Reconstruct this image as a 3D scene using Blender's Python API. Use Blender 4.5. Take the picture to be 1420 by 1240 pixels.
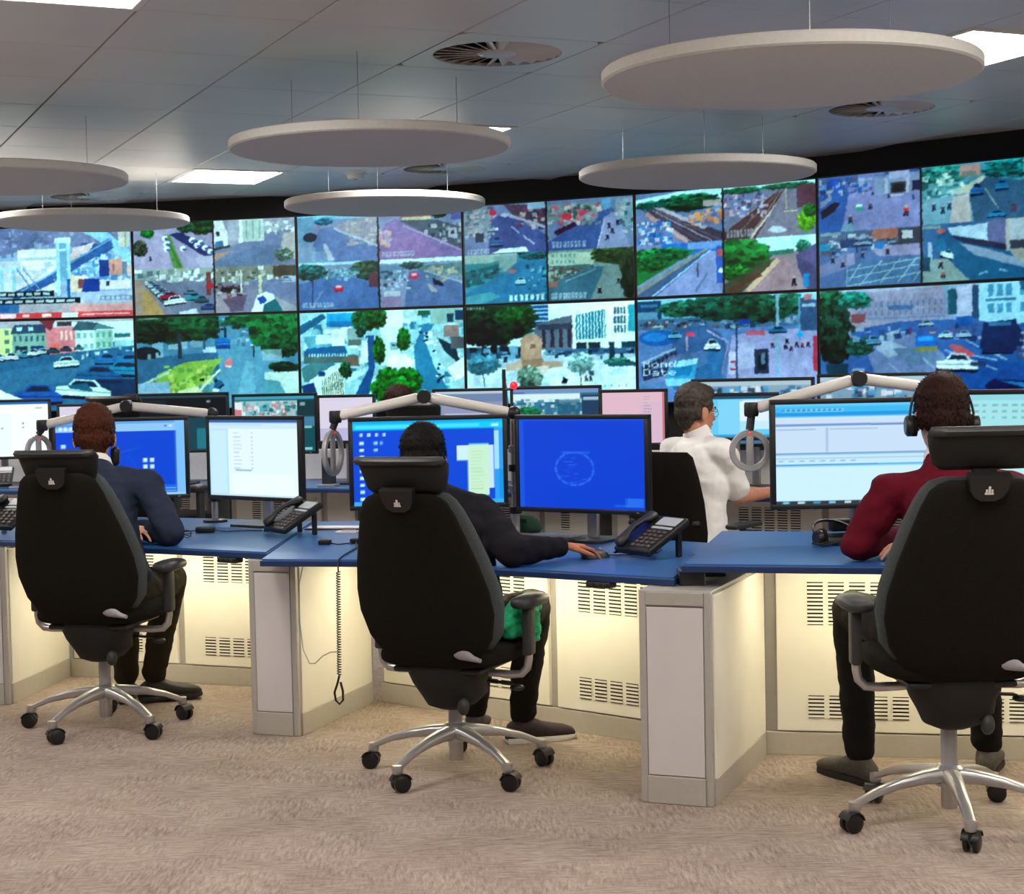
import bpy, bmesh, math, random
import numpy as np
from math import sin, cos, pi, radians, sqrt
from mathutils import Vector, Matrix, Euler, noise

for o in list(bpy.data.objects):
    bpy.data.objects.remove(o, do_unlink=True)
SC = bpy.context.scene
COL = SC.collection
random.seed(7)
RNG = np.random.default_rng(7)

# ------------------------------------------------------------------ camera
cam_d = bpy.data.cameras.new('camera')
cam = bpy.data.objects.new('camera', cam_d)
COL.objects.link(cam)
cam_d.sensor_fit = 'HORIZONTAL'
cam_d.sensor_width = 36.0
cam_d.lens = 2300.0 / 1420.0 * 36.0
cam_d.clip_end = 100
cam.matrix_world = Matrix.Translation((0, 0, 1.45)) @ (Matrix.Rotation(radians(90 - 2.6), 4, 'X') @ Matrix.Rotation(radians(-1.2), 4, 'Z'))
SC.camera = cam

# ------------------------------------------------------------------ light of the place, exposure
SC.view_settings.view_transform = 'Standard'
SC.view_settings.look = 'None'
SC.view_settings.gamma = 1.0
SC.view_settings.use_curve_mapping = False
SC.view_settings.exposure = 0.5
world = bpy.data.worlds.new('world')
SC.world = world
world.use_nodes = True
world.node_tree.nodes['Background'].inputs[0].default_value = (0.9, 0.95, 1.0, 1)
world.node_tree.nodes['Background'].inputs[1].default_value = 0.05
PANEL_LIGHT = 23.0       # ceiling light panels (emission strength)
LED_LIGHT = 52.0
SCREEN = 0.76            # video wall and monitors

# ------------------------------------------------------------------ helpers
def lin(c):
    if isinstance(c, str):
        c = [int(c[i:i + 2], 16) / 255 for i in (0, 2, 4)]
    return tuple((x / 12.92 if x <= 0.04045 else ((x + 0.055) / 1.055) ** 2.4) for x in c)

MATS = {}
def mat(name, color, rough=0.5, metal=0.0, var=0.06, scale=40.0, bump=0.0, bscale=120.0, spec=0.5, emis=None, estr=0.0, sheen=0.0, alpha=1.0):
    if name in MATS:
        return MATS[name]
    m = bpy.data.materials.new(name)
    m.use_nodes = True
    nt = m.node_tree
    b = nt.nodes['Principled BSDF']
    c = lin(color)
    b.inputs['Roughness'].default_value = rough
    b.inputs['Metallic'].default_value = metal
    b.inputs['Specular IOR Level'].default_value = spec
    if sheen:
        b.inputs['Sheen Weight'].default_value = sheen
    tc = nt.nodes.new('ShaderNodeTexCoord')
    n = nt.nodes.new('ShaderNodeTexNoise')
    n.inputs['Scale'].default_value = scale
    n.inputs['Detail'].default_value = 4
    nt.links.new(tc.outputs['Object'], n.inputs['Vector'])
    r = nt.nodes.new('ShaderNodeValToRGB')
    r.color_ramp.elements[0].position = 0.3
    r.color_ramp.elements[1].position = 0.7
    r.color_ramp.elements[0].color = (*[max(0, x * (1 - var)) for x in c], 1)
    r.color_ramp.elements[1].color = (*[min(1, x * (1 + var)) for x in c], 1)
    nt.links.new(n.outputs['Fac'], r.inputs['Fac'])
    nt.links.new(r.outputs['Color'], b.inputs['Base Color'])
    if bump:
        n2 = nt.nodes.new('ShaderNodeTexNoise')
        n2.inputs['Scale'].default_value = bscale
        n2.inputs['Detail'].default_value = 3
        nt.links.new(tc.outputs['Object'], n2.inputs['Vector'])
        bp = nt.nodes.new('ShaderNodeBump')
        bp.inputs['Strength'].default_value = bump
        bp.inputs['Distance'].default_value = 0.01
        nt.links.new(n2.outputs['Fac'], bp.inputs['Height'])
        nt.links.new(bp.outputs['Normal'], b.inputs['Normal'])
    if emis is not None:
        b.inputs['Emission Color'].default_value = (*lin(emis), 1)
        b.inputs['Emission Strength'].default_value = estr
    MATS[name] = m
    return m

def frame_from(d, up=(0, 0, 1)):
    d = Vector(d).normalized()
    up = Vector(up)
    if abs(d.dot(up)) > 0.98:
        up = Vector((0, 1, 0)) if abs(d.y) < 0.9 else Vector((1, 0, 0))
    s = d.cross(up).normalized()
    u = s.cross(d).normalized()
    return s, u, d

class MB:
    """collects shapes; build() links them as ONE mesh object"""
    def __init__(self):
        self.v, self.f = [], []
    def add(self, vs, fs, M=None):
        o = len(self.v)
        if M is not None:
            vs = [tuple(M @ Vector(p)) for p in vs]
        self.v += [tuple(p) for p in vs]
        self.f += [tuple(i + o for i in q) for q in fs]
        return self
    def box(self, c, s, bev=0.0, M=None, rz=0.0, seg=2):
        bm = bmesh.new()
        bmesh.ops.create_cube(bm, size=1.0)
        for v in bm.verts:
            v.co = Vector((v.co.x * s[0], v.co.y * s[1], v.co.z * s[2]))
        if bev > 0:
            bmesh.ops.bevel(bm, geom=list(bm.edges), offset=min(bev, min(s) * 0.49), segments=seg, profile=0.5, affect='EDGES')
        bm.verts.index_update()
        L = Matrix.Translation(Vector(c)) @ Matrix.Rotation(rz, 4, 'Z')
        if M is not None:
            L = M @ L
        vs = [L @ v.co for v in bm.verts]
        fs = [[v.index for v in f.verts] for f in bm.faces]
        bm.free()
        return self.add(vs, fs)
    def prism(self, pts, z0, z1, M=None):
        n = len(pts)
        area = sum(pts[i][0] * pts[(i + 1) % n][1] - pts[(i + 1) % n][0] * pts[i][1] for i in range(n))
        if area < 0:
            pts = pts[::-1]
        vs = [(p[0], p[1], z0) for p in pts] + [(p[0], p[1], z1) for p in pts]
        fs = [list(range(n))[::-1], list(range(n, 2 * n))] + [[i, (i + 1) % n, n + (i + 1) % n, n + i] for i in range(n)]
        return self.add(vs, fs, M)
    def rings(self, rs, cap=True, closed=False, M=None):
        n = len(rs[0])
        vs = [p for r in rs for p in r]
        fs = []
        m = len(rs)
        for i in range(m if closed else m - 1):
            a, b = i * n, ((i + 1) % m) * n
            for j in range(n):
                k = (j + 1) % n
                fs.append([a + j, a + k, b + k, b + j])
        if cap and not closed:
            fs.append(list(range(n))[::-1])
            fs.append([(m - 1) * n + j for j in range(n)])
        return self.add(vs, fs, M)
    def tube(self, pts, r, n=10, M=None, closed=False):
        pts = [Vector(p) for p in pts]
        rs = []
        m = len(pts)
        rad = r if isinstance(r, (list, tuple)) else [r] * m
        up = None
        for i, p in enumerate(pts):
            if closed:
                d = pts[(i + 1) % m] - pts[i - 1]
            else:
                d = pts[min(i + 1, m - 1)] - pts[max(i - 1, 0)]
            if d.length < 1e-9:
                d = Vector((0, 0, 1))
            d.normalize()
            if up is None:
                s, u, _ = frame_from(d)
            else:
                u = (up - d * up.dot(d))
                if u.length < 1e-6:
                    s, u, _ = frame_from(d)
                else:
                    u.normalize()
                    s = d.cross(u).normalized()
            up = u
            rs.append([p + (s * cos(a) + u * sin(a)) * rad[i] for a in [2 * pi * j / n for j in range(n)]])
        return self.rings(rs, cap=True, closed=closed, M=M)
    def lathe(self, prof, n=20, M=None):
        rs = [[(r * cos(2 * pi * j / n), r * sin(2 * pi * j / n), z) for j in range(n)] for r, z in prof]
        return self.rings(rs, M=M)
    def sphere(self, c, r, n=14, m=9, M=None):
        if not isinstance(r, (list, tuple)):
            r = (r, r, r)
        rs = []
        for i in range(m + 1):
            t = -pi / 2 + pi * i / m
            q = max(cos(t), 0.02)
            rs.append([(r[0] * q * cos(2 * pi * j / n) , r[1] * q * sin(2 * pi * j / n), r[2] * sin(t)) for j in range(n)])
        L = Matrix.Translation(Vector(c))
        if M is not None:
            L = M @ L
        return self.rings(rs, M=L)
    def capsule(self, a, b, ra, rb, n=14, M=None):
        a, b = Vector(a), Vector(b)
        d = b - a
        s, u, dd = frame_from(d)
        rs = []
        for k in range(5):
            t = -pi / 2 + (pi / 2) * k / 4
            rr = max(cos(t), 0.05) * ra
            rs.append([a + dd * (ra * sin(t)) + (s * cos(q) + u * sin(q)) * rr for q in [2 * pi * j / n for j in range(n)]])
        for k in range(5):
            t = (pi / 2) * k / 4
            rr = max(cos(t), 0.05) * rb
            rs.append([b + dd * (rb * sin(t)) + (s * cos(q) + u * sin(q)) * rr for q in [2 * pi * j / n for j in range(n)]])
        return self.rings(rs, M=M)
    def mesh(self, name, smooth=None, origin=None):
        me = bpy.data.meshes.new(name)
        v = self.v
        if origin is not None:
            v = [(p[0] - origin[0], p[1] - origin[1], p[2] - origin[2]) for p in v]
        me.from_pydata(v, [], self.f)
        bm = bmesh.new()
        bm.from_mesh(me)
        bmesh.ops.recalc_face_normals(bm, faces=bm.faces)
        bm.to_mesh(me)
        bm.free()
        if smooth is not None:
            me.polygons.foreach_set('use_smooth', [True] * len(me.polygons))
            if smooth < 180:
                me.set_sharp_from_angle(angle=radians(smooth))
        me.update()
        return me
    def build(self, name, m, parent=None, smooth=None, origin=None, loc=None):
        return obj(name, self.mesh(name, smooth, origin), m, parent, loc)

def obj(name, me, m, parent=None, loc=None):
    o = bpy.data.objects.new(name, me)
    COL.objects.link(o)
    if m is not None and len(me.materials) == 0:
        me.materials.append(m)
    if parent is not None:
        o.parent = parent
    if loc is not None:
        o.location = loc
    return o

def tag(o, label=None, cat=None, group=None, kind=None):
    if label:
        o['label'] = label
    if cat:
        o['category'] = cat
    if group:
        o['group'] = group
    if kind:
        o['kind'] = kind
    return o

def thing(name, label, cat, loc=(0, 0, 0), rz=0.0, group=None):
    o = bpy.data.objects.new(name, None)
    COL.objects.link(o)
    o.empty_display_size = 0.1
    o.location = loc
    o.rotation_euler = (0, 0, rz)
    return tag(o, label, cat, group)

def copy_tree(o, parent=None):
    c = o.copy()
    COL.objects.link(c)
    c.parent = parent
    for ch in list(o.children):
        copy_tree(ch, c)
    return c

def struct(name, mb, m, smooth=None):
    return tag(mb.build(name, m, smooth=smooth), kind='structure')

def hv(a):                      # unit heading in plan, degrees from +X
    return Vector((cos(radians(a)), sin(radians(a)), 0))
# ------------------------------------------------------------------ materials of the room
def mat_carpet():
    m = bpy.data.materials.new('carpet')
    m.use_nodes = True
    nt = m.node_tree
    b = nt.nodes['Principled BSDF']
    b.inputs['Roughness'].default_value = 0.95
    b.inputs['Specular IOR Level'].default_value = 0.1
    tc = nt.nodes.new('ShaderNodeTexCoord')
    def streak(rot, sx, sy):
        mp = nt.nodes.new('ShaderNodeMapping')
        mp.inputs['Rotation'].default_value = (0, 0, rot)
        mp.inputs['Scale'].default_value = (sx, sy, 1)
        nt.links.new(tc.outputs['Object'], mp.inputs['Vector'])
        n = nt.nodes.new('ShaderNodeTexNoise')
        n.inputs['Scale'].default_value = 1.0
        n.inputs['Detail'].default_value = 6
        n.inputs['Roughness'].default_value = 0.7
        nt.links.new(mp.outputs['Vector'], n.inputs['Vector'])
        return n
    a0 = radians(24.4)
    n1 = streak(a0, 80, 14)
    n2 = streak(a0, 14, 80)
    nm = streak(a0, 3.2, 3.2)
    rm = nt.nodes.new('ShaderNodeValToRGB')
    rm.color_ramp.elements[0].position = 0.44
    rm.color_ramp.elements[1].position = 0.56
    nt.links.new(nm.outputs['Fac'], rm.inputs['Fac'])
    mx = nt.nodes.new('ShaderNodeMix')
    mx.data_type = 'FLOAT'
    nt.links.new(rm.outputs['Color'], mx.inputs[0])
    nt.links.new(n1.outputs['Fac'], mx.inputs[2])
    nt.links.new(n2.outputs['Fac'], mx.inputs[3])
    r = nt.nodes.new('ShaderNodeValToRGB')
    r.color_ramp.elements[0].position = 0.35
    r.color_ramp.elements[1].position = 0.62
    r.color_ramp.elements[0].color = (*lin('6b5a53'), 1)
    r.color_ramp.elements[1].color = (*lin('ab9c92'), 1)
    nt.links.new(mx.outputs[0], r.inputs['Fac'])
    # large soft wear patches
    n3 = nt.nodes.new('ShaderNodeTexNoise')
    n3.inputs['Scale'].default_value = 3.5
    n3.inputs['Detail'].default_value = 3
    nt.links.new(tc.outputs['Object'], n3.inputs['Vector'])
    mc = nt.nodes.new('ShaderNodeMix')
    mc.data_type = 'RGBA'
    mc.blend_type = 'MULTIPLY'
    mc.inputs[0].default_value = 0.35
    nt.links.new(r.outputs['Color'], mc.inputs[6])
    nt.links.new(n3.outputs['Color'], mc.inputs[7])
    hs = nt.nodes.new('ShaderNodeMix')
    hs.data_type = 'RGBA'
    hs.inputs[0].default_value = 0.35
    nt.links.new(r.outputs['Color'], hs.inputs[6])
    r2 = nt.nodes.new('ShaderNodeValToRGB')
    r2.color_ramp.elements[0].position = 0.35
    r2.color_ramp.elements[1].position = 0.65
    r2.color_ramp.elements[0].color = (*lin('7b6c63'), 1)
    r2.color_ramp.elements[1].color = (*lin('a19388'), 1)
    nt.links.new(n3.outputs['Fac'], r2.inputs['Fac'])
    nt.links.new(r2.outputs['Color'], hs.inputs[7])
    nt.links.new(hs.outputs[2], b.inputs['Base Color'])
    bp = nt.nodes.new('ShaderNodeBump')
    bp.inputs['Strength'].default_value = 0.3
    bp.inputs['Distance'].default_value = 0.004
    nt.links.new(mx.outputs[0], bp.inputs['Height'])
    nt.links.new(bp.outputs['Normal'], b.inputs['Normal'])
    return m

M_CARPET = mat_carpet()
M_CEIL = mat('ceiling_tile_metal', 'dcd6d0', 0.36, 0.12, 0.02, 3.0, spec=0.4)
M_CEILBACK = mat('ceiling_void', '8b8888', 0.9)
M_CEILW = mat('ceiling_plaster', 'cfcdcc', 0.8, var=0.02, scale=6)
M_WALL = mat('wall_paint', 'cfcac2', 0.8, var=0.02, scale=5)
M_BLACK = mat('black_wall', '070707', 0.7, var=0.2)
M_LIGHT = mat('light_diffuser', 'ffffff', 0.5, emis='fffaf2', estr=PANEL_LIGHT)
M_WHITEM = mat('white_metal', 'e4e2dc', 0.45, 0.0, 0.02)
M_FELT = mat('acoustic_felt', 'd3d1cd', 0.95, var=0.04, scale=60, bump=0.15, bscale=300, spec=0.1)
M_WIRE = mat('steel_wire', 'a0a0a0', 0.35, 0.9)
M_DARKHOLE = mat('vent_dark', '1c1b1a', 0.8)
M_CREAM = mat('cream_panel', 'e6e2d8', 0.5, var=0.02, scale=8)
M_FRAME = mat('grey_frame', 'b3afa9', 0.4, 0.25, 0.03)
M_PANEL = mat('pale_lilac_panel', 'cbc5c6', 0.5, var=0.02, scale=8)
M_KICK = mat('kick_plate', 'b7b2aa', 0.45, 0.2, 0.03)
M_BLUE = mat('blue_worktop', '2f5f9c', 0.32, 0.0, 0.08, 6.0, spec=0.5)
M_BLUEDGE = mat('dark_blue_edge', '18305c', 0.4, 0.0, 0.08)
M_LED = mat('led_strip', 'fff6d8', 0.5, emis='fff1c8', estr=LED_LIGHT)
M_BLKPL = mat('black_plastic', '17181a', 0.42, 0.0, 0.15, 50)
M_BLKPL2 = mat('dark_grey_plastic', '2b2d2f', 0.5, 0.0, 0.12, 50)
M_SILVER = mat('silver_metal', 'b9b7b8', 0.3, 0.75, 0.04)
M_CHROME = mat('chrome', 'cfcfd2', 0.16, 1.0, 0.03)
M_GREYPL = mat('grey_plastic', '98969a', 0.45, 0.0, 0.05)
M_BLKFAB = mat('black_fabric', '1b1815', 0.95, 0.0, 0.35, 260, bump=0.4, bscale=500, spec=0.12)
M_GREYFAB = mat('charcoal_fabric', '4b5153', 0.9, 0.0, 0.2, 260, bump=0.3, bscale=500, spec=0.2)
M_WHITEPL = mat('white_plastic', 'e8e5e0', 0.4, 0.0, 0.03)

# ------------------------------------------------------------------ the room
ROOM = dict(x0=-6.2, x1=5.2, y0=-3.2, y1=14.2, zc=2.75)
mb = MB(); mb.box((-0.5, 5.5, -0.05), (11.4, 17.4, 0.1)); floor = struct('floor', mb, M_CARPET)
mb = MB(); mb.box((-0.5, 5.5, 2.86), (11.4, 17.4, 0.1)); ceiling = struct('ceiling', mb, M_CEILBACK)
mb = MB(); mb.box((-6.25, 5.5, 1.4), (0.1, 17.6, 2.9)); struct('wall_left', mb, M_WALL)
mb = MB(); mb.box((5.25, 5.5, 1.4), (0.1, 17.6, 2.9)); struct('wall_right', mb, M_WALL)
mb = MB(); mb.box((-0.5, -3.25, 1.4), (11.6, 0.1, 2.9)); struct('wall_rear', mb, M_WALL)

# black wall that carries the video wall, a gentle curve
WP = [(-5.35, 12.60), (-4.05, 12.50), (-2.775, 12.32), (-1.522, 12.01), (-0.31, 11.57), (0.84, 10.985), (1.91, 10.265), (2.96, 9.35), (3.80, 8.40), (4.45, 7.38), (5.2, 5.9)]
mb = MB()
front, back = [], []
for i, p in enumerate(WP):
    a = Vector((*WP[max(i - 1, 0)], 0)); b = Vector((*WP[min(i + 1, len(WP) - 1)], 0))
    d = (b - a).normalized()
    n = Vector((-d.y, d.x, 0))
    front.append(Vector((*p, 0)) + n * 0.13)
    back.append(Vector((*p, 0)) + n * 0.28)
front = [Vector((-6.2, 12.78, 0))] + front
back = [Vector((-6.2, 12.95, 0))] + back
for i in range(len(front) - 1):
    a, b, c, d = front[i], front[i + 1], back[i + 1], back[i]
    mb.add([(a.x, a.y, 0), (b.x, b.y, 0), (c.x, c.y, 0), (d.x, d.y, 0), (a.x, a.y, 2.8), (b.x, b.y, 2.8), (c.x, c.y, 2.8), (d.x, d.y, 2.8)],
           [(0, 1, 5, 4), (1, 2, 6, 5), (2, 3, 7, 6), (3, 0, 4, 7), (4, 5, 6, 7), (3, 2, 1, 0)])
struct('wall_back', mb, M_BLACK)

# ------------------------------------------------------------------ ceiling tiles (parts of the ceiling)
CA = radians(24.4)
D1 = Vector((-sin(CA), cos(CA), 0))
D2 = Vector((cos(CA), sin(CA), 0))
TS, TT, S0, T0 = 0.6165, 0.72, 1.27, 5.90
def wall_y(x):
    xs = [p.x for p in front]; ys = [p.y for p in front]
    return float(np.interp(x, xs, ys))
LIGHTS = {(-1, -1), (2, 6), (3, 3), (5, -1)}
HIDDEN_LIGHTS = {(-1, -5), (2, -5), (5, -5), (-5, 3), (-4, 8), (-4, -1), (2, -9), (-1, -9), (7, -3), (-1, 6)}
VENTS = {(2, 0), (6, 1), (4, 5), (1, 8)}
me_tile = MB().box((0, 0, 0), (TS - 0.006, TT - 0.004, 0.016), 0.003, seg=1).mesh('ceiling_tile')
me_tile.materials.append(M_CEIL)
ntile = 0
def tile_c(k, l):
    p = D2 * (S0 + (k + 0.5) * TS) + D1 * (T0 + (l + 0.5) * TT)
    return p
LIGHT_CELLS = []
for k in range(-9, 14):
    for l in range(-12, 12):
        p = tile_c(k, l)
        if not (-5.9 < p.x < 4.9 and -2.9 < p.y < 13.2):
            continue
        if p.y > wall_y(p.x) - 0.32:
            continue
        if (k, l) in LIGHTS or (k, l) in HIDDEN_LIGHTS or (k, l) in VENTS:
            LIGHT_CELLS.append((k, l))
            continue
        inview = p.y > 3.5 and abs(p.x) < 0.40 * p.y + 0.9
        if not inview:
            continue
        o = obj('ceiling_tile', me_tile, None, ceiling, (p.x, p.y, 2.758))
        o.rotation_euler = (0, 0, CA)
        ntile += 1
# plain tiles out of view, one part
mb = MB()
for k in range(-9, 14):
    for l in range(-12, 12):
        p = tile_c(k, l)
        if not (-5.9 < p.x < 4.9 and -2.9 < p.y < 13.2) or p.y > wall_y(p.x) - 0.32 or (k, l) in LIGHT_CELLS:
            continue
        if p.y > 3.5 and abs(p.x) < 0.40 * p.y + 0.9:
            continue
        mb.box((p.x, p.y, 2.758), (TS - 0.006, TT - 0.004, 0.016), 0, rz=CA)
tag(mb.build('ceiling_tile', M_CEIL, ceiling), kind='stuff')
# plain plaster margin along the video wall
mb = MB()
for i in range(len(front) - 1):
    a, b = front[i], front[i + 1]
    d = (b - a).normalized(); n = Vector((d.y, -d.x, 0))
    q = [a, b, b + n * 0.62, a + n * 0.62]
    mb.prism([(v.x, v.y) for v in q], 2.768 + 0.0004 * i, 2.80)
struct('trim_1', mb, M_CEILW)

def ceiling_light(k, l, label):
    p = tile_c(k, l)
    t = thing('ceiling_light', label, 'ceiling light', (p.x, p.y, 2.75), CA, 'recessed ceiling light panels')
    f = MB()
    w, h, b = TS / 2 - 0.003, TT / 2 - 0.003, 0.028
    for (cx, cy, sx, sy) in ((0, h - b / 2, 2 * w, b), (0, -h + b / 2, 2 * w, b), (w - b / 2, 0, b, 2 * h - 2 * b), (-w + b / 2, 0, b, 2 * h - 2 * b)):
        f.box((cx, cy, 0.008), (sx, sy, 0.03), 0.003)
    f.build('light_frame', M_WHITEM, t)
    MB().box((0, 0, 0.012), (2 * w - 2 * b + 0.002, 2 * h - 2 * b + 0.002, 0.01)).build('diffuser', M_LIGHT, t)
    MB().box((0, 0, 0.04), (2 * w, 2 * h, 0.02)).build('housing', M_WHITEM, t)
LL = {(-1, -1): 'recessed square ceiling light at the top left corner of the ceiling', (2, 6): 'bright ceiling light panel between the left hanging discs', (3, 3): 'ceiling light panel mostly hidden behind a white disc', (5, -1): 'bright ceiling light panel beside the largest disc'}
for c in LIGHT_CELLS:
    if c in LIGHTS:
        ceiling_light(*c, LL[c])
    elif c in HIDDEN_LIGHTS:
        ceiling_light(*c, 'recessed ceiling light panel outside the view')

def ceiling_vent(k, l, label):
    p = tile_c(k, l)
    t = thing('ceiling_vent', label, 'air vent', (p.x, p.y, 2.75), CA, 'round swirl air vents in the ceiling')
    # square plate with a round hole
    n = 48; R = 0.265
    w, h = TS / 2 - 0.003, TT / 2 - 0.003
    vi, vo = [], []
    for i in range(n):
        a = 2 * pi * i / n
        c, s = cos(a), sin(a)
        q = min(w / max(abs(c), 1e-6), h / max(abs(s), 1e-6))
        vi.append((R * c, R * s)); vo.append((q * c, q * s))
    m2 = MB()
    vs = [(x, y, 0) for x, y in vi] + [(x, y, 0) for x, y in vo] + [(x, y, 0.015) for x, y in vi] + [(x, y, 0.015) for x, y in vo]
    fs = []
    for i in range(n):
        j = (i + 1) % n
        fs += [(i, j, n + j, n + i), (2 * n + i, 3 * n + i, 3 * n + j, 2 * n + j), (i, 2 * n + i, 2 * n + j, j), (n + i, n + j, 3 * n + j, 3 * n + i)]
    m2.add(vs, fs)
    m2.build('vent_plate', M_CEIL, t)
    MB().lathe([(0.28, 0.055), (0.28, 0.05), (0.001, 0.05)][::-1], 32).build('vent_duct', M_DARKHOLE, t)
    MB().lathe([(0.001, -0.002), (0.075, -0.002), (0.085, 0.006), (0.085, 0.02), (0.001, 0.02)], 28).build('vent_hub', M_CEIL, t, 40)
    bl = MB()
    bl.add([(0.08, -0.030, 0.016), (0.262, -0.028, 0.018), (0.262, 0.008, -0.001), (0.08, 0.004, -0.001), (0.08, -0.030, 0.019), (0.262, -0.028, 0.021), (0.262, 0.008, 0.002), (0.08, 0.004, 0.002)],
           [(0, 1, 2, 3), (7, 6, 5, 4), (0, 4, 5, 1), (1, 5, 6, 2), (2, 6, 7, 3), (3, 7, 4, 0)])
    me = bl.mesh('vent_blade'); me.materials.append(M_CEIL)
    for i in range(24):
        o = obj('vent_blade', me, None, t)
        o.rotation_euler = (0, 0, 2 * pi * i / 24)
VL = {(2, 0): 'round swirl ceiling vent in full view between the discs', (6, 1): 'round ceiling vent near the black band on the right', (4, 5): 'small far ceiling vent above the middle far disc', (1, 8): 'far ceiling vent above the lower left disc'}
for c in VENTS:
    if c in LIGHT_CELLS:
        ceiling_vent(*c, VL[c])
# smoke detector beside the far vent
t = thing('smoke_detector', 'small round smoke detector beside the far ceiling vent', 'smoke detector', (-0.97, 10.75, 2.75))
MB().lathe([(0.001, -0.04), (0.045, -0.04), (0.055, -0.028), (0.055, -0.012), (0.07, -0.01), (0.075, 0.0), (0.001, 0.0)], 24).build('detector_body', M_WHITEM, t, 40)
MB().lathe([(0.001, -0.044), (0.012, -0.044), (0.012, -0.038), (0.001, -0.038)], 12).build('detector_lens', M_GREYPL, t)

# hanging acoustic discs
def disc(x, y, z, label, r=0.6, tilt=(0, 0)):
    t = thing('acoustic_disc', label, 'hanging disc', (x, y, z), 0, 'white discs hanging from the ceiling')
    MB().lathe([(0.001, 0), (r - 0.008, 0), (r, 0.006), (r, 0.036), (r - 0.006, 0.042), (0.001, 0.042)], 96).build('disc_panel', M_FELT, t, 35)
    top = 2.75 - z
    for i in range(3):
        a = 2 * pi * i / 3 + 0.5
        w = MB()
        w.tube([(0.42 * r / 0.6 * cos(a), 0.42 * r / 0.6 * sin(a), 0.03), (0.42 * r / 0.6 * cos(a), 0.42 * r / 0.6 * sin(a), top)], 0.0014, 6)
        ww = w.build('suspension_wire', M_WIRE, t)
        MB().lathe([(0.001, 0.042), (0.014, 0.042), (0.010, 0.058), (0.001, 0.058)], 12, Matrix.Translation((0.42 * r / 0.6 * cos(a), 0.42 * r / 0.6 * sin(a), 0))).build('wire_grip', M_SILVER, ww)
disc(-2.43, 8.02, 2.41, 'white hanging disc cut off by the left edge of the photo, upper one')
disc(-0.58, 7.15, 2.41, 'white hanging disc below the full round vent, left of centre')
disc(-0.73, 10.0, 2.45, 'far white hanging disc above the middle of the video wall')
disc(0.97, 8.49, 2.42, 'white hanging disc overlapping the top of the video wall on the right')
disc(0.91, 5.34, 2.36, 'largest and nearest white hanging disc at upper right')
disc(-2.58, 10.34, 2.42, 'white hanging disc in front of the bridge picture, lower left')
# ------------------------------------------------------------------ painted screen pictures (flat print on real screens)
def rgb(c):
    if isinstance(c, str):
        return np.array([int(c[i:i + 2], 16) / 255 for i in (0, 2, 4)])
    return np.array(c, float)

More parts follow.
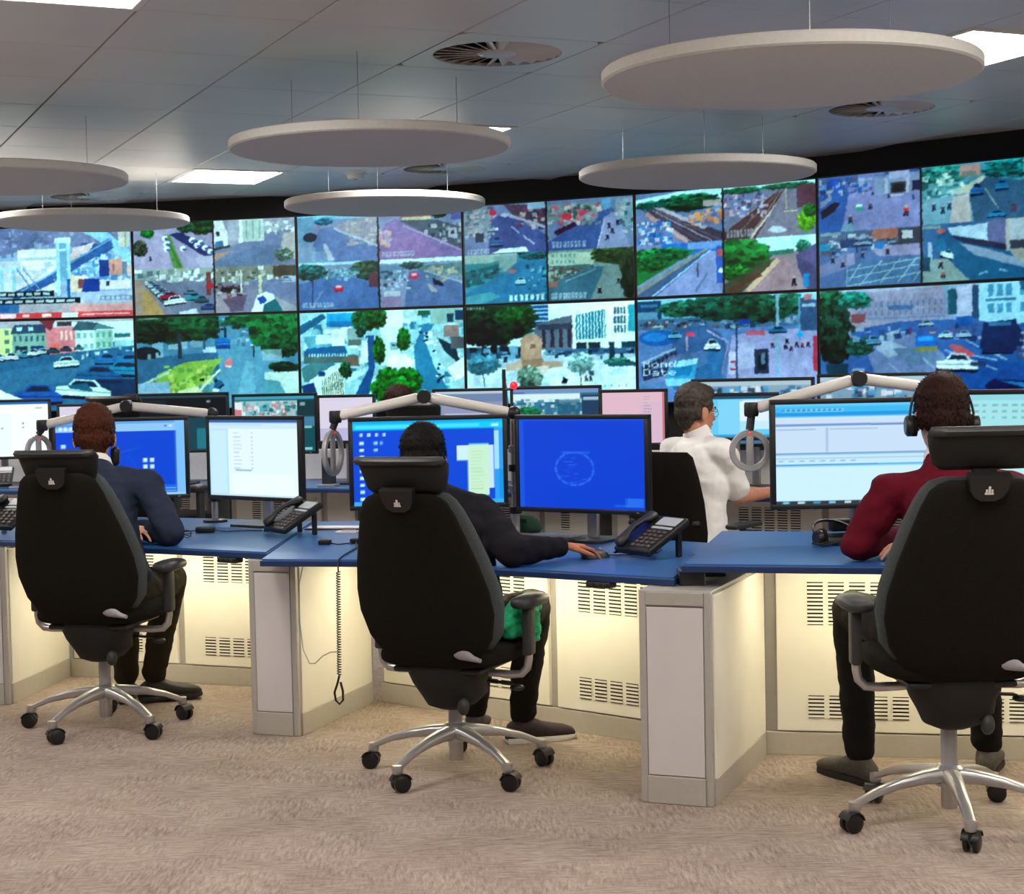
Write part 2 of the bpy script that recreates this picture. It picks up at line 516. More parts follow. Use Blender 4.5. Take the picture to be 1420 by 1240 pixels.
class Cv:
    """a small painter; coordinates 0..100 right and down inside the current sub-rectangle"""
    def __init__(s, w, h, bg='000000'):
        s.W, s.H = w, h
        s.a = np.ones((h, w, 3)) * rgb(bg)
        s.o = (0, 0, w, h)
    def sub(s, x0, y0, x1, y1):
        s.o = (x0 * s.W, y0 * s.H, (x1 - x0) * s.W, (y1 - y0) * s.H)
        return s
    def X(s, x): return s.o[0] + x * s.o[2] / 100
    def Y(s, y): return s.o[1] + y * s.o[3] / 100
    def lim(s, x0, y0, x1, y1):
        ax, ay, bx, by = s.o[0], s.o[1], s.o[0] + s.o[2], s.o[1] + s.o[3]
        return (int(max(round(x0), round(ax), 0)), int(max(round(y0), round(ay), 0)), int(min(round(x1), round(bx), s.W)), int(min(round(y1), round(by), s.H)))
    def R(s, x0, y0, x1, y1, c, al=1.0):
        i0, j0, i1, j1 = s.lim(s.X(x0), s.Y(y0), s.X(x1), s.Y(y1))
        if i1 > i0 and j1 > j0:
            s.a[j0:j1, i0:i1] = s.a[j0:j1, i0:i1] * (1 - al) + rgb(c) * al
        return s
    def G(s, y0, y1, c0, c1):
        i0, j0, i1, j1 = s.lim(s.X(0), s.Y(y0), s.X(100), s.Y(y1))
        if j1 > j0:
            t = np.linspace(0, 1, j1 - j0)[:, None, None]
            s.a[j0:j1, i0:i1] = rgb(c0) * (1 - t) + rgb(c1) * t
        return s
    def P(s, pts, c, al=1.0):
        p = np.array([(s.X(x), s.Y(y)) for x, y in pts])
        i0, j0, i1, j1 = s.lim(p[:, 0].min() - 1, p[:, 1].min() - 1, p[:, 0].max() + 1, p[:, 1].max() + 1)
        if i1 <= i0 or j1 <= j0:
            return s
        xx, yy = np.meshgrid(np.arange(i0, i1) + 0.5, np.arange(j0, j1) + 0.5)
        ins = np.zeros(xx.shape, bool)
        n = len(p)
        for k in range(n):
            x0, y0 = p[k]; x1, y1 = p[(k + 1) % n]
            if y0 == y1:
                continue
            cnd = ((y0 > yy) != (y1 > yy)) & (xx < (x1 - x0) * (yy - y0) / (y1 - y0) + x0)
            ins ^= cnd
        v = s.a[j0:j1, i0:i1]
        v[ins] = v[ins] * (1 - al) + rgb(c) * al
        return s
    def E(s, cx, cy, rx, ry, c, al=1.0):
        x, y = s.X(cx), s.Y(cy)
        a, b = rx * s.o[2] / 100, ry * s.o[3] / 100
        i0, j0, i1, j1 = s.lim(x - a - 1, y - b - 1, x + a + 1, y + b + 1)
        if i1 <= i0 or j1 <= j0:
            return s
        xx, yy = np.meshgrid(np.arange(i0, i1) + 0.5, np.arange(j0, j1) + 0.5)
        ins = ((xx - x) / max(a, .3)) ** 2 + ((yy - y) / max(b, .3)) ** 2 < 1
        v = s.a[j0:j1, i0:i1]
        v[ins] = v[ins] * (1 - al) + rgb(c) * al
        return s
    def L(s, x0, y0, x1, y1, w, c, al=1.0):
        a = np.array([s.X(x0), s.Y(y0)]); b = np.array([s.X(x1), s.Y(y1)])
        d = b - a
        n = np.array([-d[1], d[0]]) / max(np.hypot(*d), 1e-6) * w * s.o[2] / 200
        q = [a + n, b + n, b - n, a - n]
        o = s.o
        return s.P([((p[0] - o[0]) * 100 / o[2], (p[1] - o[1]) * 100 / o[3]) for p in q], c, al)
    def N(s, amt=0.05, cell=3, box=(0, 0, 100, 100)):
        i0, j0, i1, j1 = s.lim(s.X(box[0]), s.Y(box[1]), s.X(box[2]), s.Y(box[3]))
        if i1 <= i0 or j1 <= j0:
            return s
        amt *= 0.5
        h, w = j1 - j0, i1 - i0
        n = RNG.normal(0, amt, (h // cell + 1, w // cell + 1, 1)) + RNG.normal(0, amt * .35, (h // cell + 1, w // cell + 1, 3))
        n = np.kron(n, np.ones((cell, cell, 1)))[:h, :w]
        s.a[j0:j1, i0:i1] = np.clip(s.a[j0:j1, i0:i1] + n, 0, 1)
        return s
    def T(s, cx, cy, rx, ry, c='1c6a44', n=40, dark=0.5, lite=1.35):
        c = rgb(c)
        s.E(cx, cy, rx * .92, ry * .92, c * 0.72)
        for i in range(int(n * 2.6)):
            a, r = RNG.uniform(0, 2 * pi), sqrt(RNG.uniform(0, 1))
            shade = 1.0 - 0.28 * r * sin(a)                 # lit tops of the crowns in the picture
            k = RNG.uniform(dark, lite) * shade
            q = RNG.uniform(.05, .15)
            s.E(cx + rx * r * cos(a), cy + ry * r * sin(a), rx * q + .35, ry * q + .5, np.clip(c * k, 0, 1), .8)
        return s
    def CAR(s, cx, cy, w, h, c='e8f2f4', ang=0.0):
        c = rgb(c)
        def q(pts):
            ca, sa = cos(ang), sin(ang)
            k = s.o[2] / s.o[3]
            return [(cx + (x * ca - y * sa / k), cy + (x * sa * k + y * ca)) for x, y in pts]
        s.P(q([(-w * .52, h * .30), (w * .52, h * .30), (w * .48, h * .55), (-w * .48, h * .55)]), '0c1824', .8)
        s.P(q([(-w * .5, -h * .02), (-w * .3, -h * .1), (w * .34, -h * .1), (w * .5, h * .05), (w * .5, h * .38), (-w * .5, h * .38)]), c)
        s.P(q([(-w * .3, -h * .1), (-w * .18, -h * .46), (w * .2, -h * .46), (w * .34, -h * .1)]), c * .92)
        s.P(q([(-w * .24, -h * .12), (-w * .15, -h * .38), (w * .17, -h * .38), (w * .27, -h * .12)]), '1d3b52')
        s.P(q([(-w * .5, h * .1), (w * .5, h * .1), (w * .5, h * .16), (-w * .5, h * .16)]), c * .7)
        return s
    def BLD(s, x0, y0, x1, y1, c, nx=5, ny=3, wc='5b7890', roof=None):
        s.R(x0, y0, x1, y1, c)
        if roof:
            s.P([(x0 - 1, y0), (x0 + (x1 - x0) * .12, y0 - (y1 - y0) * .22), (x1 - (x1 - x0) * .12, y0 - (y1 - y0) * .22), (x1 + 1, y0)], roof)
        dx, dy = (x1 - x0) / nx, (y1 - y0) / ny
        for i in range(nx):
            for j in range(ny):
                s.R(x0 + dx * (i + .28), y0 + dy * (j + .22), x0 + dx * (i + .72), y0 + dy * (j + .72), wc)
        return s
    def MAN(s, x, y, h, c='26304a'):
        h *= 0.8
        s.E(x, y - h * .42, h * .09, h * .12, 'c0a090')
        s.P([(x - h * .13, y - h * .3), (x + h * .13, y - h * .3), (x + h * .1, y + .1 * h), (x - h * .1, y + .1 * h)], c)
        s.P([(x - h * .1, y + .08 * h), (x, y + .08 * h), (x - h * .04, y + h * .5), (x - h * .16, y + h * .5)], '1c2434')
        s.P([(x, y + .08 * h), (x + h * .1, y + .08 * h), (x + h * .17, y + h * .5), (x + h * .06, y + h * .5)], '1c2434')
        return s
    def CAP(s, x0, y0, x1, n=10, h=6, c='c8d4dc', al=.55):
        dx = (x1 - x0) / n
        for i in range(n):
            s.R(x0 + i * dx, y0, x0 + (i + RNG.uniform(.55, .85)) * dx, y0 + h, c, al)
            s.R(x0 + (i + .2) * dx, y0 + h * .3, x0 + (i + .5) * dx, y0 + h * .6, '40506a', al)
        return s
GLY = {'M': '10001 11011 10101 10101 10001 10001 10001', 'o': '00000 00000 01110 10001 10001 10001 01110', 'n': '00000 00000 10110 11001 10001 10001 10001',
       'd': '00001 00001 01101 10011 10001 10011 01101', 'D': '11110 10001 10001 10001 10001 10001 11110', 'a': '00000 00000 01110 00001 01111 10001 01111',
       't': '01000 01000 11110 01000 01000 01001 00110', 'e': '00000 00000 01110 10001 11111 10000 01110'}
def text(c, s, x, y, px, py, col='d8e6ee'):
    for ch in s:
        for j, row in enumerate(GLY[ch].split()):
            for i, b in enumerate(row):
                if b == '1':
                    c.R(x + i * px, y + j * py, x + (i + 1) * px, y + (j + 1) * py, col, .9)
        x += 6.2 * px

def speck(c, n, box, cols, s=(.4, 1.4)):
    for i in range(n):
        x, y = RNG.uniform(box[0], box[2]), RNG.uniform(box[1], box[3])
        w, h = RNG.uniform(*s), RNG.uniform(*s) * 1.4
        c.R(x, y, x + w, y + h, cols[RNG.integers(len(cols))], .8)

# ---- the big pictures
def pic_bridge(c):
    c.R(0, 0, 100, 100, '9fb4cc')
    c.P([(0, 0), (55, 0), (52, 18), (20, 30), (0, 36)], '7d83a4')
    c.P([(40, 0), (92, 0), (94, 22), (70, 25), (48, 16)], '8a8fae')
    speck(c, 120, (10, 0, 95, 30), ['6f7aa0', '9aa4c4', '8890b4', 'a8b4cc'], (1, 4))
    c.P([(62, 0), (70, 0), (86, 8), (100, 30), (100, 48), (88, 26), (76, 12)], 'a4d2ea')
    c.P([(70, 18), (90, 24), (74, 42), (62, 44)], '3f6a9c')
    c.R(16, 36, 54, 72, 'd9dee6')
    c.R(30, 24, 54, 46, 'eef2f4'); c.R(30, 33, 54, 36, 'c4d4dc'); c.R(17, 36, 32, 44, 'c8d0e0')
    speck(c, 60, (16, 36, 54, 72), ['f4eee8', 'c2d6e2', 'dcd4d8', 'b0c8d8'], (1.5, 5))
    c.P([(64, 24), (78, 18), (72, 34), (62, 38)], 'ead8da')
    speck(c, 110, (62, 30, 100, 60), ['a8d8ec', 'e6f0f4', '7ab0d0', '5f90c0', 'd8e8ee'], (1.5, 5))
    c.L(26, 76, 52, 56, 5, '46689c'); c.L(52, 56, 88, 18, 5, '4f74a8'); c.L(28, 73, 88, 15, 1, '86b0d4')
    c.R(92, 0, 99, 24, 'd8d8cc'); c.R(96, 0, 97, 24, 'b4b8b0')
    c.R(86, 37, 94, 54, 'd9a79a'); c.R(88, 42, 89.5, 50, 'b07a74'); c.R(94, 40, 97, 54, '7c8ca4'); c.R(97, 44, 100, 56, 'd8c0bc')
    c.R(80, 38, 86, 56, '2f4f8c')
    for x in (54.0, 60.5):
        c.R(x, 14, x + 2, 76, 'b8e2f0')
    c.R(53, 12, 63, 18, 'd6eef4'); c.R(56, 18, 60.5, 60, '88b4d0'); c.R(56, 24, 60, 27, 'cfe8f0')
    for x in (19, 26.5):
        c.R(x, 42, x + 2, 76, 'a4d0e4')
    c.R(18, 41, 29.5, 46, 'c8e2ee'); c.R(21, 46, 26.5, 72, 'd4dcea'); c.L(29, 44, 40, 72, .8, '7088a8'); c.L(33, 44, 44, 70, .8, '8aa0c0')
    c.R(78, 60, 99, 70, 'e2dee6'); c.R(84, 61, 86, 66, '404858'); c.R(62, 54, 72, 72, 'e6d6c4'); c.R(67, 58, 71, 68, '8a5a62')
    c.P([(71, 58), (80, 58), (80, 74), (68, 78)], '1f4c92'); c.R(60, 58, 62, 84, '2f6ca4')
    c.R(16, 80, 40, 100, '4f80ac'); c.P([(58, 82), (72, 78), (66, 96), (52, 96)], '28508c')
    c.R(66, 72, 100, 84, 'b8c4da'); c.R(80, 77, 100, 82, '8898b4')
    for i in range(6):
        c.R(81 + i * 3, 78, 83 + i * 3, 81, 'b8c8d0')
    c.R(30, 84, 100, 94, 'c4b4bc'); c.R(34, 86, 56, 92, 'b0b0b8'); c.R(16, 82, 24, 92, '2c6ca0'); c.R(62, 86, 100, 94, 'd9a4a4')
    c.R(0, 70, 52, 76, '1c2a34'); c.R(0, 78, 68, 84, '1c2a34')
    for i in range(9):
        c.R(2 + i * 5.4, 71.5, 6 + i * 5.4, 74.5, 'b6c8c8')
    for i in range(10):
        c.R(2 + i * 6.4, 79.5, 7 + i * 6.4, 82.5, 'b6c8c8')
    c.R(0, 93.5, 100, 100, 'd95a5e'); c.R(18, 94, 28, 99, 'f0d8dc'); c.R(32, 95, 36, 98, 'f0c8c8'); c.R(44, 95, 50, 98, 'f4dcdc'); c.R(56, 94, 66, 100, 'dfe4ea')
    c.R(68, 96, 98, 97.4, 'f4c4c4'); c.N(.03, 2)

def pic_carpark(c):
    c.G(0, 100, '5f8ca6', '2f5f86')
    c.R(0, 0, 100, 8, 'b9b6c0')
    c.R(60, 3, 100, 26, 'dcf4f2'); c.R(46, 2, 62, 10, 'c8dce0')
    c.BLD(0, 8, 25, 38, 'd6e4a6', 4, 3, '6a8a80')
    c.BLD(25, 14, 46, 38, '8fb2a6', 6, 2, '4c6f7c'); c.P([(24, 14), (27, 4), (44, 4), (49, 14)], '43586e'); c.R(28, 7, 31, 11, 'b8dcec'); c.R(35, 7, 38, 11, 'b8dcec')
    c.R(27, 28, 34, 32, '2d4450'); c.R(36, 28, 44, 31, '1f4c7c')
    c.R(46, 8, 64, 38, 'dc9096'); c.P([(46, 8), (42, 0), (52, 0), (49, 12)], '8c4450'); c.R(49, 26, 54, 37, 'f08470'); c.R(53, 2, 62, 7, '54464c')
    for x in (55, 58, 61):
        c.R(x, 12, x + 1.2, 22, 'f0d4c4')
    c.BLD(64, 12, 76, 36, 'cfe8e6', 3, 2, '8fb8b4'); c.P([(62, 12), (66, 2), (78, 4), (77, 12)], '4f6a74')
    c.BLD(76, 12, 87, 34, 'a8cfc2', 3, 2, '6fa498'); c.P([(75, 11), (78, 4), (89, 11)], '6a8f94')
    c.R(88, 16, 98, 21, '4a7f88'); c.R(88, 24, 100, 30, 'a8d6dc'); c.R(86, 30, 100, 36, '7ab4c0')
    c.P([(0, 46), (60, 36), (100, 30), (100, 100), (0, 100)], '3f7292')
    c.P([(0, 60), (60, 45), (100, 40), (100, 62), (50, 70), (0, 86)], '5282a0', .6)
    speck(c, 30, (60, 30, 100, 44), ['a8ccd8', '2c5870', '6a9cb0', 'd8e8ec'], (1, 3))
    for i, (x, y, w, col) in enumerate([(16, 40, 9, 'cfe0e6'), (24, 39, 10, 'd8e0ea'), (33, 37, 9, '5c98ac'), (38, 35, 8, 'dfeeee'), (44, 34, 8, 'cfe0e2'), (50, 33, 8, '3a5a6a'), (58, 31.5, 7, '4c5864'), (66, 30.5, 6, '6a8490')]):
        c.CAR(x, y, w, 9 - i * .5, col)
    c.CAR(58, 46, 16, 13, 'cfe8e2', -0.06); c.R(52, 49, 54, 51, 'f4fcf4')
    c.CAR(83, 44, 15, 12, '2f78a8'); c.CAR(97, 46, 18, 14, '2580b0'); c.CAR(94, 55, 30, 17, '1f8cae', .05); c.CAR(78, 60, 28, 18, '246a94', .06)
    c.P([(70, 66), (100, 66), (100, 90), (80, 92)], '1a3c58', .8)
    c.CAR(68, 76, 34, 22, 'd4f2f0', .08); c.P([(58, 72), (70, 70), (74, 80), (60, 76)], '1f6a80')
    c.CAR(40, 81, 30, 22, '2468ac', .02)
    c.P([(0, 74), (14, 74), (32, 88), (40, 100), (0, 100)], 'f2fafa')
    c.N(.02, 2)

def pic_park(c):
    c.R(0, 0, 100, 100, '5f8ca4')
    c.P([(0, 45), (55, 38), (60, 60), (0, 80)], '46708c')
    c.P([(50, 30), (70, 22), (80, 30), (100, 60), (100, 100), (36, 100), (52, 62)], '6d9db4')
    c.P([(60, 100), (68, 50), (72, 50), (74, 100)], '7cacc0')
    c.P([(13, 62), (30, 50), (54, 46), (40, 74), (28, 86), (10, 74)], '8fb35c'); c.P([(20, 74), (38, 68), (34, 86), (22, 86)], 'b4c878')
    speck(c, 60, (16, 52, 46, 80), ['a4c468', '7aa44c', 'c0d07c', '6a9450'], (1.5, 4))
    c.L(0, 76, 20, 60, 1.6, 'b4ccb4'); c.L(52, 58, 36, 86, 1.6, 'c8dcc4')
    c.P([(0, 72), (20, 70), (21, 86), (0, 86)], '98b8cc'); c.P([(26, 80), (38, 76), (42, 86), (24, 88)], 'cfdcb0')
    c.R(20, 25, 32, 35, '9cb8c8'); c.R(34, 27, 41, 34, '86a4b4'); c.R(10, 24, 17, 44, '88b0c0'); c.R(42, 34, 50, 40, 'b8ccd8')
    c.T(22, 8, 34, 20, '17543a', 110); c.T(8, 16, 14, 12, '143c2c', 40); c.T(40, 14, 14, 12, '1a5a3c', 40)
    c.R(52, 0, 62, 14, '5f90a8'); c.R(54, 4, 64, 9, 'a8cce0'); c.R(52, 9, 60, 12, '486a80')
    c.E(6, 39, 9, 7, '25343a'); c.R(12, 38, 14, 44, '9cb0b8'); c.R(7, 40, 9, 46, '7c9098')
    c.R(26, 18, 28.5, 46, '3f4a54'); c.R(42, 20, 43, 36, '3c5058'); c.R(55, 12, 56.3, 28, '28404a')
    c.E(54, 28, 5, 4, '1a74b0'); c.R(49.5, 29, 58.5, 36, '14508a'); c.R(50, 30, 58, 31.5, '2f94c8')
    c.R(71, 11, 75.5, 32, '2aa0dc'); c.R(71, 32, 75.5, 34, 'd8e8f0'); c.R(72.4, 34, 73.6, 46, '264656')
    speck(c, 60, (58, 16, 90, 34), ['a8c4d0', '4c7488', 'd0dce0', '688ca0'], (1, 3))
    c.T(72, 6, 18, 9, '1a6a48', 40); c.T(88, 16, 17, 26, '187044', 110); c.T(92, 38, 9, 8, '12482f', 30)
    c.R(78, 38, 90, 50, 'a4bcc4', .7); c.T(91, 57, 9, 6, '0f4030', 30); c.P([(79, 62), (100, 62), (100, 86), (92, 86), (88, 72), (79, 70)], 'c4dcd4'); c.P([(79, 70), (88, 72), (92, 88), (79, 88)], '6aa0ac')
    c.CAR(50, 73, 6, 12, '1f6a88', -.6); c.R(47, 79, 51, 82, 'dfeef0')
    c.P([(55, 48), (59, 46), (60, 54), (55, 56)], 'd88c94'); c.R(55.5, 54, 59, 56, 'eedcdc'); c.E(40.5, 69, 1.4, 1.6, '1c2a2c')
    c.R(1, 1, 14, 2.2, 'a4b8a4', .7); c.N(.018, 2)

def pic_city(c):
    c.R(0, 0, 100, 100, 'a6d4da')
    speck(c, 200, (0, 0, 100, 100), ['e4f6f4', '5f9cb0', '2f6a88', 'c4e8ea', '86bcc8', 'f2fcfa'], (2, 6))
    c.R(17, 2, 34, 16, '28a8d8'); c.R(17, 10, 34, 16, '1684b8'); c.P([(0, 14), (14, 2), (17, 6), (0, 24)], '2c6c8c')
    c.P([(2, 26), (26, 22), (30, 34), (6, 42)], '6ca8b8'); c.R(20, 18, 28, 36, 'e8f4f0'); c.R(10, 24, 20, 34, 'd2e8e6'); c.R(30, 18, 38, 30, '9cb4b4'); c.R(30, 30, 38, 36, '6c7874')
    c.P([(4, 38), (28, 36), (30, 46), (2, 48)], '1f6a94'); c.R(2, 46, 34, 54, '5c7474')
    for i in range(14):
        c.R(5 + i * 1.8, 44, 6 + i * 1.8, 47, 'b4d4d8')
    c.P([(26, 50), (36, 46), (37, 58), (28, 58)], '7c6c62')
    c.P([(6, 70), (24, 54), (27, 56), (27, 72), (17, 90), (12, 90), (4, 78)], 'd6efea')
    for i in range(11):
        x = 13.5 + i * 1.25
        c.P([(x, 72 - i * 1.3), (x + .55, 71.6 - i * 1.3), (x + .2, 100), (x - .4, 100)], '44685c')
        c.P([(x + .6, 72 - i * 1.3), (x + 1.15, 71.6 - i * 1.3), (x + .8, 100), (x + .2, 100)], 'f0fae8')
    c.P([(0, 60), (6, 54), (20, 54), (8, 70), (2, 74)], '58868c'); c.R(11, 63, 15, 68, '134a78'); c.P([(0, 78), (8, 74), (10, 86), (2, 92)], '1c4c78')
    c.P([(41, 26), (46, 26), (46, 60), (42, 90), (34, 100), (30, 100), (42, 62)], '1f5f8e')
    c.P([(30, 66), (40, 60), (40, 66), (28, 76)], 'c6e8ea'); c.P([(38, 40), (42, 28), (42, 54), (37, 56)], 'dcf2f0')
    c.R(53, 0, 64, 18, 'e8f6f4'); c.R(50, 18, 62, 58, 'd9f2f0'); c.R(56, 34, 60, 42, '8fb4bc'); c.R(57, 36, 59, 38, '2f4850'); c.P([(54, 50), (64, 46), (70, 54), (68, 62), (54, 60)], 'eefaf4'); c.R(64, 0, 75, 10, 'b8d8d8')
    c.P([(76, 16), (84, 14), (76, 30), (82, 60), (92, 90), (90, 100), (72, 100), (70, 40)], '3f86a6')
    c.P([(84, 22), (90, 30), (100, 62), (100, 92), (84, 50), (82, 28)], 'a4c8cc'); c.P([(84, 30), (95, 40), (98, 60), (88, 44)], '20404e')
    for i in range(26):
        t = RNG.uniform(0, 1)
        c.E(74 + 8 * sin(t * 3) + t * 8 + RNG.uniform(-3, 5), 22 + t * 72, 1, 1.2, ['e8f6f6', '12406a', 'cfe4ea', '0d2c48'][RNG.integers(4)])
    c.R(80, 0, 100, 16, '9cbcb8'); c.R(90, 6, 94, 15, '2f4f60'); c.R(95, 3, 100, 13, '23506c'); c.R(88, 18, 97, 30, '9a8682'); c.R(92, 30, 100, 42, '6a6a70')
    c.P([(90, 62), (100, 50), (100, 70), (94, 76)], 'e8f8f4')
    c.T(40, 10, 7, 12, '17603c', 40); c.T(48, 8, 6, 11, '106434', 40); c.T(38, 22, 3, 6, '206050', 14)
    c.T(49, 42, 3.6, 14, '0c6a2c', 40); c.T(64, 32, 4, 12, '0f6c30', 40); c.T(28, 62, 3.6, 9, '155a3c', 24)
    c.T(55, 74, 8, 13, '0b6a2a', 60); c.T(66, 74, 8, 13, '0b6a2a', 60); c.T(50, 84, 7, 12, '0f7430', 40); c.T(60, 84, 12, 14, '117a34', 60)
    c.R(73, 2, 80, 7, '2c6a58'); c.N(.02, 2)

def pic_plaza(c):
    c.G(0, 50, 'e6faf4', 'd0ecf0'); c.R(0, 48, 100, 100, 'cfe6ee'); c.P([(0, 60), (50, 50), (100, 50), (100, 56), (0, 66)], 'b4ccd8')
    speck(c, 70, (0, 60, 100, 98), ['d9eef4', 'c4dce8', 'b8d4e2', 'e4f4f8'], (5, 14))
    c.R(38, 0, 50, 24, '2f5f8c')
    for j in range(6):
        c.R(38, j * 4, 50, j * 4 + 1.6, 'a8cfe4')
    c.P([(42, 20), (64, 12), (65, 46), (40, 46)], '6c7684'); c.P([(43, 21), (64, 20), (64, 26), (44, 26)], '4a5060')
    for x in (46, 51, 56, 61):
        c.R(x, 26, x + 2.2, 44, '463c4c')
    c.R(64, 8, 100, 50, 'e2f0e6'); c.P([(64, 12), (82, 4), (100, 0), (100, 14)], 'eef6ec')
    c.P([(66, 12), (83, 8), (83, 36), (66, 37)], '2f7f94')
    for i in range(9):
        c.R(67 + i * 1.85, 9, 67.7 + i * 1.85, 37, 'cfe8e8')
    for j in range(3):
        for i in range(4):
            c.R(88 + i * 1.8, 6 + j * 9, 89.2 + i * 1.8, 13 + j * 9, '44687c')
    c.R(66, 40, 80, 50, '2a4450'); c.R(72, 40, 73, 50, 'd0d8cc'); c.R(82, 40, 84, 52, 'e8eee4'); c.R(92, 40, 100, 52, '2c4e60'); c.R(96, 4, 100, 30, '3fa4b8')
    c.R(0, 42, 40, 54, '385a70'); speck(c, 40, (0, 40, 40, 52), ['86b4cc', '1a2c38', '4c7c94'], (1.5, 5))
    c.R(48, 46, 100, 52, '4c708c'); speck(c, 40, (44, 46, 100, 52), ['2c4860', '7ca0b4', '1c3040'], (1, 4))
    c.T(18, 16, 24, 22, '1c4c34', 150, .35, 1.3); c.T(10, 26, 14, 14, '182e2a', 60); c.T(30, 8, 12, 12, '1d6238', 50); c.R(15, 34, 19, 48, '1c2a2e')
    c.P([(33, 36), (36, 31), (43, 31), (46, 36), (45.5, 58), (33, 58)], 'b89a86'); c.P([(36, 31), (39.5, 28), (43, 31)], '9a9a9c'); c.P([(32, 56), (46, 54), (48, 64), (32, 66)], 'a08672'); c.R(36, 38, 41, 50, 'c4a890'); c.R(39, 40, 42, 44, '8a6c5c')
    c.P([(24, 60), (34, 56), (34, 66), (24, 66)], 'c8b4a4'); c.P([(46, 58), (58, 58), (58, 63), (46, 66)], 'b8a090'); c.P([(30, 64), (50, 62), (48, 70), (32, 72)], 'd4ccc4')
    c.T(10, 60, 10, 10, '4f8090', 40, .8, 1.3); c.L(10, 66, 11, 82, .8, '48646c'); c.T(68, 60, 8, 10, '7fa0a0', 40, .8, 1.4); c.L(68, 62, 68.5, 86, .7, '56746c')
    c.T(38, 74, 7, 12, '688074', 60, .6, 1.5); c.R(37, 78, 41, 86, '3a4a44'); c.P([(85, 40), (88, 40), (88, 62), (85, 62)], '2c4450'); c.T(90, 60, 8, 4, '3f7c70', 30); c.R(84, 60, 100, 64, '36606a')
    c.MAN(58.5, 76, 7, '141c2c'); c.P([(58, 74), (61, 76), (60, 80), (57, 80)], '10182a')
    c.MAN(71.5, 75, 8, '8c3a36'); c.MAN(74, 75, 8, '2f4a5c'); c.R(73, 68, 76, 72, '486470')
    for x in (82, 86, 90, 94):
        c.R(x, 82, x + .6, 84, '5c8088')
    c.L(22.5, 68, 24, 100, 2.2, '1d3440')
    c.R(0, 0, 40, 2, '30443c', .6); c.CAP(1, 1, 12, 6, 2.4); c.N(.015, 2)

def pic_roundabout(c):
    c.G(0, 30, '9cccdc', '6fa6c8'); c.R(0, 26, 100, 100, '6a86b2')
    c.R(0, 2, 14, 24, '244e70'); c.R(2, 6, 12, 9, '4c7c98'); c.R(0, 14, 12, 22, '6c94ac')
    c.R(0, 22, 100, 34, '5a7894'); speck(c, 90, (0, 22, 100, 34), ['a8bccc', '384c64', 'c8b8b8', '2c3c50', '7c9cb4', '6a5a60'], (1, 4))
    c.T(26, 12, 13, 9, '2a6a58', 50); c.T(48, 12, 18, 14, '1f5a4c', 90, .4, 1.3); c.T(68, 14, 18, 15, '275a48', 90, .4, 1.3); c.T(84, 12, 10, 11, '2f6654', 50)
    c.P([(20, 34), (40, 30), (48, 40), (52, 60), (46, 100), (20, 100)], '4f6c94'); c.P([(36, 58), (50, 58), (48, 100), (34, 100)], '3f7ca8', .6)
    c.P([(54, 42), (100, 36), (100, 100), (50, 100)], 'a4a4c8'); c.P([(56, 52), (66, 50), (68, 76), (56, 80)], 'b4b4d2')
    c.E(12, 43, 11, 9, '2468a4'); c.E(10, 42, 7, 5, '3a88c4'); c.CAR(22, 40, 8, 8, '78b4cc'); c.CAR(12, 30, 6, 5, 'b8ccd8')
    c.R(28, 38, 33, 42, 'd05870'); c.R(28, 42, 29.2, 58, 'b0a0b8'); c.L(40, 36, 52, 50, .7, 'b8b0c8'); c.L(52, 50, 48, 84, .7, 'a48ca4')
    c.CAR(43, 52, 9, 13, 'e4eef2'); c.R(39, 54, 47, 57, 'd8e4ec'); c.R(41, 56, 45, 58, '39506c')
    c.P([(2, 74), (20, 58), (24, 62), (8, 82), (2, 86)], '4c5468'); c.L(2, 70, 22, 55, 1, '9cb0c0')
    for i in range(8):
        c.R(4 + i * 2.5, 72 - i * 2, 5 + i * 2.5, 78 - i * 2, '23304a')
    c.P([(2, 84), (20, 62), (40, 58), (40, 72), (20, 90), (2, 96)], '7f8cae', .5)
    c.P([(18, 78), (24, 68), (35, 66), (34, 76), (32, 94), (16, 96)], '4c9cc0'); c.P([(24, 68), (35, 66), (34, 72), (22, 76)], 'a8d8e8'); c.P([(19, 76), (32, 74), (30, 84), (18, 86)], '2b7ca4'); c.R(16, 88, 32, 96, '8cc4dc')
    c.P([(3, 80), (18, 74), (16, 84), (3, 90)], '2c3450', .8)
    c.R(52, 60, 57, 84, 'c8c0d8'); c.R(53, 70, 57, 72, 'a04858'); c.R(53, 78, 57, 80, 'a04858'); c.R(56, 30, 57, 90, '3c5478')
    c.R(66, 58, 74, 84, '3c4458'); c.R(68, 64, 73, 80, '20303c'); c.R(70, 62, 72, 74, '6c8494')
    c.R(78.2, 0, 79.8, 96, '8cb0c4'); c.R(90, 4, 91, 50, '6c98b4')
    for x, y, col in [(83, 56, '3c2c54'), (86, 58, '7c2c54'), (89, 54, '26304a'), (92, 55, 'b03c50'), (95, 54, '44304c'), (76, 54, '2c3c54'), (84, 50, '2c3454')]:
        c.MAN(x, y, 8, col)
    c.R(97.6, 46, 100, 82, 'b04860'); c.R(58, 26, 64, 31, '1f4c94'); c.R(62, 38, 72, 43, 'b86a7c'); c.CAR(79, 38, 10, 7, '36789c'); c.R(91, 8, 100, 40, '4c6484'); c.R(92, 12, 99, 15, 'a4bccc'); c.R(93, 2, 97, 8, 'b87c84'); c.E(91, 44, 2, 2.4, '2ca4dc')
    text(c, 'Mond', 3, 68, .8, 1.05); text(c, 'Date', 3, 77, .8, 1.05); c.N(.018, 2)

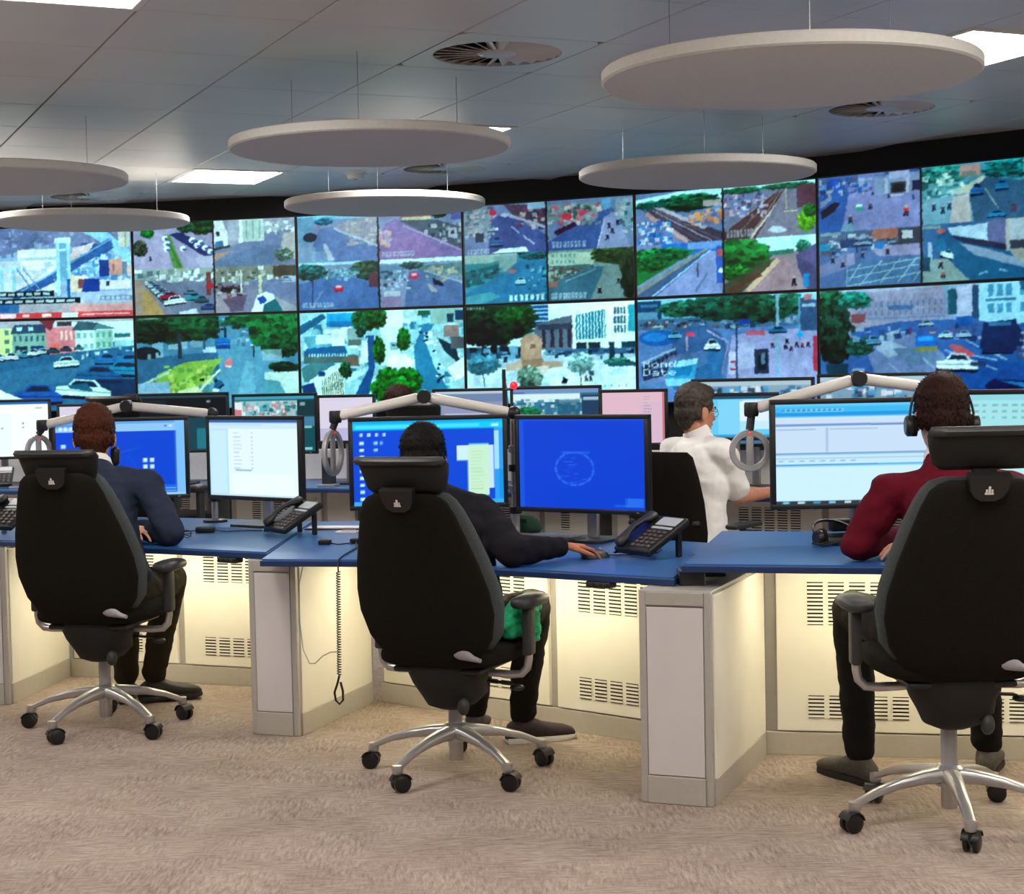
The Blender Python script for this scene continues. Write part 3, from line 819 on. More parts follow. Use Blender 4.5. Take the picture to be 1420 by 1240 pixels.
def pic_crescent(c):
    c.G(0, 30, 'a8b4cc', '90a0c0'); c.R(0, 30, 100, 100, '4c6ca0')
    c.P([(14, 4), (50, 2), (62, 0), (62, 28), (34, 34), (14, 38)], 'a09ab0'); c.R(60, 0, 72, 26, '8ca4b8'); c.R(62, 4, 66, 26, '2f5c6c'); c.R(66, 2, 73, 28, 'b0b4cc'); c.R(73, 2, 76, 30, '3c5470')
    for i in range(16):
        c.R(18 + i * 2.8, 6, 19 + i * 2.8, 30, '8c90a8', .7); c.R(19.4 + i * 2.8, 12, 20.4 + i * 2.8, 17, '6c7c9c', .8); c.R(19.4 + i * 2.8, 20, 20.4 + i * 2.8, 25, '6c7c9c', .8)
    c.R(34, 16, 46, 20, '4c7098', .8); c.R(16, 26, 60, 28, '7488a8', .8)
    c.R(76, 0, 100, 36, 'a4ccdc')
    for x in (80, 84, 88, 94):
        c.R(x, 2, x + 2.4, 12, '5c94b0'); c.R(x, 18, x + 2.4, 26, '5c94b0')
    c.R(79, 14, 92, 16, '4c7c98'); c.R(94, 0, 100, 8, '3c6480'); c.R(96, 8, 100, 38, 'b0d4e4')
    c.P([(4, 40), (40, 30), (70, 30), (100, 40), (100, 100), (0, 100)], '4a6a9e'); c.P([(26, 46), (46, 40), (60, 60), (70, 90), (30, 90), (24, 60)], '8c94b4', .8)
    c.P([(30, 42), (40, 36), (36, 48), (46, 56), (34, 62), (28, 54)], 'a8b4c8'); c.P([(36, 54), (52, 52), (60, 66), (44, 70)], '7488a4'); c.P([(60, 60), (100, 70), (100, 100), (66, 100)], '2a5a94'); c.P([(70, 50), (100, 56), (100, 70), (80, 66)], '356498')
    for a in [(34, 66, 44, 84), (50, 62, 62, 84), (60, 56, 84, 74), (70, 48, 88, 66), (64, 58, 84, 66)]:
        c.L(*a, .8, 'a4b4cc', .8)
    c.T(6, 12, 8, 14, '2a5c48', 50); c.T(8, 40, 9, 26, '2c4c40', 110, .4, 1.2); c.T(18, 10, 8, 8, '2a7c70', 30); c.T(20, 52, 7, 8, '2f6458', 30); c.R(16, 22, 23, 30, '8c5c60'); c.R(3, 66, 14, 84, '2c4858')
    c.R(66, 28, 73, 42, '24609c'); c.R(62, 36, 74, 46, '54648c'); speck(c, 60, (14, 34, 100, 46), ['8ca4c4', '2c4468', 'a8b0c4', '3c5c84', '6c5c74'], (1, 4))
    c.P([(78, 34), (92, 32), (96, 50), (94, 58), (76, 56)], '1f3c60'); c.R(80, 34, 90, 37, '4c7498'); speck(c, 30, (92, 46, 100, 62), ['a4a4c0', '4c5474', 'c8c0d0'], (1, 3))
    c.CAR(27, 46, 7, 8, '6c94b4'); c.CAR(52, 33, 7, 5, 'b4c4d0'); c.R(47, 43, 56, 55, '2a78c4'); c.R(48, 44, 55, 48, '4c9ce0'); c.R(47, 53, 57, 57, '8c8c5c'); c.CAR(61, 43, 7, 6, 'b4ccd8'); c.CAR(69, 43, 7, 6, 'a4bcd0')
    c.P([(62, 52), (66, 52), (74, 60), (72, 64), (66, 60)], 'b8646c'); c.CAR(66, 67, 19, 16, 'd4e2ea', .04); c.R(72, 67, 79, 71, '3c4c64')
    c.P([(48, 78), (62, 74), (66, 90), (48, 90)], 'a83c64'); c.L(50, 82, 60, 78, 1, 'c87c94'); c.P([(14, 78), (20, 72), (27, 76), (26, 84), (14, 84)], '7c3458'); c.R(16, 71, 22, 74, '8ca0bc')
    c.P([(78, 88), (82, 82), (100, 84), (100, 100), (84, 98)], '162c54'); c.P([(84, 83), (100, 86), (100, 92)], '2c7cac'); c.CAR(84, 56, 14, 9, '1f3c64'); c.MAN(40, 79, 9, '3c3c5c'); c.R(44, 36, 45, 42, '8c3c50'); c.N(.018, 2)

# ---- small street feeds
def street(c, sky, far, road, vx, vy, lw, rw, left, right, line='b8c0cc', cars=(), trees=(), cap=True):
    c.R(0, 0, 100, 100, far)
    c.R(0, 0, 100, max(vy, 6), sky)
    c.P([(vx - 4, vy), (0, vy - 4), (0, lw)], left); c.P([(vx + 4, vy), (100, vy - 6), (100, rw)], right)
    c.P([(0, lw), (vx, vy), (100, rw), (100, 100), (0, 100)], '8a90a8')
    for t in trees:
        c.T(*t)
    return c
def feed(c, kind):
    if kind == 'avenue':
        c.R(0, 0, 100, 100, 'a89fb8'); c.P([(42, 20), (100, 45), (100, 100), (15, 100)], 'a8a0bc'); c.T(88, 12, 26, 16, '2f5a3c', 50); c.T(66, 12, 12, 12, '45684c', 30)
        c.P([(45, 26), (60, 22), (100, 60), (100, 88), (92, 80)], '3c4470'); c.P([(4, 100), (30, 18), (42, 18), (46, 100)], 'b4aac4')
        c.P([(38, 26), (46, 26), (62, 100), (50, 100)], '6c9058'); c.L(44, 40, 58, 96, 3, '4f8048'); c.T(18, 20, 9, 12, '1f7c3c', 30); c.T(8, 54, 10, 18, '54584c', 40)
        for x, y in [(40, 34), (42, 46), (42, 58), (62, 58), (74, 40), (84, 46), (90, 58), (96, 66), (80, 52)]:
            c.E(x, y, 4, 6, 'e6eef0'); c.E(x + 2, y + 2, 3, 3, '58709c')
        c.P([(76, 78), (100, 74), (100, 100), (84, 100)], 'b8b4c8'); c.MAN(21, 76, 16, '3c3c58'); c.R(0, 0, 40, 12, '8c8c84', .5)
    elif kind == 'corner':
        c.R(0, 0, 100, 100, 'a4a4b4'); c.P([(0, 66), (40, 48), (64, 30), (100, 24), (100, 100), (0, 100)], '8288a4'); c.P([(0, 84), (60, 56), (84, 60), (70, 100), (0, 100)], '74829e')
        c.P([(0, 0), (12, 0), (18, 30), (18, 58), (0, 62)], 'e6eae8'); c.R(4, 24, 8, 34, '3c4454'); c.R(2, 44, 12, 60, '5c7ca0'); c.P([(0, 60), (20, 54), (22, 58), (0, 66)], '4c4c48')
        c.R(18, 0, 34, 44, 'b8b8c4'); c.R(32, 0, 62, 48, 'c0cfc8'); c.R(32, 0, 36, 50, 'e8f0ec')
        for x in (40, 48, 56):
            c.R(x, 4, x + 2, 42, '9cb0ac')
        c.R(62, 8, 84, 28, 'b0b4bc'); speck(c, 30, (62, 6, 100, 30), ['d4dcdc', '8c98a0', 'e4ece8'], (2, 6)); c.P([(86, 34), (100, 30), (100, 90), (92, 90), (82, 60)], 'b4acac'); c.T(86, 80, 12, 14, '7c9084', 20); c.P([(0, 72), (24, 66), (0, 90)], 'b09484')
    elif kind == 'cars':
        c.R(0, 0, 100, 100, '8c8c98'); c.R(0, 0, 100, 22, 'a4aca8'); speck(c, 50, (0, 0, 100, 26), ['d8e4e0', 'b4c0bc', '5c7480', 'e8f0ec', '848c8c'], (3, 9)); c.P([(20, 30), (100, 30), (100, 100), (50, 100)], '7c8094')
        c.P([(0, 22), (10, 28), (38, 100), (0, 100)], 'a8948a'); c.P([(8, 46), (18, 46), (38, 100), (10, 100)], 'b0946c'); c.R(0, 0, 10, 8, 'e4ecec')
        for i in range(12):
            c.CAR(20 + i * 2.4, 30 + i * 3.2, 14 + i, 10 + i * .5, ['c8d8dc', '9cb4c0', 'd8e2e4', '58748c'][i % 4])
        c.CAR(44, 58, 26, 16, 'b8344c'); c.CAR(50, 68, 28, 20, 'e8f2ee', -.1); c.CAR(74, 62, 22, 16, '3c9ca8'); c.CAR(84, 68, 18, 14, '4c6c74'); c.CAR(70, 52, 18, 10, '6c8494')
        c.R(90, 10, 96, 60, '7c4c4c'); c.E(95, 40, 6, 6, 'b03848'); c.CAR(92, 84, 20, 14, '4c5c8c'); c.P([(56, 94), (76, 88), (80, 100), (56, 100)], 'c8d0dc')
    elif kind == 'crossing':
        c.R(0, 0, 100, 100, '8c8ca0'); c.R(0, 0, 100, 34, '8c8c84'); speck(c, 60, (0, 0, 100, 36), ['e8f0ec', '4c5044', '6c7058', 'b8c0bc', 'a4b0b4'], (2, 8)); c.R(72, 2, 100, 26, '5c5448'); c.P([(40, 32), (100, 30), (100, 80), (60, 56)], '8088a4')
        c.P([(0, 60), (40, 58), (20, 100), (0, 100)], 'a49aa4'); c.P([(10, 70), (40, 60), (34, 96), (20, 98)], '746478'); speck(c, 30, (0, 40, 30, 62), ['2c2428', '4c4448', 'c8c8cc', '8c5c54'], (2, 6)); c.E(14, 50, 8, 6, '382c30')
        c.R(32, 8, 34, 58, 'd4d8cc'); c.R(54, 20, 58, 60, 'c8ccb0'); c.P([(44, 100), (52, 64), (62, 56), (72, 62), (76, 100)], 'e2eef4'); c.P([(52, 70), (60, 64), (64, 76), (56, 84)], '2c5ca4'); c.P([(60, 84), (74, 72), (86, 84), (82, 100), (58, 100)], '2c6c74'); c.P([(72, 66), (100, 90), (100, 100), (84, 100)], 'a4a4ac'); c.R(82, 24, 100, 38, 'b4bccc'); c.CAR(88, 30, 14, 10, 'a4bccc')
    elif kind in ('dusk1', 'dusk2', 'dusk3', 'dusk4'):
        road = {'dusk1': '7284ac', 'dusk2': '8c7aa4', 'dusk3': '6078a4', 'dusk4': '68789c'}[kind]
        c.R(0, 0, 100, 100, '8c94ae')
        if kind == 'dusk1':
            c.R(0, 0, 100, 10, '8cc0d4'); c.P([(28, 30), (42, 26), (100, 72), (100, 100), (24, 100), (18, 70)], road); c.P([(50, 24), (100, 2), (100, 74), (46, 30)], '9c98a4'); speck(c, 60, (60, 10, 100, 60), ['b8a8a4', '8490a0', 'a8a8b0', 'c4b8b4'], (2, 7))
            c.T(34, 14, 12, 8, '3c7c94', 20); c.R(0, 4, 20, 60, '7c9cb4'); c.E(16, 46, 9, 10, '2c3848'); c.R(0, 66, 22, 100, '8c9cb4'); c.R(18, 76, 44, 100, '9cb4c8', .5); c.L(46, 30, 100, 70, 2.4, 'b4bccc'); c.P([(32, 60), (36, 60), (46, 96), (38, 96)], 'b8bcc8')
        elif kind == 'dusk2':
            c.R(0, 0, 100, 16, '8c88a8'); c.P([(8, 26), (22, 16), (100, 84), (100, 100), (0, 100), (0, 60)], road); c.P([(0, 50), (50, 50), (80, 100), (0, 100)], 'a07ca4', .5); c.R(28, 6, 64, 16, 'a8486c'); c.P([(28, 6), (36, 0), (62, 2), (66, 8)], 'b05478'); c.R(30, 14, 64, 22, 'c8c4a4'); c.P([(26, 20), (70, 22), (100, 40), (100, 84), (50, 44)], '5c6470')
            c.T(74, 10, 10, 10, '3c5448', 20); speck(c, 40, (54, 30, 100, 66), ['a4a4ac', '3c4454', 'c4c0c8', '6c7484'], (2, 7)); c.R(84, 40, 94, 60, 'b4b4c0'); c.R(87, 46, 91, 54, '4c5060'); c.L(30, 30, 100, 88, 1.6, 'b0a0b8'); speck(c, 20, (0, 36, 14, 70), ['c898a8', 'a4a0b4', 'd8b0a8'], (3, 8)); c.R(88, 0, 100, 24, '6c6c9c'); c.CAP(4, 84, 44, 9, 10)
        elif kind == 'dusk3':
            c.R(0, 0, 100, 6, 'b0d8e4'); c.T(16, 20, 20, 18, '2f6c68', 40); c.T(88, 20, 24, 22, '44604c', 50); c.P([(0, 44), (40, 30), (66, 30), (100, 50), (100, 100), (0, 100)], road); c.P([(44, 12), (60, 12), (64, 30), (40, 32)], '7ca0b4'); speck(c, 40, (34, 12, 72, 34), ['a4c4cc', '4c7484', '86a8b4'], (2, 6)); c.E(50, 56, 6, 7, 'c03c54'); c.R(45, 60, 55, 63, '9c2c44'); c.E(50, 52, 4, 3, 'e8b8c4'); c.L(30, 60, 16, 96, 1.4, '8c98b0'); c.R(17, 20, 18.5, 90, '3c4c60'); c.R(88, 24, 100, 56, '6c4c54'); c.CAP(4, 84, 44, 9, 10)
        else:
            c.R(0, 0, 100, 8, 'd0e8ec'); c.P([(30, 16), (100, 12), (100, 40), (60, 30)], '6c8080'); c.R(0, 12, 30, 40, '6c8498'); c.P([(36, 26), (52, 24), (100, 56), (100, 100), (30, 100)], road); c.T(40, 14, 14, 8, '4c6464', 24); speck(c, 50, (54, 14, 100, 44), ['a4a49c', '7c8c8c', 'c0b8a8', '4c7c84'], (2, 8)); speck(c, 40, (0, 20, 34, 60), ['b4c4d0', '3c4c60', '8ca0b4'], (2, 6)); c.E(42, 36, 6, 7, 'b84864'); c.E(42, 33, 3, 3, 'e4a8b4'); c.P([(64, 42), (76, 52), (78, 60), (66, 56)], '2c3448'); c.R(6, 66, 26, 76, 'b8bcc8'); c.R(4, 78, 26, 100, '9484a0'); c.P([(58, 52), (66, 60), (70, 72), (62, 70)], 'a8a8a8'); c.L(54, 26, 100, 54, 1.4, 'a4b0b8')
    elif kind in ('town1', 'town2', 'town3', 'town4'):
        if kind == 'town1':
            c.R(0, 0, 100, 100, '7c84a4'); c.P([(36, 24), (56, 22), (100, 66), (100, 100), (28, 100)], '545c88'); c.R(0, 0, 34, 60, '8c94a0'); speck(c, 50, (0, 0, 36, 66), ['a8a8b0', '5c6c7c', 'c0b8b4', '7c5c6c'], (2, 7)); c.P([(48, 0), (100, 8), (100, 58), (60, 24)], '5c4c5c'); speck(c, 40, (60, 6, 100, 50), ['8c4c5c', '3c3c4c', 'a49ca4', '7c7484', 'c0b4b0'], (2, 7)); c.L(54, 22, 100, 52, 3, 'a4a4b8'); c.R(78, 0, 100, 14, '98a8bc')
            c.E(36, 16, 4, 6, 'b83c5c'); c.E(50, 22, 5, 4, 'b0b8c8'); c.R(30, 46, 42, 52, 'd0dce0'); c.CAR(34, 48, 11, 12, '9cb0bc'); c.CAR(40, 74, 16, 22, '5474a4'); c.R(14, 56, 24, 74, '3c4858'); c.L(58, 46, 68, 60, 1.4, 'b0b4c8'); c.L(72, 66, 86, 84, 1.4, 'b0b4c8'); c.P([(34, 98), (44, 90), (74, 88), (78, 98)], 'd4e4dc'); c.CAP(4, 88, 32, 7, 10)
        elif kind == 'town2':
            c.R(0, 0, 100, 100, '74809c'); c.P([(60, 24), (76, 20), (60, 100), (0, 100), (0, 84)], '50608c'); c.R(0, 8, 60, 40, '84888c'); speck(c, 70, (0, 6, 64, 48), ['9ca0a4', '5c6474', 'b86474', '3c5448', 'c0bcb0', '7c8488'], (2, 7)); c.E(24, 34, 6, 7, 'c04c5c'); c.E(42, 28, 5, 5, 'a85064'); c.P([(8, 62), (34, 44), (36, 52), (12, 70)], '4c2c44'); c.R(64, 4, 74, 24, '6c98b4'); c.R(80, 4, 100, 60, '8c98a4'); speck(c, 50, (74, 10, 100, 70), ['7ca4ac', 'a8a8a8', '4c5c70', 'b8b8bc', '5c8c94'], (2, 6)); c.P([(66, 40), (78, 30), (96, 100), (58, 100)], '8c90ac'); c.L(68, 44, 58, 100, 1, 'b8bccc')
            for x, y in [(72, 56), (76, 66), (70, 78), (82, 50)]:
                c.MAN(x, y, 16, '2c3450')
            c.CAP(6, 82, 46, 9, 12)
        elif kind == 'town3':
            c.R(0, 0, 100, 100, '4c8ca0'); c.R(0, 0, 64, 18, 'a4b8b0'); c.R(36, 4, 64, 36, '8ca4a4'); c.P([(0, 30), (42, 18), (42, 52), (0, 66)], '1f6870'); c.P([(0, 26), (42, 14), (42, 20), (0, 34)], '3c8c8c'); speck(c, 30, (0, 26, 42, 60), ['2c8088', '144c58', '4c9ca0'], (2, 7)); c.P([(50, 36), (72, 10), (100, 20), (100, 100), (0, 100), (0, 78)], '3f7c9c'); c.T(84, 4, 20, 12, '2c6468', 30); c.E(58, 36, 6, 4, 'a87c7c'); c.CAR(68, 56, 13, 16, 'dcecec'); c.P([(60, 50), (80, 44), (86, 70), (50, 84)], '3f84a8', .3); speck(c, 40, (74, 24, 100, 90), ['2c5c74', '6ca4b4', '8cbcc8', '1c4454'], (1.5, 5))
            for i in range(7):
                c.R(54 + i * 6.4, 84, 57.5 + i * 6.4, 96, 'bcdce0')
            c.P([(0, 84), (30, 76), (44, 86), (20, 100), (0, 100)], '6ca8ac', .7)
        else:
            c.R(0, 0, 100, 100, '7c948c'); c.R(0, 6, 54, 32, 'b0c0b0'); c.BLD(4, 4, 34, 30, 'a8bcb0', 6, 2, '7c948c'); c.R(0, 30, 50, 46, '5c7474'); speck(c, 40, (0, 30, 50, 54), ['8ca49c', '3c5450', '6c5450', 'a8b4ac'], (2, 7)); c.P([(0, 66), (52, 36), (70, 34), (62, 66), (50, 100), (0, 100)], '4f7080'); c.P([(66, 36), (80, 32), (88, 100), (50, 100)], '7c8c8c'); c.P([(54, 0), (100, 0), (100, 100), (92, 100), (82, 34), (56, 26)], '4a5440'); c.T(76, 12, 24, 16, '4c5c3c', 60, .5, 1.2); c.T(94, 56, 9, 44, '343c2c', 60, .6, 1.2); c.R(0, 60, 12, 72, '8c6c64'); c.L(20, 62, 56, 40, 1, '8ca4a4'); c.MAN(60, 82, 18, '1f2c30'); c.MAN(82, 64, 16, '2c3838'); c.CAP(4, 84, 46, 9, 12)
    elif kind == 'rail1':
        c.R(0, 0, 100, 100, '7484a4'); c.P([(0, 12), (50, 2), (100, 0), (100, 20), (0, 24)], 'bce4e4'); c.T(60, 24, 36, 16, '1f5c44', 90); c.T(20, 24, 20, 8, '2c6458', 40); c.R(78, 22, 100, 34, 'a89c9c'); c.P([(8, 32), (26, 32), (100, 84), (100, 100), (62, 100), (18, 46)], '544858')
        for i in range(4):
            c.L(12 + i * 4, 34, 66 + i * 11, 100, 1.2, ['98909c', '6c5c64', 'a49ca8', '7c6c74'][i])
        c.P([(20, 28), (32, 30), (84, 72), (78, 76)], 'b0a8b8'); speck(c, 60, (60, 38, 100, 62), ['c87c5c', 'd89c64', '8c7484', 'b4a4a4', '5c6c8c'], (2, 7)); c.P([(0, 44), (14, 40), (60, 100), (0, 100)], '7c84a8'); c.L(12, 40, 60, 98, 4, 'c49c98'); speck(c, 70, (0, 52, 40, 100), ['3c8ccc', 'b4c8d8', '5474a8', 'd8dce4', '2c5c94'], (2, 7))
    elif kind == 'rail2':
        c.R(0, 0, 100, 100, '80849c'); c.R(0, 0, 100, 8, 'b8e0e0'); c.T(20, 10, 24, 6, '2c6c50', 30); c.T(70, 8, 30, 6, '3c6c54', 30); c.P([(0, 84), (56, 16), (66, 16), (40, 100), (0, 100)], '5c4448'); c.L(2, 84, 60, 14, 2, '8c8494'); c.L(14, 92, 62, 16, 1.6, '7c6860'); c.L(30, 96, 64, 16, 1.6, '947c74'); speck(c, 70, (0, 14, 44, 56), ['c0b0c0', '7c84ac', 'a47c88', 'd0ccd8', '5c5470'], (2, 7)); c.L(30, 100, 70, 16, 2.4, 'c8bcb8'); c.P([(66, 18), (80, 16), (84, 100), (36, 100)], '8c8494'); c.R(68, 12, 69.4, 50, 'b8ac94'); c.R(80, 8, 100, 50, '6c4c58'); c.R(66, 54, 80, 56, 'c8c4a0'); c.T(90, 74, 10, 20, '6ca42c', 40, .7, 1.3); c.T(94, 56, 8, 12, '2c7c3c', 30); c.P([(48, 88), (54, 80), (64, 82), (70, 90), (60, 94)], 'c4ccdc'); c.CAP(4, 82, 34, 8, 14)
    elif kind == 'lane':
        c.R(0, 0, 100, 100, '8c94bc'); c.R(30, 0, 100, 24, '3c74bc'); c.R(60, 0, 100, 14, '7c9ccc'); c.P([(0, 10), (44, 6), (70, 16), (0, 78)], '2c7c48'); c.T(16, 30, 24, 22, '2a7a48', 80); c.T(40, 20, 22, 12, '247048', 50); c.P([(0, 84), (78, 14), (84, 14), (0, 100)], '8c9490'); c.P([(0, 96), (82, 16), (88, 16), (24, 100), (0, 100)], '5c6c8c'); c.L(18, 100, 86, 16, 2, '9cc4e4'); c.P([(22, 100), (86, 18), (94, 20), (96, 100)], '98a0c8'); c.R(70, 40, 72, 66, '5c6080'); c.R(92, 10, 100, 80, '4c6cb0'); c.R(93, 16, 100, 30, 'b86c74'); c.E(97, 56, 3, 5, 'e0e8f0'); c.L(68, 94, 82, 60, 2, '7480a4')
    elif kind == 'path':
        c.R(0, 0, 100, 100, '9c8890'); c.R(36, 0, 100, 28, 'c4ecec'); c.T(20, 34, 32, 34, '1f6a38', 120, .5, 1.4); c.T(14, 62, 18, 14, '2c7438', 50); c.T(86, 20, 8, 12, '3c8470', 24); c.P([(50, 26), (76, 24), (76, 32), (48, 34)], '3c7c6c'); c.P([(0, 84), (46, 44), (56, 40), (20, 100), (0, 100)], '5c5848'); c.P([(58, 40), (68, 40), (80, 80), (80, 100), (24, 100)], 'a88c94'); c.L(26, 98, 60, 42, 5, 'd0b49c'); c.P([(78, 36), (100, 16), (100, 100), (90, 100), (80, 56)], '5c5878'); c.P([(78, 36), (100, 16), (100, 60)], '6c6488'); c.R(86, 70, 92, 94, '2c84b4'); c.P([(4, 94), (40, 64), (42, 70), (8, 100)], '704c40'); c.MAN(76, 84, 22, '2c2840')
    elif kind == 'square':
        c.R(0, 0, 100, 100, '7c84b0'); c.P([(0, 20), (28, 10), (32, 40), (22, 100), (0, 100)], '3c649c'); c.P([(30, 34), (100, 30), (100, 100), (24, 100)], '8c8cb4'); c.R(0, 0, 40, 22, '5c6c94'); c.R(12, 4, 22, 20, '2c5cb4'); speck(c, 60, (0, 4, 48, 32), ['7c98c0', '3c4c78', 'a4a8c0', '2c5ca0', '6c5c70'], (2, 7)); c.R(56, 8, 100, 40, '8c94ac'); c.R(66, 0, 100, 6, '4c5c84'); c.R(70, 2, 90, 14, 'a8a8c4'); c.R(72, 20, 86, 40, '4c4c58'); c.R(74, 24, 84, 38, '302c30'); c.R(66, 12, 69, 40, 'b0b4c8'); c.R(86, 14, 89, 42, 'b8b8cc'); c.R(92, 20, 100, 38, '3c3c58'); c.P([(2, 62), (16, 46), (22, 48), (18, 60), (4, 76)], '141c34'); c.P([(2, 44), (14, 34), (12, 44), (2, 56)], '8c8ca8')
        c.E(41, 60, 4, 6, '4c9c94'); c.R(38, 54, 44, 58, 'c4e0d8'); c.MAN(52, 58, 16, '5c5c80'); c.MAN(86, 72, 24, 'c8443c'); c.MAN(32, 80, 22, '3c4c60'); c.MAN(54, 36, 10, '3c4468'); c.R(70, 42, 84, 45, 'b8bccc'); c.MAN(70, 42, 12, '4c5474'); c.R(92, 46, 94, 54, '3c4c74'); c.P([(24, 90), (34, 84), (36, 100), (22, 100)], '7c98ac')
    elif kind == 'yellowbox':
        c.R(0, 0, 100, 100, '6478a0'); c.R(0, 0, 100, 30, '5c6c84'); speck(c, 80, (0, 4, 100, 34), ['8ca4bc', '2c3c58', 'a8a8b8', '48607c', '6c5c64', 'c4ccd4'], (2, 8)); c.R(54, 0, 78, 18, 'a87468'); c.R(0, 20, 12, 32, '2c8cac'); c.R(78, 2, 100, 30, '4c4c58'); c.R(82, 6, 92, 20, 'c4c4cc'); c.R(22, 16, 54, 30, '3c4c70'); c.P([(52, 36), (64, 30), (100, 30), (100, 50), (60, 48)], '9c94b0'); c.E(61, 29, 4, 6, '2c7cb0'); c.P([(0, 60), (30, 36), (36, 54), (28, 66), (0, 80)], '8488a8'); c.R(28, 40, 36, 60, 'a09cb8'); c.P([(26, 66), (40, 56), (100, 52), (100, 96), (26, 100)], '5c7898')
        for a in [(28, 70, 100, 56), (28, 84, 100, 66), (28, 98, 100, 80), (40, 98, 62, 56), (60, 96, 80, 55), (78, 94, 96, 54), (92, 94, 100, 76), (28, 64, 28, 100), (30, 90, 42, 58)]:
            c.L(*a, 1.1, 'a4bcc4', .8)
        for x, y in [(14, 50), (24, 58), (44, 44), (68, 40)]:
            c.MAN(x, y, 15, '34405c')
        c.CAR(44, 22, 18, 10, '8ca0b4'); c.R(2, 0, 22, 6, 'a8b0a0', .6)
    elif kind == 'avenue2':
        c.R(0, 0, 100, 100, '5c8c9c'); c.P([(44, 40), (60, 28), (100, 40), (100, 100), (46, 100)], '4a647c'); c.T(86, 14, 30, 18, '2c7c7c', 70); c.T(20, 18, 22, 18, '3c7c74', 60); c.R(0, 30, 40, 50, '6c98a0'); speck(c, 60, (0, 10, 40, 56), ['a8c4bc', '4c7c80', 'c8d4cc', '2c5c60'], (2, 7)); c.R(36, 4, 54, 22, 'b08c84'); c.R(38, 14, 50, 24, '7c7c78'); c.P([(28, 50), (56, 24), (60, 26), (44, 52)], 'b8b8ac'); c.P([(0, 56), (44, 52), (48, 100), (0, 100)], '7c9cac'); c.P([(30, 56), (44, 52), (46, 100), (26, 100)], 'b8b0b0'); c.CAR(51, 46, 12, 20, '3c6c9c'); c.CAR(73, 42, 11, 18, '3484ac'); c.L(58, 46, 70, 82, 1, 'a4b0a4'); c.R(92, 0, 100, 24, '9ca8a8'); c.CAR(68, 90, 16, 12, '3c84b0'); c.R(80, 76, 86, 90, '5c4c60')
        for x, y in [(12, 70), (20, 76), (26, 70)]:
            c.MAN(x, y, 18, '2c4c5c')
    elif kind == 'van':
        c.R(0, 0, 100, 100, '4c6c90'); c.P([(14, 20), (26, 10), (100, 70), (100, 100), (40, 100)], '2f6484'); c.P([(24, 8), (60, 4), (60, 34), (28, 20)], 'b4c8d8'); c.R(60, 0, 76, 40, '6c6c8c'); c.R(76, 0, 100, 36, 'a8acb4'); c.P([(26, 22), (60, 34), (76, 42), (76, 52), (40, 36)], '3c3c50'); c.R(80, 36, 100, 56, '4c4c58'); c.P([(34, 34), (60, 48), (100, 76), (100, 88), (50, 58)], '8c98ac'); c.P([(78, 50), (100, 52), (100, 80), (84, 66)], '9c9894'); c.R(76, 2, 79, 54, 'a8a49c'); c.CAR(24, 52, 12, 16, 'd0e8ec', .3); c.P([(10, 26), (20, 24), (24, 46), (16, 48)], '2c7494'); c.P([(0, 60), (24, 60), (44, 100), (0, 100)], '8c9c9c'); c.R(6, 30, 10, 60, 'a4b4c8'); c.R(0, 56, 8, 80, '2c5464'); c.MAN(18, 70, 18, '3c3c48'); c.MAN(20, 86, 16, 'a86c64'); c.E(18, 12, 4, 4, 'b86c68'); c.L(52, 90, 60, 86, 1.5, '8cacbc'); c.L(70, 84, 78, 88, 1.5, '8cacbc'); c.R(0, 2, 18, 7, 'a8b49c', .6)
    c.N(.022, 2)

def quad(c, kinds, gap='101a22'):
    for i, k in enumerate(kinds):
        x, y = i % 2, i // 2
        c.sub(x * .5, y * .5, x * .5 + .5, y * .5 + .5)
        feed(c, k)
    c.sub(0, 0, 1, 1)
    c.R(49.5, 0, 50.5, 100, gap)

def screen_material(name):
    m = bpy.data.materials.new(name)
    m.use_nodes = True
    nt = m.node_tree
    b = nt.nodes['Principled BSDF']
    b.inputs['Base Color'].default_value = (0.004, 0.004, 0.005, 1)
    b.inputs['Roughness'].default_value = 0.35
    b.inputs['Specular IOR Level'].default_value = 0.2
    at = nt.nodes.new('ShaderNodeAttribute')
    at.attribute_name = 'picture'
    nt.links.new(at.outputs['Color'], b.inputs['Emission Color'])
    b.inputs['Emission Strength'].default_value = SCREEN
    return m
M_SCREEN = screen_material('lit_screen')

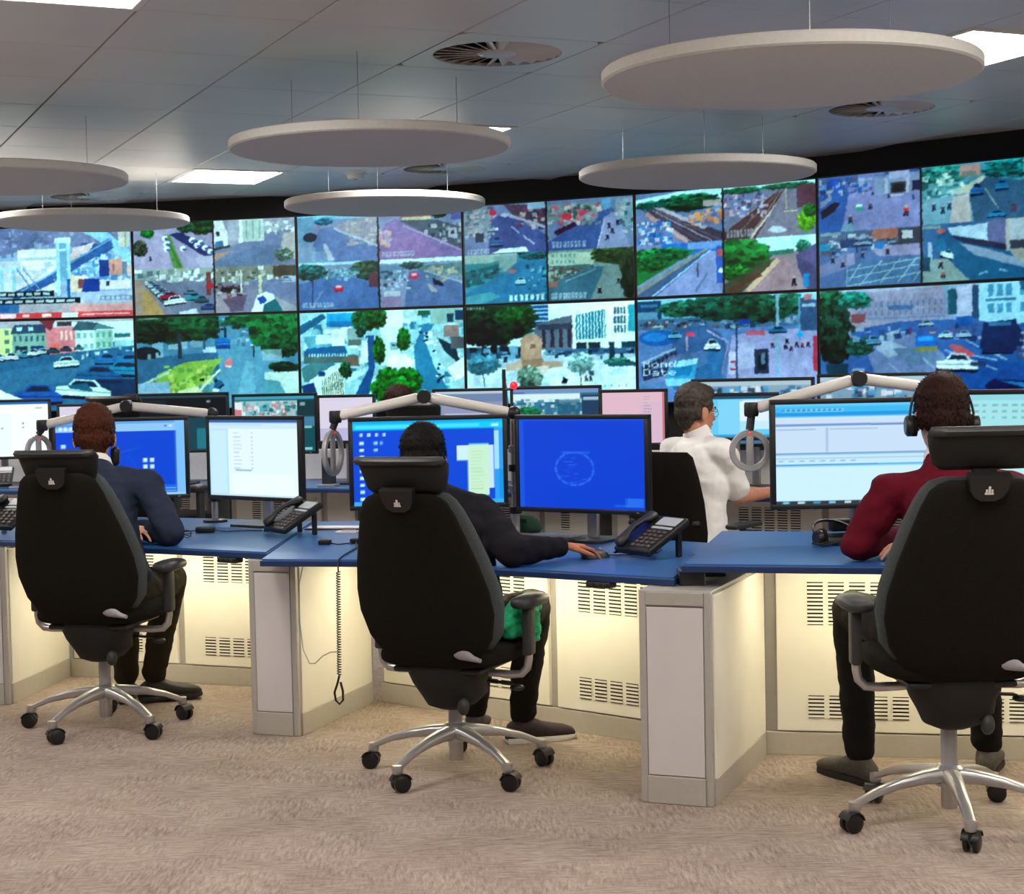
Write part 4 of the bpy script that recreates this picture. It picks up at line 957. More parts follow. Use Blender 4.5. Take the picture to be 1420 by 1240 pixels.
def camera_look(cv, amp=1.1, tint=(.85, .985, 1.0), contrast=1.30):
    """breaks up the flat painted shapes the way a low-quality video picture does"""
    H, W = cv.a.shape[:2]
    def smooth_noise(cell):
        g = RNG.normal(0, 1, (H // cell + 3, W // cell + 3))
        yy, xx = np.mgrid[0:H, 0:W] / cell
        y0, x0 = yy.astype(int), xx.astype(int)
        fy, fx = yy - y0, xx - x0
        return (g[y0, x0] * (1 - fx) + g[y0, x0 + 1] * fx) * (1 - fy) + (g[y0 + 1, x0] * (1 - fx) + g[y0 + 1, x0 + 1] * fx) * fy
    yy, xx = np.mgrid[0:H, 0:W].astype(float)
    yy += smooth_noise(5) * amp * .5 + smooth_noise(2) * .35
    xx += smooth_noise(5) * amp * .8 + smooth_noise(2) * .5
    a = cv.a[np.clip(np.rint(yy), 0, H - 1).astype(int), np.clip(np.rint(xx), 0, W - 1).astype(int)]
    lum = (smooth_noise(2) * .010 + smooth_noise(4) * .016 + smooth_noise(11) * .02 + smooth_noise(40) * .02)[:, :, None]
    a = a * (1 + lum * 1.5) + lum * .2
    p = np.pad(a, ((1, 1), (1, 1), (0, 0)), mode='edge')
    a = (p[:-2, 1:-1] + p[2:, 1:-1] + p[1:-1, :-2] + p[1:-1, 2:] + 2 * p[1:-1, 1:-1]) / 6
    a = a * np.array(tint)                       # the wall's cool cast
    a = (a - .48) * contrast + .445
    g = a.mean(2, keepdims=True)
    cv.a = np.clip(g + (a - g) * 1.08, 0, 1)

def screen_mesh(name, w, h, cv, nx, ny):
    """flat grid in local XZ (facing -Y), colours from the painted picture"""
    a = cv.a
    H, W = a.shape[:2]
    # box downsample to ny x nx samples
    yi = np.linspace(0, H, ny + 1).astype(int); xi = np.linspace(0, W, nx + 1).astype(int)
    cs = np.cumsum(np.cumsum(np.pad(a, ((1, 0), (1, 0), (0, 0))), 0), 1)
    s = cs[yi[1:]][:, xi[1:]] - cs[yi[:-1]][:, xi[1:]] - cs[yi[1:]][:, xi[:-1]] + cs[yi[:-1]][:, xi[:-1]]
    cnt = np.outer(np.diff(yi), np.diff(xi))[:, :, None]
    s = np.clip(s / cnt, 0, 1)
    l = np.where(s <= 0.04045, s / 12.92, ((s + 0.055) / 1.055) ** 2.4)
    X, Z = np.meshgrid(np.linspace(-w / 2, w / 2, nx), np.linspace(h / 2, -h / 2, ny))
    co = np.stack([X, np.zeros_like(X), Z], -1).reshape(-1, 3)
    me = bpy.data.meshes.new(name)
    me.vertices.add(nx * ny)
    me.vertices.foreach_set('co', co.ravel())
    idx = np.arange(nx * ny).reshape(ny, nx)
    q = np.stack([idx[1:, :-1], idx[1:, 1:], idx[:-1, 1:], idx[:-1, :-1]], -1).reshape(-1, 4)
    nf = len(q)
    me.loops.add(nf * 4)
    me.loops.foreach_set('vertex_index', q.ravel())
    me.polygons.add(nf)
    me.polygons.foreach_set('loop_start', np.arange(0, nf * 4, 4))
    me.update(calc_edges=True)
    ca = me.color_attributes.new('picture', 'FLOAT_COLOR', 'POINT')
    ca.data.foreach_set('color', np.concatenate([l.reshape(-1, 3), np.ones((nx * ny, 1))], 1).ravel().astype(np.float32))
    me.materials.append(M_SCREEN)
    return me

# ---- the video wall: twelve panels in two rows
ZT, ZM, ZB = 2.605, 1.913, 1.221
PICS = {(0, 0): (pic_bridge, 'video wall panel showing a news picture of a suspension bridge with red ticker'),
        (0, 1): (pic_carpark, 'video wall panel showing a car park below pastel coloured houses'),
        (1, 0): (lambda c: quad(c, ['avenue', 'corner', 'cars', 'crossing']), 'video wall panel of four street views with parked cars, beside the bridge picture'),
        (1, 1): (pic_park, 'video wall panel showing trees, a lawn and a blue banner'),
        (2, 0): (lambda c: quad(c, ['dusk1', 'dusk2', 'dusk3', 'dusk4']), 'video wall panel of four purplish road views with small red cars'),
        (2, 1): (pic_city, 'video wall panel showing city roofs and green trees from above'),
        (3, 0): (lambda c: quad(c, ['town1', 'town2', 'town3', 'town4']), 'video wall panel of four town street views above the monument picture'),
        (3, 1): (pic_plaza, 'video wall panel showing a pale square with a stone monument'),
        (4, 0): (lambda c: quad(c, ['rail1', 'rail2', 'lane', 'path']), 'video wall panel of four views of railway tracks and paths'),
        (4, 1): (pic_roundabout, 'video wall panel showing a road with a white van and trees behind'),
        (5, 0): (lambda c: quad(c, ['square', 'avenue2', 'yellowbox', 'van']), 'video wall panel of four junction views at the upper right corner'),
        (5, 1): (pic_crescent, 'video wall panel showing a busy junction before a curved terrace')}
for (cx, row), (fn, label) in PICS.items():
    a = Vector((*WP[cx + 1], 0)); b = Vector((*WP[cx + 2], 0))
    d = b - a
    w = d.length - 0.004
    z0, z1 = ((ZM, ZT) if row == 0 else (ZB, ZM))
    h = z1 - z0 - 0.003
    mid = (a + b) / 2
    rz = math.atan2(d.y, d.x)
    t = thing('video_wall_panel', label, 'video screen', (mid.x, mid.y, z0), rz, 'panels of the video wall')
    cv = Cv(400, 216)
    if fn is pic_roundabout:
        cv.R(0, 0, 100, 100, '6a86b2')
        cv.sub(0, 0, 1, .88)
    fn(cv)
    cv.sub(0, 0, 1, 1)
    camera_look(cv)
    if 'quad' in fn.__code__.co_names:
        cv.R(49.6, 0, 50.4, 100, '0c141a')
    o = obj('screen', screen_mesh('screen', w - 0.018, h - 0.018, cv, 200, 108), None, t, (0, -0.001, (z1 - z0) / 2))
    f = MB()
    bz = 0.009
    for (x, z, sx, sz) in ((0, h - bz / 2, w, bz), (0, bz / 2, w, bz), (w / 2 - bz / 2, h / 2, bz, h - 2 * bz), (-w / 2 + bz / 2, h / 2, bz, h - 2 * bz)):
        f.box((x, 0.02, z + 0.0015), (sx, 0.05, sz), 0.001, seg=1)
    f.build('bezel', M_BLKPL, t)
    MB().box((0, 0.065, (z1 - z0) / 2), (w - 0.03, 0.1, h - 0.03), 0.01).build('rear_housing', M_BLKPL2, t)
# ------------------------------------------------------------------ console desks
def two_mat(name, a, ma, b, mb_, smooth=None):
    c = MB(); c.add(a.v, a.f); na = len(a.f); c.add(b.v, b.f)
    me = bpy.data.meshes.new(name)
    me.from_pydata(c.v, [], c.f)
    me.materials.append(ma); me.materials.append(mb_)
    me.polygons.foreach_set('material_index', [0] * na + [1] * len(b.f))
    me.update()
    return me
def vent_mesh(h, n):
    a = MB().box((0, -0.0005, h / 2), (0.058, 0.003, h))
    b = MB()
    p = h / n
    for i in range(n):
        b.box((0, -0.003, p * (i + 0.5)), (0.060, 0.004, p * 0.52), 0)
    return two_mat('vent', a, M_DARKHOLE, b, M_CREAM)
ME_VENT_U = vent_mesh(0.160, 11)
ME_VENT_L = vent_mesh(0.085, 6)

def cabinet(a, b, label, pw=0.60, gap=0.042, depth=0.42, zt=0.70, first=0.0):
    """equipment cabinet under a worktop: front runs in plan from a to b (left to right seen from the seats)"""
    a, b = Vector((*a, 0)), Vector((*b, 0))
    d = b - a
    Ln = d.length
    t = thing('console_cabinet', label, 'cabinet', (a.x, a.y, 0), math.atan2(d.y, d.x), 'cream equipment cabinets under the worktops')
    MB().box((Ln / 2, depth / 2 + 0.012, zt / 2 + 0.005), (Ln, depth, zt - 0.01)).build('cabinet_body', M_FRAME, t)
    MB().box((Ln / 2, 0.003, 0.0425), (Ln, 0.018, 0.085), 0.002).build('plinth', M_KICK, t)
    if first > 0.2:
        MB().box((0.02 + (first - 0.02) / 2, 0.003, 0.09 + (zt - 0.10) / 2), (first - 0.02, 0.02, zt - 0.10), 0.003).build('filler_panel', M_CREAM, t)
    x = first + gap
    while x < Ln - 0.12:
        w = min(pw, Ln - x - 0.01)
        p = MB().box((w / 2, 0, 0), (w, 0.02, zt - 0.10), 0.003).build('access_panel', M_CREAM, t, loc=(x, 0.003, 0.09 + (zt - 0.10) / 2))
        n = 5 if w > 0.55 else max(0, int((w - 0.2) / 0.076))
        for i in range(n):
            for me, z in ((ME_VENT_U, 0.488), (ME_VENT_L, 0.140)):
                o = obj('vent', me, None, p, (0.115 + 0.029 + i * 0.0765, -0.0095, z - (0.09 + (zt - 0.10) / 2)))
        if w > 0.5:
            MB().lathe([(0.001, -0.004), (0.007, -0.004), (0.007, 0.004), (0.001, 0.004)], 12, Matrix.Translation((w - 0.035, -0.011, (zt - 0.10) / 2 - 0.045)) @ Matrix.Rotation(pi / 2, 4, 'X')).build('lock', M_SILVER, p)
        x += w + gap
    return t

def pillar(fl, fr, length, label, zt=0.71):
    fl, fr = Vector((*fl, 0)), Vector((*fr, 0))
    d = fr - fl
    w = d.length
    t = thing('desk_end_panel', label, 'desk support', (fl.x, fl.y, 0), math.atan2(d.y, d.x), 'grey framed end panels between the desks')
    MB().box((w / 2, length / 2 + 0.004, zt / 2), (w - 0.012, length - 0.008, zt - 0.012)).build('core', M_FRAME, t)
    for x in (0.0125, w - 0.0125):
        MB().box((x, 0.0125, zt / 2), (0.025, 0.025, zt), 0.004).build('corner_post', M_FRAME, t)
    for x in (0.0125, w - 0.0125):
        MB().box((x, length - 0.0125, zt / 2), (0.025, 0.025, zt), 0.004).build('corner_post', M_FRAME, t)
    MB().box((w / 2, 0.003, zt - 0.022), (w - 0.05, 0.012, 0.044), 0.002).build('top_rail', M_FRAME, t)
    MB().box((w / 2, 0.004, 0.095 + (zt - 0.145) / 2), (w - 0.054, 0.010, zt - 0.147), 0.002).build('front_panel', M_PANEL, t)
    MB().box((w / 2, 0.002, 0.047), (w - 0.05, 0.014, 0.092), 0.002).build('kick_plate', M_KICK, t)
    for x, s in ((0.001, -1), (w - 0.001, 1)):
        MB().box((x, length / 2, 0.09 + (zt - 0.10) / 2), (0.012, length - 0.054, zt - 0.10), 0.002).build('side_panel', M_CREAM, t)
        MB().box((x + s * 0.003, length / 2, 0.045), (0.010, length - 0.052, 0.09), 0.002).build('side_kick_plate', M_KICK, t)
    MB().box((w / 2, length / 2, zt + 0.001), (w, length, 0.008), 0.002).build('top_cap', M_FRAME, t)
    return t

def worktop(pts, z, nfront, label, leds=(), control=None, th=0.028, soft=0.006):
    """pts: plan polygon, first nfront+1 points run along the front edge"""
    c = Vector((sum(p[0] for p in pts) / len(pts), sum(p[1] for p in pts) / len(pts), 0))
    t = thing('worktop', label, 'desk', (c.x, c.y, z - th), 0, 'blue worktops')
    loc = [(p[0] - c.x, p[1] - c.y) for p in pts]
    bm = bmesh.new()
    m = MB().prism(loc, 0, th)
    me0 = m.mesh('board')
    bm.from_mesh(me0)
    bmesh.ops.bevel(bm, geom=[e for e in bm.edges if all(v.co.z > th * 0.5 for v in e.verts)], offset=soft, segments=2, affect='EDGES')
    bm.to_mesh(me0); bm.free()
    obj('board', me0, M_BLUE, t)
    for i in range(nfront):
        a, b = Vector((*loc[i], 0)), Vector((*loc[i + 1], 0))
        d = b - a
        n = Vector((d.y, -d.x, 0)).normalized()
        q = (a + b) / 2 + n * 0.001
        MB().box((0, 0, 0), (d.length, 0.006, th - soft), 0.002).build('edge_band', M_BLUEDGE, t, loc=(q.x, q.y, (th - soft) / 2)).rotation_euler = (0, 0, math.atan2(d.y, d.x))
    for (a, b) in leds:
        a, b = Vector((*a, 0)) - c, Vector((*b, 0)) - c
        d = b - a
        q = (a + b) / 2
        h = MB().box((0, 0, 0.006), (d.length, 0.045, 0.012), 0.002).build('led_housing', M_WHITEM, t, loc=(q.x, q.y, -0.013))
        h.rotation_euler = (0, 0, math.atan2(d.y, d.x))
        MB().box((0, 0, -0.002), (d.length - 0.02, 0.03, 0.006), 0.001).build('led_strip', M_LED, h)
    if control:
        x, y, a = control
        h = MB().box((0, 0, 0), (0.10, 0.05, 0.024), 0.006).build('height_control', M_BLKPL, t, loc=(x - c.x, y - c.y, -0.0125))
        h.rotation_euler = (0, 0, radians(a))
        for i in range(3):
            MB().box((-0.026 + i * 0.026, -0.026, 0), (0.014, 0.004, 0.009), 0.002).build('button', M_BLKPL2, h)
    return t

pillar((-2.49, 7.425), (-2.28, 7.40), 0.72, 'grey framed desk end panel at the far left edge of the photo')
pillar((-1.08, 6.69), (-0.88, 6.62), 0.74, 'grey framed desk end panel between the navy and the black sweater seats')
pillar((0.41, 5.50), (0.64, 5.41), 0.79, 'nearest grey framed desk end panel, left of the maroon sweater seat')

cabinet((-2.19, 8.11), (-0.90, 7.585), 'cream vented cabinet under the left blue worktop', first=-0.02)
cabinet((-0.60, 7.31), (0.60, 6.30), 'cream vented cabinet behind the legs of the person in black', first=0.32)
cabinet((0.93, 6.158), (2.62, 5.80), 'cream vented cabinet under the raised blue worktop', first=0.0)
cabinet((-3.9, 8.9), (-2.53, 8.24), 'cream vented cabinet left of the left end panel', first=-0.02)

worktop([(-3.25, 7.95), (-0.995, 6.65), (-0.97, 8.02), (-1.53, 8.32), (-3.1, 9.02)], 0.745, 1, 'blue worktop of the left desk under the blue and white monitors',
        leds=[((-2.14, 7.80), (-1.10, 7.37)), ((-3.3, 8.3), (-2.6, 7.97))], control=(-1.165, 6.772, -30))
worktop([(-0.985, 6.40), (-0.60, 6.31), (0.538, 5.56), (0.79, 6.50), (0.81, 6.64), (-0.75, 8.0), (-0.965, 8.02)], 0.745, 2, 'blue worktop of the middle desk with the two blue monitors',
        leds=[((-0.62, 6.98), (0.38, 6.13))], control=(0.30, 5.745, -33))
tc = worktop([(0.56, 5.53), (1.05, 5.40), (2.5, 5.02), (2.75, 6.12), (0.83, 6.63)], 0.795, 2, 'raised blue worktop of the right desk where the maroon sweater rests',
        leds=[((0.93, 5.86), (2.28, 5.56))])
MB().box((0.60 - tc.location.x, 5.63 - tc.location.y, -0.028), (0.085, 0.12, 0.055), 0.004).build('lift_column', M_BLKPL, tc)
MB().box((0.70 - tc.location.x, 5.95 - tc.location.y, -0.028), (0.085, 0.30, 0.05), 0.004).build('lift_column', M_BLKPL, tc)

# second row, nearer the video wall
worktop([(-4.7, 11.05), (-2.12, 10.60), (-1.95, 11.45), (-4.6, 11.90)], 0.745, 1, 'far blue worktop at the left in front of the video wall', leds=[])
worktop([(-2.10, 10.60), (-1.15, 10.36), (0.32, 9.50), (0.72, 10.25), (-0.85, 11.15), (-1.93, 11.45)], 0.745, 2, 'far blue worktop in the middle behind the front monitors', leds=[])
worktop([(0.34, 9.49), (1.10, 9.08), (2.45, 8.40), (2.78, 9.05), (1.75, 9.70), (0.74, 10.23)], 0.745, 2, 'far blue worktop in front of the man in the white shirt', leds=[])
cabinet((-4.5, 11.52), (-2.05, 11.08), 'far cream cabinet at the left, second row', first=0.0)
cabinet((-1.88, 11.02), (-1.02, 10.80), 'far cream cabinet seen between the white monitor and the lamp ring', first=0.0)
cabinet((-0.96, 10.74), (0.48, 9.92), 'far cream cabinet seen below the middle blue monitors', first=0.0)
cabinet((0.58, 9.84), (2.40, 8.93), 'far cream cabinet beyond the raised worktop', first=0.0)
# low white upstands at the back of the second row
def upstand(a, b, label):
    a, b = Vector((*a, 0)), Vector((*b, 0))
    d = b - a
    t = thing('desk_screen', label, 'desk divider', (a.x, a.y, 0.745), math.atan2(d.y, d.x), 'low white dividers on the far worktops')
    MB().box((d.length / 2, 0, 0.11), (d.length, 0.02, 0.20), 0.004).build('panel', M_WHITEPL, t)
    MB().box((d.length / 2, 0, 0.006), (d.length, 0.034, 0.012), 0.003).build('base_rail', M_SILVER, t)
upstand((-4.5, 11.82), (-2.05, 11.38), 'low white divider on the far left worktop')
upstand((-1.85, 11.36), (-0.93, 11.10), 'low white divider on the far worktop beside the lamp ring')
upstand((-0.80, 11.03), (0.60, 10.22), 'low white divider on the far middle worktop')
upstand((0.80, 10.12), (1.70, 9.66), 'low white divider on the far worktop beyond the man in white')
# ------------------------------------------------------------------ monitors
def scr_blue_icons(c):
    c.R(0, 0, 100, 100, '0b46d2'); c.R(0, 0, 100, 14, '8cc4f2'); c.R(0, 0, 100, 4, '5fa4e8'); c.R(0, 4, 26, 8, '4c94e4'); c.R(92, 0, 100, 100, '7cbcf4'); c.R(92, 14, 93, 100, '3c74d8')
    for i in range(8):
        c.R(3 + i * 4, 7, 5.5 + i * 4, 12, 'd8ecfa')
    c.R(88, 6, 90, 9, 'cfe4fa'); c.R(84, 6, 86, 9, '3c84dc')
    for j in range(3):
        for i in range(2):
            c.R(67 + i * 5.4, 50 + j * 9, 70.4 + i * 5.4, 55.5 + j * 9, 'a8dcf8'); c.R(68 + i * 5.4, 51.5 + j * 9, 69.4 + i * 5.4, 54 + j * 9, 'eef8fc')
    c.R(4, 30, 8, 35, 'a8dcf8'); c.L(56, 46, 62, 62, .7, '1c5ae0'); c.L(50, 42, 64, 36, .7, '1c5ae0'); c.R(82, 86, 92, 95, '2a74ea', .7); c.R(84, 90, 92, 91, '6cb0f4'); c.R(78, 94, 92, 95, '6cb0f4')
    c.R(0, 96.5, 100, 100, '8ccaf6'); c.R(0, 96.5, 20, 100, '3c8ce4')
def scr_white_list(c):
    c.R(0, 0, 100, 100, 'dff4fc'); c.R(0, 0, 100, 4, '2c5c9c'); c.R(0, 4, 100, 12, 'c8e6f8'); c.R(2, 6, 60, 8, 'b4d8f0'); c.R(0, 12, 22, 100, 'b0e0f4'); c.R(2, 14, 20, 96, 'c4e8f8')
    for i in range(10):
        c.R(28, 17 + i * 5, 28 + RNG.uniform(4, 14), 18.4 + i * 5, 'b8d4e4'); c.R(48, 17 + i * 5, 50, 18.4 + i * 5, 'a0c0d4')
    c.R(30, 64, 48, 66.5, '9cc0d0'); c.R(26, 70, 96, 96, 'e8f8fd'); c.R(0, 97, 100, 100, 'c0dcec')
def scr_blue_windows(c):
    c.R(0, 0, 100, 100, '0848d6'); c.R(0, 0, 100, 11, '0cc8f4'); c.R(0, 0, 100, 3, '0aa4e8'); c.R(2, 5, 40, 9, '48e0fa'); c.R(46, 5, 84, 9, '40dcf8'); c.R(92, 6, 97, 9, 'a8f0fc'); c.R(94, 11, 100, 100, '2c9cf0'); c.R(94, 14, 97, 60, '9cdcf8'); c.R(97, 60, 100, 100, '0a94e8')
    for i in range(4):
        c.R(5 + i * 5, 14, 7 + i * 5, 18, 'a4d4f8')
    for j in range(9):
        c.R(4.4, 24 + j * 8.2, 7.4, 27.6 + j * 8.2, 'a8dcfa'); c.R(5.2, 25 + j * 8.2, 6.6, 26.6 + j * 8.2, 'f0fafd')
        if j in (0, 1, 3, 5, 6, 7):
            c.R(14, 24 + j * 8.2, 16.6, 27.6 + j * 8.2, '8cccf6')
    c.R(18, 24, 20, 28, '6cb4f2')
    c.R(69, 31, 92, 49, 'c8ecf4'); c.R(76, 31, 90, 90, 'c4ecce'); c.R(90, 31, 93.5, 82, 'c0e4f8'); c.R(77, 29.5, 90, 31, '88dcf4')
    for j in range(12):
        c.R(78, 38 + j * 4, 78 + RNG.uniform(5, 10), 38.8 + j * 4, 'a8d8b8')
    c.R(0, 95, 100, 100, '38a8ec'); c.R(76, 95.5, 82, 99, 'c8f0fa'); c.R(86, 95.5, 90, 99, 'a8e0f8'); c.R(58, 82, 74, 84, '0c40c4')
def scr_blue_logo(c):
    c.R(0, 0, 100, 100, '0740d0'); c.R(0, 0, 100, 2, '1c58e0'); c.R(0, 0, 4, 100, '1452de')
    for i in range(40):
        a = 2 * pi * i / 40
        c.E(45 + 15 * cos(a), 55 + 18 * sin(a), 1.1, 1.3, '2c6cec' if i % 3 else '1a54e2')
    c.L(36, 38, 58, 37, .9, '2464ea'); c.R(34, 36, 56, 37, '1c5ce4')
    for i in range(14):
        c.R(RNG.uniform(32, 54), RNG.uniform(42, 70), RNG.uniform(34, 58), 0, '1c5ce4', .0); x, y = RNG.uniform(32, 54), RNG.uniform(42, 70); c.R(x, y, x + RNG.uniform(2, 8), y + .9, '2262e6', .8)
    c.R(84, 86, 99, 96, '1a60ea', .7)
    for j in range(4):
        c.R(86, 87 + j * 2.4, 98, 88.2 + j * 2.4, '3c8cf4', .8)
    c.R(76, 94, 92, 95, '3c8cf4', .7)
def scr_app(c):
    c.R(0, 0, 100, 100, 'bfe6fa'); c.R(0, 0, 100, 9, '3cb4ee'); c.R(0, 0, 100, 3, '62c8f4'); c.R(4, 5, 40, 8, '7cd4f6')
    for i in range(12):
        c.R(4 + i * 3, 5.4, 6 + i * 3, 7.6, '1c84cc')
    c.R(0, 9, 100, 13, '1c98e0'); c.R(0, 15, 100, 20, 'c8daf2'); c.R(0, 20.5, 100, 22, '2c4c9c'); c.R(56, 20.5, 100, 22.5, '5c7cb8'); c.R(0, 23, 100, 50, 'c4dcf2'); c.R(30, 24, 30.8, 48, '8ca8cc'); c.R(1, 25, 24, 26, '9cb8d8'); c.R(32, 25, 60, 26, 'a4bcdc')
    c.R(0, 49, 100, 50.5, '6c9ccc'); c.R(0, 54, 100, 55, 'a8c8e4'); c.R(0, 60, 100, 62, '4cb0e8'); c.R(0, 60.5, 60, 61.4, '1c78c4'); c.R(0, 63, 100, 96, 'c8ecfa')
    for i in range(8):
        c.R(2 + i * 6, 56.5, 5 + i * 6, 57.6, '8cb4d4')
    c.R(0, 96, 100, 100, '2c3c4c')
    for i in range(7):
        c.R(4 + i * 9, 96.6, 8 + i * 9, 99.4, ['7cd0f0', 'c8e8f0', '3c9cc8'][i % 3])
def scr_pale(c):
    c.R(0, 0, 100, 100, '9fdfe6'); c.R(0, 0, 100, 6, '8cd2de'); c.R(4, 34, 46, 90, 'b4e8ec'); c.R(50, 34, 96, 90, 'b0e6ea')
    for j in range(3):
        for i in range(16):
            c.R(4 + i * 5.6, 10 + j * 6, 4 + i * 5.6 + RNG.uniform(1, 4), 12 + j * 6, '6ca8a8', .7)
    for j in range(8):
        c.R(8, 40 + j * 6, 30, 41.4 + j * 6, '7cbcc0', .7); c.R(54, 40 + j * 6, 80, 41.4 + j * 6, '7cbcc0', .7)
def scr_white_title(c):
    c.R(0, 0, 100, 100, 'f1fbfa'); c.R(0, 0, 100, 5, '1c6cb8'); c.R(0, 6, 100, 20, 'fbfdfc'); c.R(86, 10, 93, 14, 'c0c8cc'); c.R(40, 22, 41, 96, 'e2f2f2'); c.R(10, 22, 60, 96, 'e9f7f6')
    for x, y in [(72, 38), (72, 45), (50, 46), (20, 40)]:
        c.R(x, y, x + 2, y + 2.6, '8ca0a4')
def scr_lilac(c):
    c.R(0, 0, 100, 100, 'd4cfe2'); c.R(0, 70, 100, 100, 'b6b4d8'); c.R(8, 6, 60, 7, 'c4c0d8')
def scr_dark(c):
    c.R(0, 0, 100, 100, '0c1116'); c.R(0, 0, 100, 5, '2c4450'); c.R(60, 40, 100, 100, '16404c'); c.R(4, 8, 40, 30, '14222a'); c.R(80, 10, 84, 14, '88a0ac'); c.R(70, 60, 96, 96, '1c7484')
def scr_traffic(c):
    c.R(0, 0, 100, 100, '0f5560'); c.R(0, 0, 100, 6, '3c98b0'); c.R(0, 8, 78, 40, '8cc0c8'); speck(c, 120, (0, 8, 78, 38), ['d8ecec', 'c87c84', '2c7c74', '4cacb8', 'e8f4f4', '1c5c6c', 'a4c4cc'], (2, 7)); c.R(0, 10, 10, 22, 'e0e8ec'); c.R(0, 24, 9, 40, 'c87884'); c.R(78, 8, 100, 36, '14343c'); c.R(82, 12, 88, 18, '7c9ca4'); c.R(80, 38, 100, 54, '3c7c9c'); c.R(0, 56, 100, 94, '0f4c54'); c.R(4, 54, 96, 58, '86c0cc'); c.R(80, 92, 96, 96, '7cc8cc')
def scr_greyblue(c):
    c.R(0, 0, 100, 100, '6c84a8'); c.R(0, 0, 100, 5, 'b0c4d8'); c.R(10, 20, 100, 50, '8c94b4'); c.R(14, 40, 90, 100, 'b0b8d8'); c.R(50, 44, 51, 100, '7c8cac')
def scr_trafficgreen(c):
    c.R(0, 0, 100, 100, '2c6c8c'); c.R(0, 0, 100, 8, '6c90bc'); c.R(0, 6, 14, 9, '2c4c9c'); c.R(0, 9, 78, 24, 'cfeef2'); speck(c, 80, (0, 14, 78, 50), ['2c7ca4', 'a8d8e0', '1c5c80', '4c94b0', 'd8e8d8'], (2, 7)); c.T(16, 44, 18, 12, '0f7040', 40); c.R(80, 12, 100, 60, '1c3c5c'); c.R(82, 16, 100, 21, '9cbcd0'); c.R(52, 20, 78, 60, '145070', .6)
def scr_pink(c):
    c.R(0, 0, 100, 100, 'd9b6c6'); c.R(60, 20, 96, 96, 'd0b4cc', .7); c.R(96, 0, 100, 100, 'c4707c')
    for j in range(6):
        c.R(66, 8 + j * 6, 66 + RNG.uniform(6, 16), 9.4 + j * 6, 'b090a8')
def scr_cyan(c):
    c.R(0, 0, 100, 100, '62c6ee'); c.R(0, 0, 100, 8, '1c4c64'); c.R(40, 10, 100, 80, 'c0e6f6'); c.R(30, 10, 60, 90, '7cd0f2'); c.R(56, 14, 90, 60, 'd8eef8'); c.R(56, 60, 74, 100, 'a4dcf0'); c.R(0, 92, 100, 100, '2c94c8')
def scr_strip(c):
    c.G(0, 100, '8caec0', '3c6c8c'); c.R(0, 2, 100, 8, 'a8c4d0'); c.R(0, 9, 60, 22, '5c94b8'); speck(c, 60, (0, 8, 100, 30), ['cfe4f0', '2c6c9c', '4c9ccc', '14304c', 'e0ecf4'], (3, 8))

def monitor(x, y, zc, w, h, yaw, zdesk, fn, label, group, nx=132, post=True, tilt=0.0, bez=0.019):
    t = thing('monitor', label, 'monitor', (x, y, zdesk), radians(yaw), group)
    c = zc - zdesk
    T = Matrix.Translation((0, 0, c)) @ Matrix.Rotation(radians(tilt), 4, 'X')
    cv = Cv(nx * 2, int(nx * 2 * h / w))
    fn(cv)
    ny = int(nx * h / w)
    me = screen_mesh('screen', w - 2 * bez, h - 2 * bez, cv, nx, ny)
    o = obj('screen', me, None, t)
    o.matrix_local = T @ Matrix.Translation((0, -0.0105, 0))
    f = MB()
    for (px, pz, sx, sz) in ((0, h / 2 - bez / 2, w, bez), (0, -h / 2 + bez / 2, w, bez), (w / 2 - bez / 2, 0, bez, h - 2 * bez + 0.002), (-w / 2 + bez / 2, 0, bez, h - 2 * bez + 0.002)):
        f.box((px, 0, pz), (sx, 0.034, sz), 0.003, M=T)
    fo = f.build('bezel', M_BLKPL, t, 35)
    MB().box((w / 2 - 0.05, -0.0185, -h / 2 + bez / 2), (0.012, 0.003, 0.004), 0.001, M=T).build('power_button', M_GREYPL, fo)
    r = MB(); r.box((0, 0.022, 0), (w - 0.03, 0.03, h - 0.03), 0.012, M=T); r.box((0, 0.044, 0), (w * 0.45, 0.03, h * 0.5), 0.012, M=T)
    r.build('rear_shell', M_BLKPL2, t, 35)
    if post:
        p = MB(); p.box((0, 0.082, c / 2 + 0.01), (0.05, 0.028, c - 0.0), 0.008)
        po = p.build('stand_post', M_SILVER, t, 35)
        MB().box((0, 0.064, c), (0.09, 0.02, 0.09), 0.006).build('mount_plate', M_BLKPL2, po)
        b = MB(); b.prism([(-0.12, -0.05), (-0.10, -0.075), (0.10, -0.075), (0.12, -0.05), (0.12, 0.12), (0.09, 0.15), (-0.09, 0.15), (-0.12, 0.12)], 0, 0.012)
        b.build('stand_foot', M_BLKPL, t)
    return t
G1 = 'monitors on the front desks'
monitor(-1.888, 8.0, 1.071, 0.65, 0.395, 4, 0.745, scr_blue_icons, 'wide monitor with blue desktop and six small icons, behind the navy sweater', G1)
monitor(-1.215, 7.82, 1.068, 0.64, 0.40, -38, 0.745, scr_white_list, 'monitor with pale white screen beside the black desk telephone', G1)
monitor(-0.352, 6.95, 1.078, 0.665, 0.39, 5, 0.745, scr_blue_windows, 'wide monitor with blue desktop, icon columns and a pale green window', G1)
monitor(0.286, 6.80, 1.066, 0.64, 0.405, -34, 0.745, scr_blue_logo, 'monitor with plain blue screen and faint round logo', G1)
monitor(1.272, 6.05, 1.127, 0.66, 0.402, 0, 0.795, scr_app, 'wide monitor with pale blue application window beside the headset wearer', G1)
monitor(1.93, 5.90, 1.15, 0.64, 0.40, -26, 0.795, scr_pale, 'monitor with pale teal screen at the right edge of the photo', G1)
G2 = 'monitors on the far desks'
